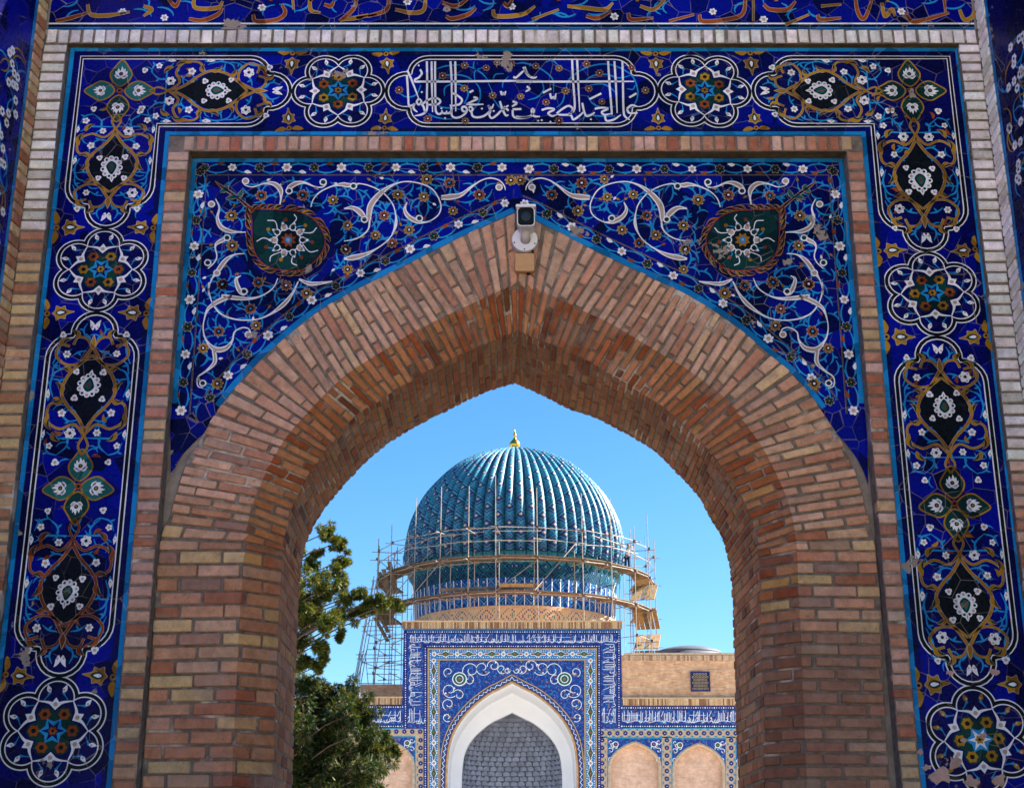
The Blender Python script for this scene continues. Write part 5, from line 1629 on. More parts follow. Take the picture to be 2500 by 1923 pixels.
while z < zap - 0.05 and cnt < 296:
    f = 1.0 if z < zspr else math.sqrt(max(0.02, 1 - ((z - zspr)/(zap - zspr + 0.2))**2.2))
    n = max(5, int(math.pi * rN * f / (0.43 if z < zspr + .2 else 0.38)))
    for j in range(n):
        a = math.pi * (j + (0.5 if kk % 2 else 0.25)) / n
        if a < 0.1 or a > math.pi - 0.1: continue
        p = niche_pt(a, z, -0.02 + rr.uniform(0, 0.05))
        o = bpy.data.objects.new('muqarnas_cell', cell_me); link(o, nic)
        o.location = p - Vector((0, YF, 0))
        wd = math.pi * rN * f / n
        o.scale = (wd, 1.3, rowh*1.06); o.rotation_euler = (0, 0, math.pi/2 - a); cnt += 1
    z += rowh; kk += 1
print('cells', cnt)

# ---- tilework of the screen
o = Orn(far_tf(YF))
def rect(o, u0, v0, u1, v1, col, lay): o.fill([(u0, v0), (u1, v0), (u1, v1), (u0, v1)], col, lay)
def frame(o, u0, u1, v0, w, col, lay, vb=1995):
    """three-sided frame line: left, top, right"""
    rect(o, u0, v0, u0 + w, vb, col, lay); rect(o, u1 - w, v0, u1, vb, col, lay); rect(o, u0 + w, v0, u1 - w, v0 + w, col, lay)
rect(o, 984, 1535, 1517, 1537.5, 'sky', 2)
frame(o, 986, 1515, 1538, 8.5, 'navy', 1.5, 1777); frame(o, 1034, 1467, 1572, 9.5, 'navy', 1.5)
fput(o, 'navy_borders', screen)
o = Orn(far_tf(YF)); frame(o, 1044, 1457, 1582, 3.6, 'ochre', 4); frame(o, 1070, 1430, 1608, 3.6, 'ochre', 4); fput(o, 'buff_brick_lines', screen)
o = Orn(far_tf(YF)); frame(o, 1048, 1453, 1586, 22, 'sky', 1.6); fput(o, 'floral_band_ground', screen)
# white dots in the navy borders
o = Orn(far_tf(YF))
def dots(o, u0, v0, u1, v1, step, r=1.5, col='white', lay=3):
    L = math.hypot(u1-u0, v1-v0); n = int(L/step)
    for k in range(n + 1):
        u, v = u0 + (u1-u0)*k/n, v0 + (v1-v0)*k/n
        rr_ = r*(1.5 if k % 4 == 0 else 1)
        o.fill([(u-rr_, v), (u, v+rr_), (u+rr_, v), (u, v-rr_)], col, lay)
for (u0, v0, u1, v1) in ((990,1542,1511,1542), (990,1542,990,1775), (1511,1542,1511,1775), (1038.5,1577,1462.5,1577), (1038.5,1577,1038.5,1990), (1462.5,1577,1462.5,1990), (1050.5,1588,1451,1588), (1067,1604,1434,1604), (1050.5,1588,1050.5,1990), (1451,1588,1451,1990), (1067.5,1604,1067.5,1990), (1433,1604,1433,1990)):
    dots(o, u0, v0, u1, v1, 5.6, 1.3)
q_ = fput(o, 'border_dots', screen); q_['kind'] = 'stuff'
# inscription bands: white uprights over a wavy line of letters on blue with small rust flowers
def script(par, u0, v0, u1, v1, Y, seed, vert=False, flip=False, ww=1.15):
    """letters of a running inscription in the box; vert: the line runs upwards"""
    rr = random.Random(seed)
    L = (v1 - v0) if vert else (u1 - u0); Hh = (u1 - u0) if vert else (v1 - v0)
    def Q(s, h):      # s along the line, h height above its foot
        if not vert: return (u0 + s, v1 - h)
        return (u1 - h, v0 + s) if flip else (u0 + h, v1 - s)
    tfp = far_tf(Y)
    n_seg = max(1, int(L / 46)); seg = L / n_seg
    for g in range(n_seg):
        o = Orn(tfp); s = g*seg
        for k in range(int(seg/6)):
            c = (s + rr.uniform(0, seg), rr.uniform(0.1, 0.95)*Hh)
            o.disc(Q(*c), 1.3, rr.choice(('rust', 'sky', 'sky', 'ochre')), 2, 6)
        while s < (g+1)*seg - 1.5:
            t = rr.random()
            if t < 0.5:
                h = rr.uniform(0.75, 0.97)*Hh
                o.ribbon([Q(s, 0.18*Hh), Q(s + rr.uniform(-.4, .4), h*0.6), Q(s + rr.uniform(-.6, .6), h)], [ww*0.7, ww, ww*0.8], 'white', 4, 2); s += rr.uniform(3.0, 4.6)
            elif t < 0.72:
                o.ribbon([Q(s, 0.28*Hh), Q(s + 3, 0.08*Hh), Q(s + 7, 0.14*Hh), Q(s + 8.5, 0.36*Hh)], [ww*.6, ww, ww, ww*.5], 'white', 4.2, 3); s += rr.uniform(4, 6)
            elif t < 0.88:
                o.ribbon([Q(s, 0.36*Hh), Q(s + 2.2, 0.46*Hh), Q(s + 4, 0.34*Hh), Q(s + 2, 0.22*Hh), Q(s - 1, 0.12*Hh)], [ww*.6, ww, ww, ww, ww*.5], 'white', 4.4, 3); s += rr.uniform(3.5, 5)
            else:
                o.ribbon([Q(s, 0.5*Hh), Q(s + 6, 0.9*Hh)], [ww*.8, ww*.8], 'white', 4.6, 1); s += rr.uniform(2, 4)
        o.ribbon([Q(g*seg, 0.2*Hh), Q(g*seg + seg*.3, 0.12*Hh), Q(g*seg + seg*.6, 0.22*Hh), Q(g*seg + seg*0.97, 0.13*Hh)], ww*0.8, 'white', 3.4, 4)
        if rr.random() < 0.6: o.ribbon([Q(g*seg + 2, 0.62*Hh), Q(g*seg + seg*0.8, 0.62*Hh)], ww*0.6, 'white', 3, 1)
        fput(o, 'inscription', par)
script(screen, 1000, 1546, 1502, 1570, YF, 1)
script(screen, 996, 1572, 1033, 1720, YF, 2, True)
script(screen, 1469, 1572, 1505, 1720, YF, 3, True, True)
script(screen, 996, 1724, 1033, 1769, YF, 4)
script(screen, 1469, 1724, 1505, 1769, YF, 5)
# floral band: alternating green almonds and flowers
fl_me = {}
def mini(kind):
    o = Orn(lambda x, y, l: Vector((x, -l*8, y)))
    if kind == 'almond':
        for k_, c, ly in ((1.0, 'white', 4), (0.82, 'green', 5)): o.blob([(0, -0.30*k_), (0.17*k_, -0.06*k_), (0.17*k_, 0.06*k_), (0, 0.30*k_), (-0.17*k_, 0.06*k_), (-0.17*k_, -0.06*k_)], c, ly)
        o.disc((0, 0), 0.07, 'rust', 6, 8)
    elif kind == 'drop':
        o.blob([(0, -0.18), (0.10, -0.02), (0, 0.18), (-0.10, -0.02)], 'white', 4); o.blob([(0, -0.13), (0.065, -0.02), (0, 0.12), (-0.065, -0.02)], 'rust', 5)
    else:
        for k in range(8): o.disc((0.11*math.cos(k*math.pi/4), 0.11*math.sin(k*math.pi/4)), 0.045, 'white' if kind == 'flw' else 'navy', 4 + k*0.02, 7)
        o.disc((0, 0), 0.085, 'ochre' if kind == 'flw' else 'navy', 5, 9); o.disc((0, 0), 0.03, 'white' if kind != 'flw' else 'rust', 6, 6)
    return o.mb.mesh(kind, FTM)
for k in ('almond', 'drop', 'flw', 'tileflower'): fl_me[k] = mini(k)
def fplace(kind, name, u, v, Y, par, rot=0.0, sc=1.0):
    o = bpy.data.objects.new(name, fl_me[kind]); link(o, par)
    o.location = W(u, v, Y) - Vector((0, YF, 0)); o.rotation_euler = (0, -rot, 0); o.scale = (sc, 1, sc); return o
seq = ['flw', 'drop', 'almond', 'drop']
n = 28
for k in range(n):
    u = 1060 + (1440 - 1060)*k/(n-1); kd = seq[k % 4]; fplace(kd, 'floral_motif', u, 1596, YF, screen, math.pi/2 if kd != 'flw' else 0, 0.85)
for uu in (1059, 1441.5):
    for k in range(30):
        v = 1612 + k*12.5; kd = seq[k % 4]
        if v < 1990: fplace(kd, 'floral_motif', uu, v, YF, screen, 0, 0.85)
# braid along the arch
for sgn in (-1, 1):
    P = OAs if sgn < 0 else mir(OAs)
    P = P[2:]
    out = []
    for i, p in enumerate(P):
        a, b_ = P[max(i-1, 0)], P[min(i+1, len(P)-1)]
        d = (b_[0]-a[0], b_[1]-a[1]); L = math.hypot(*d) or 1
        n_ = (d[1]/L, -d[0]/L)
        if sgn > 0: n_ = (-n_[0], -n_[1])
        if n_[1] > 0: n_ = (-n_[0], -n_[1])
        out.append((p, n_))
    off = lambda h: [(p[0] + n_[0]*h if abs(p[0]-XC) > 0.5 else p[0], p[1] + n_[1]*h if abs(p[0]-XC) > 0.5 else p[1] - h*1.15) for p, n_ in out]
    o = Orn(far_tf(YF)); o.ribbon(off(1.5), 4.5, 'ochre', 4.5, 1); o.ribbon(off(4.6), 2.4, 'rust', 4.0, 1); o.ribbon(off(11), 11, 'navy', 3.2, 1); o.ribbon(off(18), 2.6, 'ochre', 4, 1); fput(o, 'arch_border', screen)
    a1, a2 = off(8.2), off(13.8)
    z1 = []; full1 = catmull(a1, 2); full2 = catmull(a2, 2)
    acc = 0; last = full1[0]; flag = 0; zz = []; zy = []
    for p, q in zip(full1, full2):
        acc += math.hypot(p[0]-last[0], p[1]-last[1]); last = p
        if acc > 4.2:
            acc = 0; zz.append(p if flag else q); zy.append(q if flag else p); flag = 1 - flag
    o = Orn(far_tf(YF)); o.ribbon(zz, 1.5, 'white', 4.4, 1); o.ribbon(zy, 1.3, 'sky', 4.2, 1); fput(o, 'braid', screen)
# spandrel scrolls and medallions
def spiral(o, c, r, turns, a0, w, col, lay, cw=1):
    n = 16; pts = []
    for k in range(n + 1):
        f = k/n; a = a0 + cw*turns*2*math.pi*f; q = r*(1 - 0.72*f)
        pts.append((c[0] + q*math.cos(a), c[1] + q*0.97*math.sin(a)))
    o.ribbon(pts, w, col, lay, 2)
SPIR = [(1150,1636,22,1.2,2.4),(1178,1630,20,1.1,0.5),(1205,1625,16,1.2,3.0),(1225,1632,13,1.0,1.0),(1098,1684,20,1.2,0.8),(1095,1718,16,1.1,2.0),(1120,1696,15,1.0,3.6),(1092,1750,12,1.0,1.0),(1145,1660,14,1.0,4.5),(1095,1640,13,1.0,2.0),(1238,1636,8,1.0,0)]
rr = random.Random(31)
for sgn in (-1, 1):
    mm = (lambda u: u) if sgn < 0 else (lambda u: 2*XC - u)
    for (u, v, r, t, a) in SPIR:
        o = Orn(far_tf(YF)); spiral(o, (mm(u), v), r, t, a if sgn < 0 else math.pi - a, 1.5, 'white', 4, 1 if sgn < 0 else -1)
        for k in range(4):
            aa = rr.uniform(0, 6.28); o.disc((mm(u) + r*0.62*math.cos(aa), v + r*0.62*math.sin(aa)), 2.2, rr.choice(('rust', 'rust', 'white', 'ochre')), 3.4, 7)
            bb = rr.uniform(0, 6.28); spiral(o, (mm(u) + r*0.5*math.cos(bb), v + r*0.5*math.sin(bb)), 4.5, 0.6, bb, 0.9, 'sky', 2.4)
        fput(o, 'scroll', screen)
    o = Orn(far_tf(YF)); c = (mm(1122), 1657)
    o.blob([(c[0] + 18*math.cos(t*0.7854), c[1] + 17*math.sin(t*0.7854)) for t in range(8)], 'white', 5); o.blob([(c[0] + 15.5*math.cos(t*0.7854), c[1] + 14.5*math.sin(t*0.7854)) for t in range(8)], 'green', 6)
    o.ribbon([(c[0] + 9*math.cos(t*0.628), c[1] + 9*math.sin(t*0.628)) for t in range(10)], 2.0, 'white', 7, 2, True); o.disc(c, 4, 'rust', 7, 8); o.disc(c, 1.8, 'sky', 8, 6)
    fput(o, 'medallion', screen)
# cornice of upright bricks with a stone coping
def cornice(par, u0, u1, v0, v1, Y, step=3.6):
    m_ = MB(); n = int((u1 - u0)/step); rr = random.Random(int(u0))
    for k in range(n):
        a, b_ = W(u0 + (u1-u0)*k/n + 0.5, v1, Y), W(u0 + (u1-u0)*(k+1)/n - 0.5, v0, Y)
        c = rr.choice(((0.55,0.34,0.17), (0.62,0.42,0.22), (0.34,0.17,0.08), (0.66,0.48,0.28), (0.28,0.14,0.07)))
        m_.box((a.x, Y - 0.16, a.z), (b_.x, Y + 0.3, b_.z), 0, c)
    o = padd(m_, 'cornice_bricks', M['brick'], par); o['kind'] = 'stuff'
    m_ = MB(); a, b_ = W(u0, v1, Y), W(u1, v0, Y); m_.box((a.x, Y - 0.12, a.z + 0.002), (b_.x, Y + 0.28, b_.z - 0.002)); padd(m_, 'cornice_core', M['mortar'], par)
    m_ = MB(); a, b_ = W(u0 - 2, v0, Y), W(u1 + 2, v0 - 3.2, Y); m_.box((a.x, Y - 0.25, a.z), (b_.x, Y + 0.6, b_.z)); padd(m_, 'coping', FM['tan'], par)
cornice(screen, 983, 1518, 1519, 1534, YF)

# ---- wings
wing = mpart('wing_wall')
def wall_quad(u0, v0, u1, v1, Y, mat, name, par, zb=None):
    a, b_ = W(u0, v1, Y), W(u1, v0, Y)
    m_ = MB(); z0 = a.z if zb is None else zb
    m_.quad((a.x, Y, z0), (b_.x, Y, z0), (b_.x, Y, b_.z), (a.x, Y, b_.z)); return padd(m_, name, FM[mat], par)
xr = W(1517, 1700, YF).x
zc_ = W(1600, 1722, YG).z
m_ = MB(); m_.box((W(600, 1700, YG).x, YG + 0.35, 0), (W(1040, 1700, YG).x, YG + 4, zc_ - 0.05)); m_.box((W(1460, 1700, YG).x, YG + 0.35, 0), (W(2100, 1700, YG).x, YG + 4, zc_ - 0.05)); padd(m_, 'core', FM['brick'], wing)
m_ = MB(); zu = W(1600, 1598, YG).z; m_.box((xr - 0.4, YG + 0.02, zc_), (W(2000, 1700, YG).x, YG + 5, zu)); padd(m_, 'upper_wall', FM['brick'], wing)
m_ = MB(); a = W(1522, 1598, YG); m_.box((a.x, YG - 0.10, zu), (W(2000, 1600, YG).x, YG + 5, zu + 0.10)); padd(m_, 'coping', FM['tan'], wing)
m_ = MB(); rr = random.Random(4)
for k in range(76):
    u = 1522 + k*4.2; a, b_ = W(u, 1612, YG), W(u + 3.4, 1599, YG); m_.box((a.x, YG - 0.05, a.z), (b_.x, YG + 0.1, b_.z), 0, rr.choice(((0.5,0.33,0.2), (0.6,0.42,0.26), (0.36,0.19,0.11))))
o = padd(m_, 'cornice_bricks', M['brick'], wing); o['kind'] = 'stuff'
cornice(wing, 1520, 1840, 1706, 1721, YG); cornice(wing, 700, 982, 1704, 1719, YG)
for (u0, u1, vv) in ((1518, 1840, 1722), (700, 983, 1720)):
    wall_quad(u0, vv, u1, 1778, YG, 'blue', 'inscription_ground', wing)
    o = Orn(far_tf(YG)); rect(o, u0, vv, u1, vv + 9, 'navy', 0.6); rect(o, u0, 1767, u1, 1776, 'navy', 0.6); rect(o, u0, 1776, u1, 1778.5, 'turq', 1); dots(o, u0, vv + 5, u1, vv + 5, 5.6); dots(o, u0, 1772, u1, 1772, 5.6); q_ = fput(o, 'border_dots', wing)
script(wing, 1520, 1732, 1840, 1766, YG, 11, ww=1.4); script(wing, 760, 1732, 981, 1766, YG, 12, ww=1.4)
# buff brick zone with niches
def niche_bay(u0, u1, v0, apex, vspr, motif):
    """spandrel panel u0..u1 from v0 with a blind pointed arch"""
    uc = (u0 + u1)/2; hw = (u1 - u0)/2 - 5
    arc = []
    for k in range(13):
        t = k/12; arc.append((uc - hw*math.cos(t*math.pi/2)**0.9, vspr - (vspr - apex)*(0.80*math.sin(t*math.pi/2) + 0.20*t**3)))
    n_ = mpart('blind_niche')
    o = Orn(far_tf(YG))
    P = [(u0 + 2, v0 + 2)] + [(u0 + 2, vspr + 6)] + arc
    for sgn in (-1, 1):
        A = arc if sgn < 0 else [(2*uc - u, v) for u, v in arc]
        ue = u0 if sgn < 0 else u1
        for a, b_ in zip(A[:-1], A[1:]): o.fill([(ue, a[1]), (a[0], a[1]), (b_[0], b_[1]), (ue, b_[1])], 'blue', 1)
        o.fill([(ue, apex), (uc, apex), (uc, v0), (ue, v0)], 'blue', 1)
        o.ribbon(A, 3.6, 'ochre', 3, 2)
        o.ribbon([(A[k][0] + sgn*3.6*(1 - k/12), A[k][1] - 3.4) for k in range(13)], 1.8, 'turq', 2.4, 2)
        for k in range(7):
            cu, cv = ue - sgn*(8 + 6*(k % 3)), v0 + 8 + 7*k
            if k < 4 or k % 3 == 0:
                spiral(o, (cu, cv), 7, 0.9, k*1.3, 1.5, 'white', 3); o.disc((cu + 3*sgn, cv + 3), 2, ('rust', 'ochre', 'teal')[k % 3], 3.5, 7)
        o.disc((ue - sgn*20, v0 + 14), 7.5, 'white', 3.2, 10); o.disc((ue - sgn*20, v0 + 14), 5.5, 'green' if motif else 'navy', 4, 10); o.disc((ue - sgn*20, v0 + 14), 2.4, 'rust', 5, 8)
        rect(o, ue - (1.5 if sgn > 0 else 0.5), v0, ue + (0.5 if sgn > 0 else 1.5), 1990, 'turq', 2)
    rect(o, u0, v0 - 3, u1, v0, 'turq', 2)
    fput(o, 'spandrel', n_)
    m_ = MB()
    pts = [W(u, v, YG + 0.30) for u, v in arc]; pts2 = [W(2*uc - u, v, YG + 0.30) for u, v in arc]
    z0 = 1.0
    for Q in (pts, pts2):
        cxx = W(uc, apex, YG + 0.30).x
        m_.quad((Q[0].x, YG+0.30, z0), (cxx, YG+0.30, z0), (cxx, YG+0.30, Q[0].z), (Q[0].x, YG+0.30, Q[0].z))
        for a, b_ in zip(Q[:-1], Q[1:]): m_.quad((a.x, YG+0.30, a.z), (cxx, YG+0.30, a.z), (cxx, YG+0.30, b_.z), (b_.x, YG+0.30, b_.z))
    padd(m_, 'brick_panel', FM['pinkbrick'], n_)
    m_ = MB()
    for sgn in (-1, 1):
        A = arc if sgn < 0 else [(2*uc - u, v) for u, v in arc]
        A = [(A[0][0], 1995)] + A
        for a, b_ in zip(A[:-1], A[1:]):
            p, q = W(*a, YG), W(*b_, YG); m_.quad(p, q, q + Vector((0, 0.30, 0)), p + Vector((0, 0.30, 0)))
            # rounded brick moulding
        for k in range(len(A) - 1):
            p, q = W(*A[k], YG), W(*A[k+1], YG); m_.bar(p, q, 0.09, None, 0, n=6)
    padd(m_, 'reveal', FM['tan'], n_)
    return arc, uc
BAYS = [(1483, 1616, 1802, 1812, 1872), (1640, 1772, 1804, 1816, 1876), (1796, 1930, 1806, 1818, 1878), (884, 1014, 1799, 1808, 1868), (730, 860, 1799, 1808, 1868)]
xsL = W(984, 1800, YG).x; xsR = W(1517, 1800, YG).x
for i, bay in enumerate(BAYS): niche_bay(*bay, i % 2)
# buff ground between the bays
o = Orn(far_tf(YG))
cols_r = [(1463, 1483), (1616, 1640), (1772, 1796)]; cols_l = [(1014, 1044), (860, 884)]
rect(o, 1463, 1778.5, 1840, 1800, 'tan', 0.5); rect(o, 700, 1776, 1044, 1797, 'tan', 0.5)
for a, b_ in cols_r + cols_l: rect(o, a, 1797, b_, 1995, 'tan', 0.5)
fput(o, 'buff_ground', wing)
for k in range(20): fplace('tileflower', 'flower_tile', 1469 + k*19.2, 1789, YG, wing, 0, 0.80)
for k in range(9): fplace('tileflower', 'flower_tile', 1026 - k*19.4, 1785, YG, wing, 0, 0.80)
for u in (1470, 1628, 1785, 1027, 872):
    for k in range(10): fplace('tileflower', 'flower_tile', u, 1806 + k*18.8, YG, wing, 0, 0.80)
o = Orn(far_tf(YG))
for k in range(20):
    for dv in (-8, 8): o.blob([(1469 + k*19.2 + 9.6 - 4, 1789 + dv), (1469 + k*19.2 + 9.6, 1789 + dv - 2), (1469 + k*19.2 + 9.6 + 4, 1789 + dv), (1469 + k*19.2 + 9.6, 1789 + dv + 2)], 'turq', 2, 2)
for u in (1470, 1628, 1785, 1027):
    for k in range(10):
        for du in (-8, 8): o.blob([(u + du, 1806 + k*18.8 + 9.4 - 4), (u + du + 2, 1806 + k*18.8 + 9.4), (u + du, 1806 + k*18.8 + 9.4 + 4), (u + du - 2, 1806 + k*18.8 + 9.4)], 'turq', 2, 2)
q_ = fput(o, 'turquoise_inlays', wing); q_['kind'] = 'stuff'
# lattice window
win = mpart('window')
a, b_ = W(1687, 1687, YG), W(1732, 1639, YG)
m_ = MB(); m_.box((a.x, YG - 0.03, a.z), (b_.x, YG + 0.10, b_.z)); padd(m_, 'opening', FM['black'], win)
m_ = MB(); t = 0.06
for (x0, x1, z0, z1) in ((a.x, b_.x, b_.z - t, b_.z), (a.x, b_.x, a.z, a.z + t), (a.x, a.x + t, a.z + t, b_.z - t), (b_.x - t, b_.x, a.z + t, b_.z - t)): m_.box((x0, YG - 0.09, z0), (x1, YG - 0.031, z1))
padd(m_, 'frame', FM['navy'], win)
m_ = MB(); nx = 6; dx = (b_.x - a.x - 0.12)/nx; nz = int((b_.z - a.z - 0.12)/(dx*0.87)); dz = (b_.z - a.z - 0.12)/nz
for i in range(nx):
    for j in range(nz):
        cx_ = a.x + 0.06 + dx*(i + 0.5) + (dx/2 if j % 2 else 0); cz_ = a.z + 0.06 + dz*(j + 0.5)
        if cx_ > b_.x - 0.08: continue
        rin, rout = dx*0.30, dx*0.44
        for k in range(6):
            t0, t1 = k*math.pi/3 + math.pi/6, (k+1)*math.pi/3 + math.pi/6
            m_.quad((cx_ + rin*math.cos(t0), YG - 0.06, cz_ + rin*math.sin(t0)), (cx_ + rout*math.cos(t0), YG - 0.06, cz_ + rout*math.sin(t0)), (cx_ + rout*math.cos(t1), YG - 0.06, cz_ + rout*math.sin(t1)), (cx_ + rin*math.cos(t1), YG - 0.06, cz_ + rin*math.sin(t1)))
padd(m_, 'lattice', FM['tan'], win)
# low grey dome behind the right wing
m_ = MB(); c = W(1680, 1597, 88.0); rl = 2.15
m_.lathe([(rl*math.cos(t), 0.52*math.sin(t)) for t in [k*math.pi/2/8 for k in range(8)]] + [(0.02, 0.52)], (c.x, 88.0, c.z - 0.05), 32); m_.lathe([(rl, -4), (rl, 0)], (c.x, 88.0, c.z - 0.05), 32)
padd(m_, 'low_dome', FM['roof'], maus, smooth=True)

# ------------------------------------------------------------------ dome
YD = 92.0
XD = W(1257, 1300, YD).x
dome = mpart('dome')
PR = [(77,1113.6),(114,1128),(151,1150),(187,1183),(216,1216),(238,1253),(253,1289),(262,1330),(266,1366),(262,1400)]
prof = []
for hw, v in PR:
    p = W(1257 + hw, v, YD); prof.append((p.x - XD, p.z))
ztopd = W(1257, 1097, YD).z
prof = [(0.22, ztopd), (1.05, ztopd - 0.13)] + prof
prof = [(r, z) for r, z in catmull(prof, 4)]
def dome_mat():
    m, nt, ns, ln, b = nodes_of('dome mosaic of glazed brick')
    uv = N(nt, 'ShaderNodeUVMap').outputs[0]
    sp = N(nt, 'ShaderNodeSeparateXYZ'); ln.new(uv, sp.inputs[0])
    nu, sv = 12.0, 1/0.055
    uq = math_(nt, 'DIVIDE', math_(nt, 'ADD', math_(nt, 'FLOOR', math_(nt, 'MULTIPLY', sp.outputs[0], nu)), 0.5), nu)
    vq = math_(nt, 'DIVIDE', math_(nt, 'FLOOR', math_(nt, 'MULTIPLY', sp.outputs[1], sv)), sv)
    du = math_(nt, 'MULTIPLY', math_(nt, 'ABSOLUTE', math_(nt, 'SUBTRACT', uq, 0.5)), 0.66)
    def dia(off, per):
        w = math_(nt, 'MODULO', math_(nt, 'ADD', vq, off + 40), per)
        return math_(nt, 'ADD', math_(nt, 'ABSOLUTE', math_(nt, 'SUBTRACT', w, per/2)), du)
    d = math_(nt, 'MULTIPLY', dia(0.0, 1.15), 0.80)
    cr = N(nt, 'ShaderNodeValToRGB'); cr.color_ramp.interpolation = 'CONSTANT'
    e = cr.color_ramp.elements
    cols = [(0.0, (0.55, 0.34, 0.06)), (0.055, (0.22, 0.40, 0.44)), (0.09, (0.003, 0.008, 0.09)), (0.25, (0.035, 0.30, 0.35)), (0.31, (0.003, 0.010, 0.11)), (0.39, (0.016, 0.21, 0.265)), (0.50, (0.005, 0.04, 0.17)), (0.56, (0.018, 0.22, 0.275))]
    e[0].position = 0; e[0].color = (*cols[0][1], 1); e[1].position = cols[1][0]; e[1].color = (*cols[1][1], 1)
    for q, c in cols[2:]:
        x = e.new(q); x.color = (*c, 1)
    ln.new(d, cr.inputs[0])
    # joints between the little bricks
    fu = math_(nt, 'FRACT', math_(nt, 'MULTIPLY', sp.outputs[0], nu)); fv = math_(nt, 'FRACT', math_(nt, 'MULTIPLY', sp.outputs[1], sv))
    j = math_(nt, 'MAXIMUM', math_(nt, 'LESS_THAN', fu, 0.12), math_(nt, 'LESS_THAN', fv, 0.14))
    n1 = noise(nt, pos(nt), 5, 4, 0.7)
    c = mixc(nt, 1.0, cr.outputs[0], mixc(nt, maprange(nt, n1, 0.3, 0.7), (0.6, 0.62, 0.65), (1.3, 1.3, 1.3)), 'MULTIPLY')
    c = mixc(nt, math_(nt, 'MULTIPLY', j, 0.25), c, (0.35, 0.40, 0.42))
    ln.new(c, b.inputs['Base Color'])
    b.inputs['Roughness'].default_value = 0.45
    b.inputs['Specular IOR Level'].default_value = 0.25
    return m
DM = dome_mat()
NR = 64
def rib_mesh(voff):
    n = 8; V = []; Fc = []; UV = []
    L = 0.0; arcs = [0.0]
    for a, b_ in zip(prof[:-1], prof[1:]): L += math.hypot(b_[0]-a[0], b_[1]-a[1]); arcs.append(L)
    for (r, z), s in zip(prof, arcs):
        half = math.pi/NR
        for j in range(n + 1):
            f = j/n; a = -half + 2*half*f
            q = 1 - abs(2*f - 1)**2.4
            bulge = r*half*1.5*q
            rr_ = r - r*half*1.1 + bulge
            V.append((rr_*math.sin(a), -rr_*math.cos(a), z)); UV.append((f, s + voff))
    m = n + 1
    for i in range(len(prof) - 1):
        for j in range(n): Fc.append((i*m + j, (i+1)*m + j, (i+1)*m + j + 1, i*m + j + 1))
    # closed lower end
    me = bpy.data.meshes.new('rib'); me.from_pydata(V, [], Fc)
    ul = me.uv_layers.new(name='UVMap')
    for lp in me.loops: ul.data[lp.index].uv = UV[lp.vertex_index]
    me.materials.append(DM); me.polygons.foreach_set('use_smooth', [True]*len(me.polygons)); me.update()
    return me
ribs = [rib_mesh(0.0), rib_mesh(0.575)]
DO = Vector((XD, YD, 0)) - Vector((0, YF, 0))
for k in range(NR):
    o = bpy.data.objects.new('rib', ribs[k % 2]); link(o, dome); o.location = DO; o.rotation_euler = (0, 0, 2*math.pi*(k + 0.5)/NR)
# finial
gold = plain('gilded metal', (0.75, 0.45, 0.06), 0.25, 0.08, 3, metal=1.0)
FP = [(.20,0),(.22,.06),(.33,.20),(.40,.38),(.37,.52),(.24,.70),(.12,.84),(.07,.96),(.10,1.02),(.16,1.10),(.10,1.18),(.05,1.24),(.09,1.30),(.05,1.37),(.02,1.48),(.008,1.62)]
m_ = MB(); m_.lathe([(r*0.95, z*0.95) for r, z in FP], (XD, YD, ztopd - 0.05), 20); padd(m_, 'finial', gold, dome, smooth=True)
# brackets under the ribs
rb, zb_ = prof[-1]
br_me = MB()
hw_ = rb*math.pi/NR
lv = [(0.0, rb - 0.08, hw_*0.92, 0), (-0.45, rb - 0.10, hw_*0.80, 0), (-0.80, rb - 0.38, hw_*0.62, 0), (-1.05, rb - 0.55, hw_*0.30, 0)]
rows = []
for z, r_, h_, _ in lv:
    rows.append([br_me.vert((-h_, -(r_ - 0.35), z)), br_me.vert((-h_, -r_ + h_*0.35, z)), br_me.vert((0, -r_ - 0.02, z)), br_me.vert((h_, -r_ + h_*0.35, z)), br_me.vert((h_, -(r_ - 0.35), z))])
for a, b_ in zip(rows[:-1], rows[1:]):
    for j in range(4): br_me.face((a[j], a[j+1], b_[j+1], b_[j]), 0 if j in (1, 2) else 1)
br_me.face(rows[-1], 0)
brk = br_me.mesh('bracket', [far_glaze('bracket glaze', (0.006, 0.06, 0.10), (0.02, 0.22, 0.27), 0.3, 11), FM['teal']])
for k in range(NR):
    o = bpy.data.objects.new('bracket', brk); link(o, dome); o.location = DO + Vector((0, 0, zb_ + 0.02)); o.rotation_euler = (0, 0, 2*math.pi*(k + 0.5)/NR)
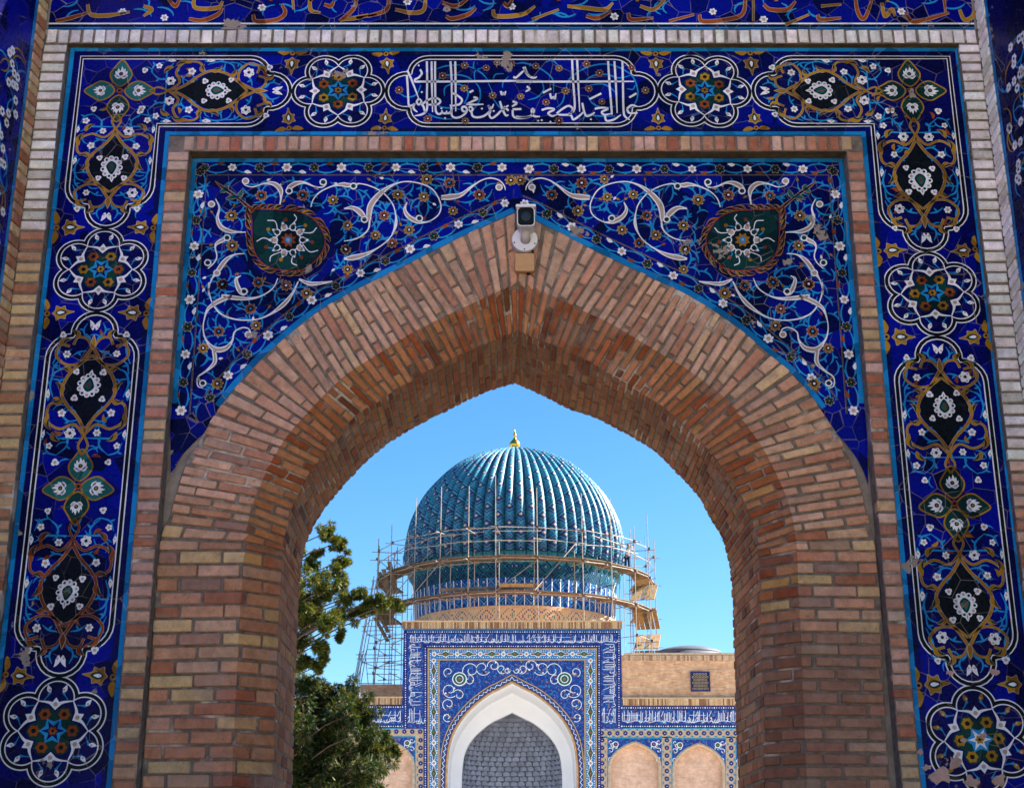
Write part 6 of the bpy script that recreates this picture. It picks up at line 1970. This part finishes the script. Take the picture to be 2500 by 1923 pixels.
# drum
def drum_mat(name, kind):
    m, nt, ns, ln, b = nodes_of(name)
    uv = N(nt, 'ShaderNodeUVMap').outputs[0]
    sp = N(nt, 'ShaderNodeSeparateXYZ'); ln.new(uv, sp.inputs[0])
    c = 0.11 if kind == 'buff' else 0.07
    uq = math_(nt, 'MULTIPLY', math_(nt, 'FLOOR', math_(nt, 'DIVIDE', sp.outputs[0], c)), c); vq = math_(nt, 'MULTIPLY', math_(nt, 'FLOOR', math_(nt, 'DIVIDE', sp.outputs[1], c)), c)
    per = 1.6 if kind == 'buff' else 0.9
    w = math_(nt, 'ABSOLUTE', math_(nt, 'SUBTRACT', math_(nt, 'MODULO', math_(nt, 'ADD', uq, 400), per), per/2))
    w2 = math_(nt, 'ABSOLUTE', math_(nt, 'SUBTRACT', math_(nt, 'MODULO', math_(nt, 'ADD', vq, 400), per), per/2))
    d = math_(nt, 'ADD', w, w2)
    cr = N(nt, 'ShaderNodeValToRGB'); cr.color_ramp.interpolation = 'CONSTANT'; e = cr.color_ramp.elements
    if kind == 'buff': cols = [(0, (0.02, 0.25, 0.20)), (0.15, (0.55, 0.40, 0.25)), (0.35, (0.02, 0.03, 0.2)), (0.45, (0.55, 0.40, 0.25)), (0.65, (0.02, 0.22, 0.22)), (0.76, (0.55, 0.40, 0.25)), (0.95, (0.02, 0.03, 0.2)), (1.0, (0.58, 0.42, 0.26))]
    elif kind == 'teal': cols = [(0, (0.12, 0.22, 0.24)), (0.08, (0.003, 0.02, 0.08)), (0.2, (0.008, 0.10, 0.14)), (0.3, (0.002, 0.010, 0.05)), (0.42, (0.010, 0.13, 0.17)), (0.5, (0.003, 0.02, 0.07)), (0.62, (0.008, 0.09, 0.13)), (0.7, (0.003, 0.02, 0.07))]  # teal mosaic darkened: the dome overhang's shade is in the colours
    else: cols = [(0, (0.3, 0.4, 0.46)), (0.09, (0.006, 0.03, 0.20)), (0.2, (0.015, 0.20, 0.34)), (0.28, (0.01, 0.03, 0.22)), (0.42, (0.10, 0.30, 0.45)), (0.47, (0.01, 0.05, 0.3)), (0.6, (0.02, 0.24, 0.4)), (0.7, (0.01, 0.03, 0.24))]
    e[0].position = 0; e[0].color = (*cols[0][1], 1); e[1].position = cols[1][0]; e[1].color = (*cols[1][1], 1)
    for q, cc in cols[2:]:
        x = e.new(q); x.color = (*cc, 1)
    ln.new(d, cr.inputs[0])
    col = cr.outputs[0]
    if kind == 'buff':
        n0 = noise(nt, pos(nt), 9, 3, 0.6); col = mixc(nt, math_(nt, 'GREATER_THAN', math_(nt, 'FRACT', math_(nt, 'DIVIDE', sp.outputs[0], c)), 0.62), col, (0.56, 0.41, 0.26))
    ln.new(col, b.inputs['Base Color']); b.inputs['Roughness'].default_value = 0.6; b.inputs['Specular IOR Level'].default_value = 0.12
    return m
def drum_ring(name, r0, z0, r1, z1, mat, par, n=96):
    V = []; Fc = []; UV = []
    for j in range(n + 1):
        a = 2*math.pi*j/n
        for r, z in ((r0, z0), (r1, z1)): V.append((r*math.sin(a), -r*math.cos(a), z)); UV.append((a*r0, z))
    for j in range(n): Fc.append((2*j, 2*j+2, 2*j+3, 2*j+1))
    me = bpy.data.meshes.new(name); me.from_pydata(V, [], Fc)
    ul = me.uv_layers.new(name='UVMap')
    for lp in me.loops: ul.data[lp.index].uv = UV[lp.vertex_index]
    me.materials.append(mat); me.polygons.foreach_set('use_smooth', [True]*n); me.update()
    o = bpy.data.objects.new(name, me); link(o, par); o.location = DO; return o
rd = rb - 0.62
DB, DBF = drum_mat('drum glazed mosaic', 'blue'), drum_mat('drum buff brick mosaic', 'buff')
zB = W(1257, 1480, YD - rd).z
drum = mpart('drum')
drum_ring('corbel_band', rd + 0.15, zb_ - 1.6, rb - 0.25, zb_ + 0.1, drum_mat('corbel mosaic', 'teal'), drum)
drum_ring('tiled_band', rd, zB, rd + 0.15, zb_ - 1.6, DB, drum)
drum_ring('moulding', rd + 0.10, zB - 0.10, rd + 0.10, zB + 0.06, FM['tan'], drum)
drum_ring('buff_band', rd + 0.05, zB - 4.5, rd + 0.05, zB - 0.02, DBF, drum)
drum_ring('ledge', rd + 0.05, zB + 0.06, rd, zB + 0.10, FM['tan'], drum)
m_ = MB()
for k in range(72):
    a = 2*math.pi*k/72
    for r_, z0, z1 in ((rd + 0.06, zB + 0.1, zb_ - 1.6),): m_.bar((XD + r_*math.sin(a), YD - r_*math.cos(a), z0), (XD + (r_+.12)*math.sin(a), YD - (r_+.12)*math.cos(a), z1), 0.025, None, 0, n=4)
padd(m_, 'drum_ribs', FM['white'], drum)
m_ = MB(); m_.box((XD - 9, YD - 9, 0), (XD + 9, YD + 9, W(880, 1703, 92).z - 0.3)); padd(m_, 'main_block', FM['brick'], maus)
# ------------------------------------------------------------------ scaffold round the dome
sc_steel = plain('weathered scaffold tube', (0.30, 0.27, 0.23), 0.6, 0.4, 3)
sc_coup = plain('rusty coupler', (0.10, 0.075, 0.06), 0.7, 0.3, 6)
sc_wood = plain('weathered scaffold board', (0.15, 0.115, 0.08), 0.9, 0.45, 4)
sc_wood2 = plain('fresh yellow scaffold board', (0.30, 0.19, 0.085), 0.8, 0.35, 4)
scaf = empty('scaffold', (XD, YD, 0))
tag(scaf, 'tube scaffold with timber platforms wrapped round the ribbed dome', 'scaffold')
SO = Vector((XD, YD, 0))
def sadd(m_, name, mat):
    o = m_.build(name, mat, scaf); o.location = -SO; return o
ANG = [-108,-90,-74,-58,-43,-30,-18,-7,8.6,26.8,40,55,70,86,104]
ANGB = [-128,-150,-172,166,144,124]
ZP1 = W(1250, 1356, 83).z; ZP2 = W(1250, 1442, 83).z; ZR = W(1250, 1286, 83).z
ZBOT = W(880, 1703, 92).z - 0.25
RO, RI = 9.15, 7.95
def SPt(a, r, z): return Vector((XD + r*math.sin(R(a)), YD - r*math.cos(R(a)), z))
rr = random.Random(12)
topz = {-90: 22.6, -74: 24.0, -58: 22.9, -43: 24.2, -30: 24.6, -18: 24.4, -7: 25.0, 8.6: 24.2, 26.8: 24.1, 40: 24.1, 55: 22.8, 70: 23.6, 86: 21.2}
for a in ANG + ANGB:
    for r_ in (RO, RI):
        top = topz.get(a, 23.0) if r_ == RO and abs(a) < 60 else (ZR + rr.uniform(0.2, 2.2))
        if r_ == RI: top = ZP1 + rr.uniform(0.3, 1.9) if abs(a) < 50 else ZR + rr.uniform(0.3, 1.6)
        p0 = SPt(a, r_ + rr.uniform(-.06, .06), ZBOT); p1 = SPt(a + rr.uniform(-.5, .5), r_ + rr.uniform(-.1, .1), top)
        m_ = MB(); m_.bar(p0, p1, 0.031, None, 0, n=6); sadd(m_, 'standard', sc_steel)
lev = [ZR, ZP1 - 0.12, ZP2 - 0.12, ZP2 - 2.0, ZP2 - 3.6]
AS = sorted(ANG)
def ledger(a0, a1, r0, r1, z0, z1, nm='ledger', rad=0.026):
    p, q = SPt(a0, r0, z0), SPt(a1, r1, z1); d = (q - p).normalized()*rr.uniform(0.1, 0.6)
    m_ = MB(); m_.bar(p - d, q + d, rad, None, 0, n=6); sadd(m_, nm, sc_steel)
for a0, a1 in zip(AS[:-1], AS[1:]):
    for z in lev:
        if z < ZP2 - 1 and abs(a0) < 50: continue
        ledger(a0, a1, RO - 0.06, RO - 0.06, z + rr.uniform(-.06, .06), z + rr.uniform(-.06, .06))
        if rr.random() < 0.75: ledger(a0, a1, RI + 0.06, RI + 0.06, z + rr.uniform(-.06, .06), z + rr.uniform(-.06, .06))
    ledger(a0, a1, RO - 0.06, RO - 0.06, ZP1 + 0.95 + rr.uniform(-.1, .1), ZP1 + 0.95 + rr.uniform(-.1, .1))
    if rr.random() < 0.5: ledger(a0, a1, RO, RI, ZP2 + rr.uniform(0, .3), ZP1 + rr.uniform(-.2, 1.4), 'brace', 0.028)
for a in AS:
    for z in lev:
        if z < ZP2 - 1 and abs(a) < 50: continue
        p, q = SPt(a, RI - 0.35, z - 0.07), SPt(a, RO + 0.45, z - 0.07 + rr.uniform(-.05, .05))
        m_ = MB(); m_.bar(p, q, 0.026, None, 0, n=6); sadd(m_, 'transom', sc_steel)
        m_ = MB(); c = SPt(a, RO, z); m_.box((c.x - .075, c.y - .075, c.z - .075), (c.x + .075, c.y + .075, c.z + .075)); sadd(m_, 'coupler', sc_coup)
# raking tubes where the scaffold spreads on to the roof at the left
for a in (-112, -100, -90, -80, -70):
    p, q = SPt(a, RO + 1.35, ZBOT), SPt(a, RO + 0.15, ZP1 + 0.3)
    m_ = MB(); m_.bar(p, q, 0.031, None, 0, n=6); sadd(m_, 'raker', sc_steel)
for a0, a1 in ((-112, -100), (-100, -90), (-90, -80), (-80, -70)):
    for f in (0.12, 0.35, 0.58, 0.8):
        r_ = RO + 1.35 - 1.2*f; z = ZBOT + (ZP1 + 0.3 - ZBOT)*f
        ledger(a0, a1, r_, r_, z, z)
        m_ = MB(); m_.bar(SPt(a0, r_ + 0.2, z), SPt(a0, RI, z + 0.05), 0.026, None, 0, n=6); sadd(m_, 'transom', sc_steel)
    ledger(a0, a1, RO + 1.3, RO + 0.8, ZBOT + 0.3, ZBOT + 2.6, 'brace')
# boards
for lvl, zz in ((0, ZP1), (1, ZP2)):
    for i, (a0, a1) in enumerate(zip(AS[:-1], AS[1:])):
        for k in range(5):
            r_ = RI + 0.12 + (RO - RI - 0.24)*k/4
            p, q = SPt(a0 - 0.6, r_, zz + 0.03*(i % 2) + rr.uniform(0, .02)), SPt(a1 + 0.6, r_, zz + 0.03*(i % 2) + rr.uniform(0, .02))
            m_ = MB(); m_.bar(p, q, 0.25, 0.05, 0); sadd(m_, 'board', sc_wood if (a0 < 50 or rr.random() < 0.5) else sc_wood2)
# loose boards: a stair of tilted platforms on the right, a few stood on edge on the left
for (a, z, tilt) in ((72, ZP1 - 1.0, 0.75), (74, ZP2 - 0.5, -0.7), (76, ZP2 - 1.9, 0.7), (77, ZP2 - 3.1, -0.7), (78, ZP2 - 4.1, 0.7)):
    for k in range(5):
        r_ = RI + 0.1 + 0.32*k
        c = SPt(a, r_, z); t_ = Vector((math.cos(R(a)), math.sin(R(a)), 0))
        d = (t_*math.cos(tilt) + Vector((0, 0, 1))*math.sin(tilt)) * 0.85
        m_ = MB(); m_.bar(c - d, c + d, 0.28, 0.05, 0, up=(0, 0, 1)); sadd(m_, 'board', sc_wood2 if k != 2 else sc_wood)
for (a, z, dz) in ((-78, ZP1 - 0.5, 0.8), (-72, ZP1 - 0.7, 1.0), (-84, ZP2 + 0.3, 0.9), (-66, ZP1 - 0.3, 0.9), (-88, ZP2 - 0.9, 0.7), (-80, ZP2 - 0.6, 0.6)):
    p = SPt(a, RI + 0.3, z - dz); q = SPt(a + 6, RO, z + dz)
    m_ = MB(); m_.bar(p, q, 0.28, 0.05, 0); sadd(m_, 'board', sc_wood)
for (a0, a1, z) in ((-30, 8, ZP2 + 0.28), (-6, 10, ZP2 + 0.35)):
    p, q = SPt(a0, RO - 0.1, z), SPt(a1, RO - 0.1, z); m_ = MB(); m_.bar(p, q, 0.06, 0.22, 0); sadd(m_, 'board', sc_wood2 if a0 > -10 else sc_wood)

# ------------------------------------------------------------------ worker on the upper platform
def worker():
    base = SPt(58, 8.35, ZP1 + 0.06)
    root = empty('person', base)
    tag(root, 'worker in a pale shirt and dark blue trousers reaching up on the scaffold', 'person')
    sh = plain('pale work shirt', (0.62, 0.58, 0.52), 0.9, 0.1, 6); tr = plain('dark blue trousers', (0.015, 0.022, 0.06), 0.9, 0.2, 6); sk = plain('tanned skin', (0.30, 0.16, 0.10), 0.6, 0.08, 9); hr = plain('black hair', (0.012, 0.010, 0.010), 0.7, 0.2, 12)
    def skin(name, J, E, mat, parent):
        me = bpy.data.meshes.new(name); me.from_pydata([j[0] for j in J], E, [])
        o = bpy.data.objects.new(name, me); link(o, parent); me.materials.append(mat)
        md = o.modifiers.new('skin', 'SKIN'); md.use_smooth_shade = True
        for i, j in enumerate(J): me.skin_vertices[0].data[i].radius = (j[1], j[2] if len(j) > 2 else j[1])
        me.skin_vertices[0].data[0].use_root = True
        sb = o.modifiers.new('sub', 'SUBSURF'); sb.levels = 1; sb.render_levels = 2
        return o
    # continuous body: pelvis, spine, neck, head, legs, arms raised towards the pole on the right
    J = [((0, 0, 0.92), .15, .11), ((0.02, 0, 1.12), .14, .10), ((0.05, 0, 1.34), .17, .11), ((0.07, 0, 1.47), .10, .08), ((0.09, 0, 1.54), .055, .055), ((0.11, -0.01, 1.62), .085, .10), ((0.115, -0.01, 1.72), .085, .095),
         ((-0.09, 0.02, 0.86), .09), ((-0.10, 0.02, 0.48), .062), ((-0.10, 0.04, 0.08), .045), ((-0.09, -0.10, 0.04), .04), ((0.09, -0.02, 0.86), .09), ((0.10, -0.05, 0.48), .062), ((0.10, -0.02, 0.08), .045), ((0.11, -0.16, 0.04), .04),
         ((0.20, -0.12, 1.43), .06), ((0.36, -0.15, 1.60), .045), ((0.52, -0.16, 1.84), .034), ((0.55, -0.16, 1.92), .03), ((0.20, 0.12, 1.43), .06), ((0.40, 0.14, 1.52), .045), ((0.56, 0.10, 1.72), .034), ((0.59, 0.10, 1.80), .03)]
    E = [(0,1),(1,2),(2,3),(3,4),(4,5),(5,6),(0,7),(7,8),(8,9),(9,10),(0,11),(11,12),(12,13),(13,14),(3,15),(15,16),(16,17),(17,18),(3,19),(19,20),(20,21),(21,22)]
    skin('body', J, E, sk, root)
    skin('shirt', [((0, 0, 0.94), .17, .13), ((0.02, 0, 1.12), .165, .125), ((0.05, 0, 1.34), .19, .135), ((0.07, 0, 1.46), .12, .10), ((0.20, -0.12, 1.43), .078), ((0.33, -0.145, 1.56), .066), ((0.20, 0.12, 1.43), .078), ((0.35, 0.135, 1.50), .066)], [(0,1),(1,2),(2,3),(3,4),(4,5),(3,6),(6,7)], sh, root)
    skin('trousers', [((0, 0, 0.93), .165, .125), ((-0.09, 0.02, 0.84), .108), ((-0.10, 0.02, 0.48), .082), ((-0.10, 0.04, 0.10), .066), ((0.09, -0.02, 0.84), .108), ((0.10, -0.05, 0.48), .082), ((0.10, -0.02, 0.10), .066)], [(0,1),(1,2),(2,3),(0,4),(4,5),(5,6)], tr, root)
    skin('hair', [((0.10, 0.02, 1.68), .095, .10), ((0.105, 0.02, 1.74), .085, .09)], [(0, 1)], hr, root)
    m_ = MB()
    for k in range(5): m_.bar((0.55, -0.19 + 0.016*k, 1.92), (0.575, -0.19 + 0.016*k, 1.99 - 0.01*abs(k-2)), 0.008, None, 0, n=5); m_.bar((0.59, 0.07 + 0.016*k, 1.80), (0.615, 0.07 + 0.016*k, 1.87 - 0.01*abs(k-2)), 0.008, None, 0, n=5)
    m_.build('fingers', sk, root)
    # face: nose, eyes, mouth, ears
    m_ = MB(); m_.bar((0.11, -0.105, 1.68), (0.11, -0.125, 1.645), 0.014, None, 0, n=5); m_.bar((0.075, -0.10, 1.60), (0.145, -0.10, 1.60), 0.008, None, 0, n=4)
    for s in (-1, 1): m_.bar((0.11 + s*0.09, 0, 1.63), (0.11 + s*0.10, 0.01, 1.69), 0.016, None, 0, n=5)
    m_.build('face', sk, root)
    root.rotation_euler = (0, 0, R(20)); root.scale = (1, 1, 1)
worker()

# ------------------------------------------------------------------ conifer in the court
def leaf_mat():
    m, nt, ns, ln, b = nodes_of('juniper foliage')
    at = N(nt, 'ShaderNodeAttribute', attribute_name='tint')
    ln.new(at.outputs['Color'], b.inputs['Base Color']); b.inputs['Roughness'].default_value = 0.6
    b.inputs['Specular IOR Level'].default_value = 0.25
    tr = N(nt, 'ShaderNodeBsdfTranslucent'); ln.new(mixc(nt, 1.0, at.outputs['Color'], (1.5, 1.35, 0.5), 'MULTIPLY'), tr.inputs['Color'])
    mx = N(nt, 'ShaderNodeMixShader'); mx.inputs[0].default_value = 0.25
    out = [n for n in ns if n.type == 'OUTPUT_MATERIAL'][0]
    ln.new(b.outputs[0], mx.inputs[1]); ln.new(tr.outputs[0], mx.inputs[2]); ln.new(mx.outputs[0], out.inputs[0])
    return m
LM = leaf_mat(); BK = plain('grey brown bark', (0.10, 0.07, 0.05), 0.95, 0.4, 10, bmp=0.6)
BL = [(240,160,55),(310,220,60),(335,330,50),(130,350,50),(200,430,80),(130,560,90),(250,520,75),(350,570,60),(430,520,50),(500,570,42),(590,590,42),(660,595,40),(410,650,45),(250,690,75),(120,720,80),(200,820,65),(130,920,50),(215,890,35),
      (120,1060,85),(230,1100,90),(360,1120,70),(420,1220,105),(300,1250,140),(150,1250,150),(480,1330,105),(560,1400,75),(300,1430,170),(130,1480,170),(520,1500,105),(640,1475,45),(250,1600,170),(450,1610,105),(100,1640,150),(330,1700,170),(200,1800,180),(0,1300,150),(-40,1550,170),(-30,700,110),(20,500,80),(-20,950,110),(60,250,40),(40,400,70),(60,640,80),(60,820,70),(300,640,55),(330,480,50),(470,600,40),(540,560,36),(170,300,40),(280,400,45),(20,330,45),(20,860,70),(60,960,60),(150,640,60),(30,600,70),(310,760,40),(170,960,45)]
rr = random.Random(21)
def sprig(crown, p, d, L, tint):
    """a flat spray: short twig with scale-leaf fingers either side"""
    d = d.normalized(); s = d.cross(Vector((rr.uniform(-1, 1), rr.uniform(-1, 1), rr.uniform(-1, 1)))).normalized()
    n = 4; up = d.cross(s)
    for k in range(n):
        q = p + d*L*(k/n)
        for sg in (-1, 1):
            t = (d*0.75 + s*sg*0.8).normalized(); l = L*0.5*(1 - 0.5*k/n)
            w = t.cross(up).normalized()*l*0.17
            crown.face([crown.vert(q - w, tint), crown.vert(q + t*l, tint), crown.vert(q + w, tint)])
    w = s*L*0.07
    crown.face([crown.vert(p - w, tint), crown.vert(p + d*L*1.15, tint), crown.vert(p + w, tint)])
def conifer(blobs, Yt, u_trunk, label, pal, dens, ztrunk):
    tree = empty('conifer_tree', (W(u_trunk, 1900, Yt).x, Yt, 0)); tag(tree, label, 'tree', 'conifers in the court')
    TO = tree.location.copy(); crown = MB(); limbs = MB(); cen = []
    for (x, y, r) in blobs:
        dy = rr.uniform(-1.0, 1.0) if r > 60 else rr.uniform(-0.4, 0.4)
        p = W(700 + x/2.435, 1233 + y/2.435, Yt + dy); cen.append((p, r/2.435*(Yt + dy)/F_PX))
    for (p, rw) in cen:
        n = min(5200, int(dens[0] + dens[1]*rw*rw))
        sub_ = [(p + Vector((rr.gauss(0, 1), rr.gauss(0, 1), rr.gauss(0, 0.8)))*rw*0.48, rw*rr.uniform(0.26, 0.5)) for _ in range(max(7, int(20*rw/0.5)))]
        for _ in range(n):
            c, rs = rr.choice(sub_)
            o_ = Vector((rr.gauss(0, 1), rr.gauss(0, 1), rr.gauss(0, 1))).normalized()
            q = c + o_*rs*rr.uniform(0.15, 1.0)**0.6
            dirn = o_*0.7 + Vector((rr.uniform(-.4, .4) + 0.15, rr.uniform(-.4, .4), rr.uniform(-.8, .1)))
            x = rr.random(); acc = 0
            for g_, w_ in pal:
                acc += w_
                if x <= acc: break
            k = rr.uniform(0.7, 1.25)
            sprig(crown, q, dirn, rr.uniform(0.055, 0.10), tuple(a*k for a in g_))
    tx = TO.x; zt_ = min(ztrunk, max(p.z for p, _ in cen))
    tp = [Vector((tx, Yt, 0)), Vector((tx + 0.05, Yt, zt_*0.35)), Vector((tx - 0.1, Yt + 0.1, zt_*0.65)), Vector((tx + 0.05, Yt, zt_ - 0.6)), Vector((tx + 0.1, Yt, zt_))]
    limbs.tube([Vector(q) for q in catmull([tuple(q) for q in tp], 4)], [0.26 - 0.24*k/16 for k in range(17)], 8)
    for (p, rw) in cen:
        z0 = max(2.0, p.z - 0.35 - 0.35*abs(p.x - tx)); a = Vector((tx, Yt, min(z0, zt_ - 0.2)))
        mid = a.lerp(p, 0.55) + Vector((0, 0, 0.12)); limbs.tube([a, mid, p, p + (p - mid)*0.3], [0.030, 0.018, 0.010, 0.004], 5)
    o = crown.build('crown', LM, tree); o.location = -TO
    o = limbs.build('trunk', BK, tree); o.location = -TO
UP = [b_ for b_ in BL if b_[1] < 1000]; LO = [b_ for b_ in BL if b_[1] >= 1000]
conifer(UP, 34.0, 640, 'taller, looser conifer whose sunlit branches reach up beside the scaffold', [((0.026, 0.050, 0.007), .45), ((0.060, 0.085, 0.009), .30), ((0.16, 0.145, 0.012), .19), ((0.15, 0.075, 0.015), .06)], (700, 8600), 9.6)
conifer(LO, 30.0, 690, 'dense dark conifer low on the left in front of the mausoleum wing', [((0.010, 0.026, 0.005), .55), ((0.028, 0.050, 0.006), .25), ((0.085, 0.085, 0.009), .15), ((0.10, 0.05, 0.010), .05)], (900, 9000), 5.6)

# ------------------------------------------------------------------ surveillance camera, junction box, weeds
wp = plain('white powder coat', (0.72, 0.73, 0.75), 0.35, 0.04, 5); wg = plain('grey plastic', (0.45, 0.44, 0.43), 0.5, 0.06, 6); bkp = plain('black glass', (0.002, 0.002, 0.003), 0.25, 0.1, 5, spec=0.12); blk = plain('black rubber', (0.01, 0.01, 0.01), 0.6, 0.2, 8)
cb = W(1281, 592, Y0 - 0.02)
cctv = empty('security_camera', (cb.x, Y0, cb.z))
tag(cctv, 'white bullet security camera on a round base at the arch tip', 'camera')
def latheY(prof, n=28):
    m_ = MB(); rings = []
    for r_, y in prof: rings.append([m_.vert((r_*math.cos(2*math.pi*j/n), y, r_*math.sin(2*math.pi*j/n))) for j in range(n)])
    for a, b_ in zip(rings[:-1], rings[1:]):
        for j in range(n): m_.face((a[j], a[(j+1)%n], b_[(j+1)%n], b_[j]))
    m_.face(rings[0]); m_.face(rings[-1]); return m_
m_ = latheY([(0.088, 0.0), (0.088, -0.058), (0.084, -0.066), (0.0835, -0.0665)]); o = m_.build('base', wg, cctv, fix=True)
m_ = latheY([(0.0832, -0.0668), (0.082, -0.070), (0.02, -0.0702)]); m_.build('cover_plate', wp, cctv, fix=True)
for t in (R(200), R(-25), R(268), R(60)):
    m_ = latheY([(0.005, -0.069), (0.005, -0.0725), (0.001, -0.0726)], 8); o = m_.build('screw', blk, cctv); o.location = (0.072*math.cos(t), 0, 0.072*math.sin(t))
m_ = MB(); m_.tube([(0.005, -0.068, -0.005), (0.005, -0.105, 0.005), (0.005, -0.13, 0.035)], [0.034, 0.030, 0.028], 14); m_.build('neck', wg, cctv, smooth=True)
def rrect(w, h, r, n=4):
    P = []
    for (cx_, cz_, a0) in ((w/2 - r, h/2 - r, 0), (-w/2 + r, h/2 - r, 90), (-w/2 + r, -h/2 + r, 180), (w/2 - r, -h/2 + r, 270)):
        for k in range(n + 1): t = R(a0 + 90*k/n); P.append((cx_ + r*math.cos(t), cz_ + r*math.sin(t)))
    return P
body_c = Vector((0.008, -0.04, 0.062))
def loft(secs, m_, close=True):
    rings = [[m_.vert((x + ox, y, z + oz)) for x, z in P] for P, y, ox, oz in secs]
    for a, b_ in zip(rings[:-1], rings[1:]):
        for j in range(len(a)): m_.face((a[j], a[(j+1) % len(a)], b_[(j+1) % len(a)], b_[j]))
    m_.face(rings[0]); m_.face(rings[-1])
rake = -0.30
m_ = MB(); loft([(rrect(0.095, 0.105, 0.030), 0.04, 0, 0), (rrect(0.112, 0.124, 0.028), 0.02, 0, 0), (rrect(0.116, 0.128, 0.026), -0.165, 0, 0), (rrect(0.112, 0.124, 0.024), -0.172, 0, 0)], m_)
body_o = m_.build('body', wp, cctv, fix=True); body_o.location = (0.012, -0.10, 0.095); body_o.rotation_euler = (R(10), 0, R(-2))
m_ = MB(); loft([(rrect(0.104, 0.116, 0.022), -0.170, 0, 0), (rrect(0.102, 0.114, 0.022), -0.1745, 0, 0)], m_); o = m_.build('front_glass', bkp, body_o, fix=True)
m_ = latheY([(0.030, -0.1742), (0.030, -0.1765), (0.020, -0.1768), (0.018, -0.1750)], 20); m_.build('lens', plain('lens', (0.010, 0.014, 0.03), 0.15, 0.1, 4), body_o)
m_ = MB(); loft([(rrect(0.126, 0.018, 0.008), 0.03, 0, 0.066), (rrect(0.128, 0.018, 0.008), -0.195, 0, 0.066)], m_); m_.build('sun_shield', wp, body_o, fix=True)
m_ = MB(); m_.tube([(0.050, -0.05, -0.072), (0.052, -0.058, -0.090), (0.045, -0.03, -0.105), (0.04, -0.01, -0.11)], 0.009, 7); m_.build('cable', blk, cctv, smooth=True)
jb = W(1281, 645, Y0 - 0.03)
jbox = empty('junction_box', (jb.x, Y0, jb.z))
tag(jbox, 'small orange tan junction box below the security camera', 'box')
ob = plain('tan painted plastic', (0.52, 0.30, 0.13), 0.55, 0.10, 30, bmp=0.1)
m_ = MB(); loft([(rrect(0.124, 0.124, 0.012), 0.0, 0, 0), (rrect(0.128, 0.128, 0.013), -0.060, 0, 0), (rrect(0.122, 0.122, 0.012), -0.066, 0, 0)], m_); m_.build('case', ob, jbox, fix=True)
m_ = MB(); loft([(rrect(0.130, 0.130, 0.013), -0.040, 0, 0), (rrect(0.130, 0.130, 0.013), -0.044, 0, 0)], m_); m_.build('lid_seam', plain('dark seam', (0.20, 0.11, 0.05), 0.7, 0.1, 20), jbox, fix=True)
m_ = MB(); m_.tube([(0.025, -0.03, -0.06), (0.025, -0.03, -0.072)], 0.013, 10); m_.build('cable_gland', blk, jbox)
# weeds on the arch's inner edge
wm = plain('dry weed', (0.05, 0.07, 0.02), 0.8, 0.3, 20)
for i, (u, v, lab) in enumerate(((1741, 1268, 'larger tuft of weed sprouting from the right inner edge of the arch'), (1762, 1306, 'tiny weed tuft on the arch edge below the larger one'))):
    p = W(u + 8, v, Y2 - 0.06); m_ = MB(); rr = random.Random(40 + i)
    e = empty('weed', p); tag(e, lab, 'plant', 'weeds on the arch edge')
    for k in range(16 if i == 0 else 8):
        d = Vector((-rr.uniform(0.2, 1), rr.uniform(-.4, .4), rr.uniform(-.7, .8))).normalized()*rr.uniform(0.015, 0.045)
        s = Vector((0, 0, 1)).cross(d).normalized()*0.003
        m_.bar((0, 0, 0), d, 0.0015, None, 0, n=4)
        for f in (0.6, 1.0): m_.quad(d*f - s*2, d*f + Vector((0, 0, 0.006)), d*f + s*2, d*f - Vector((0, 0, 0.006)))
    m_.build('leaves', wm, e)
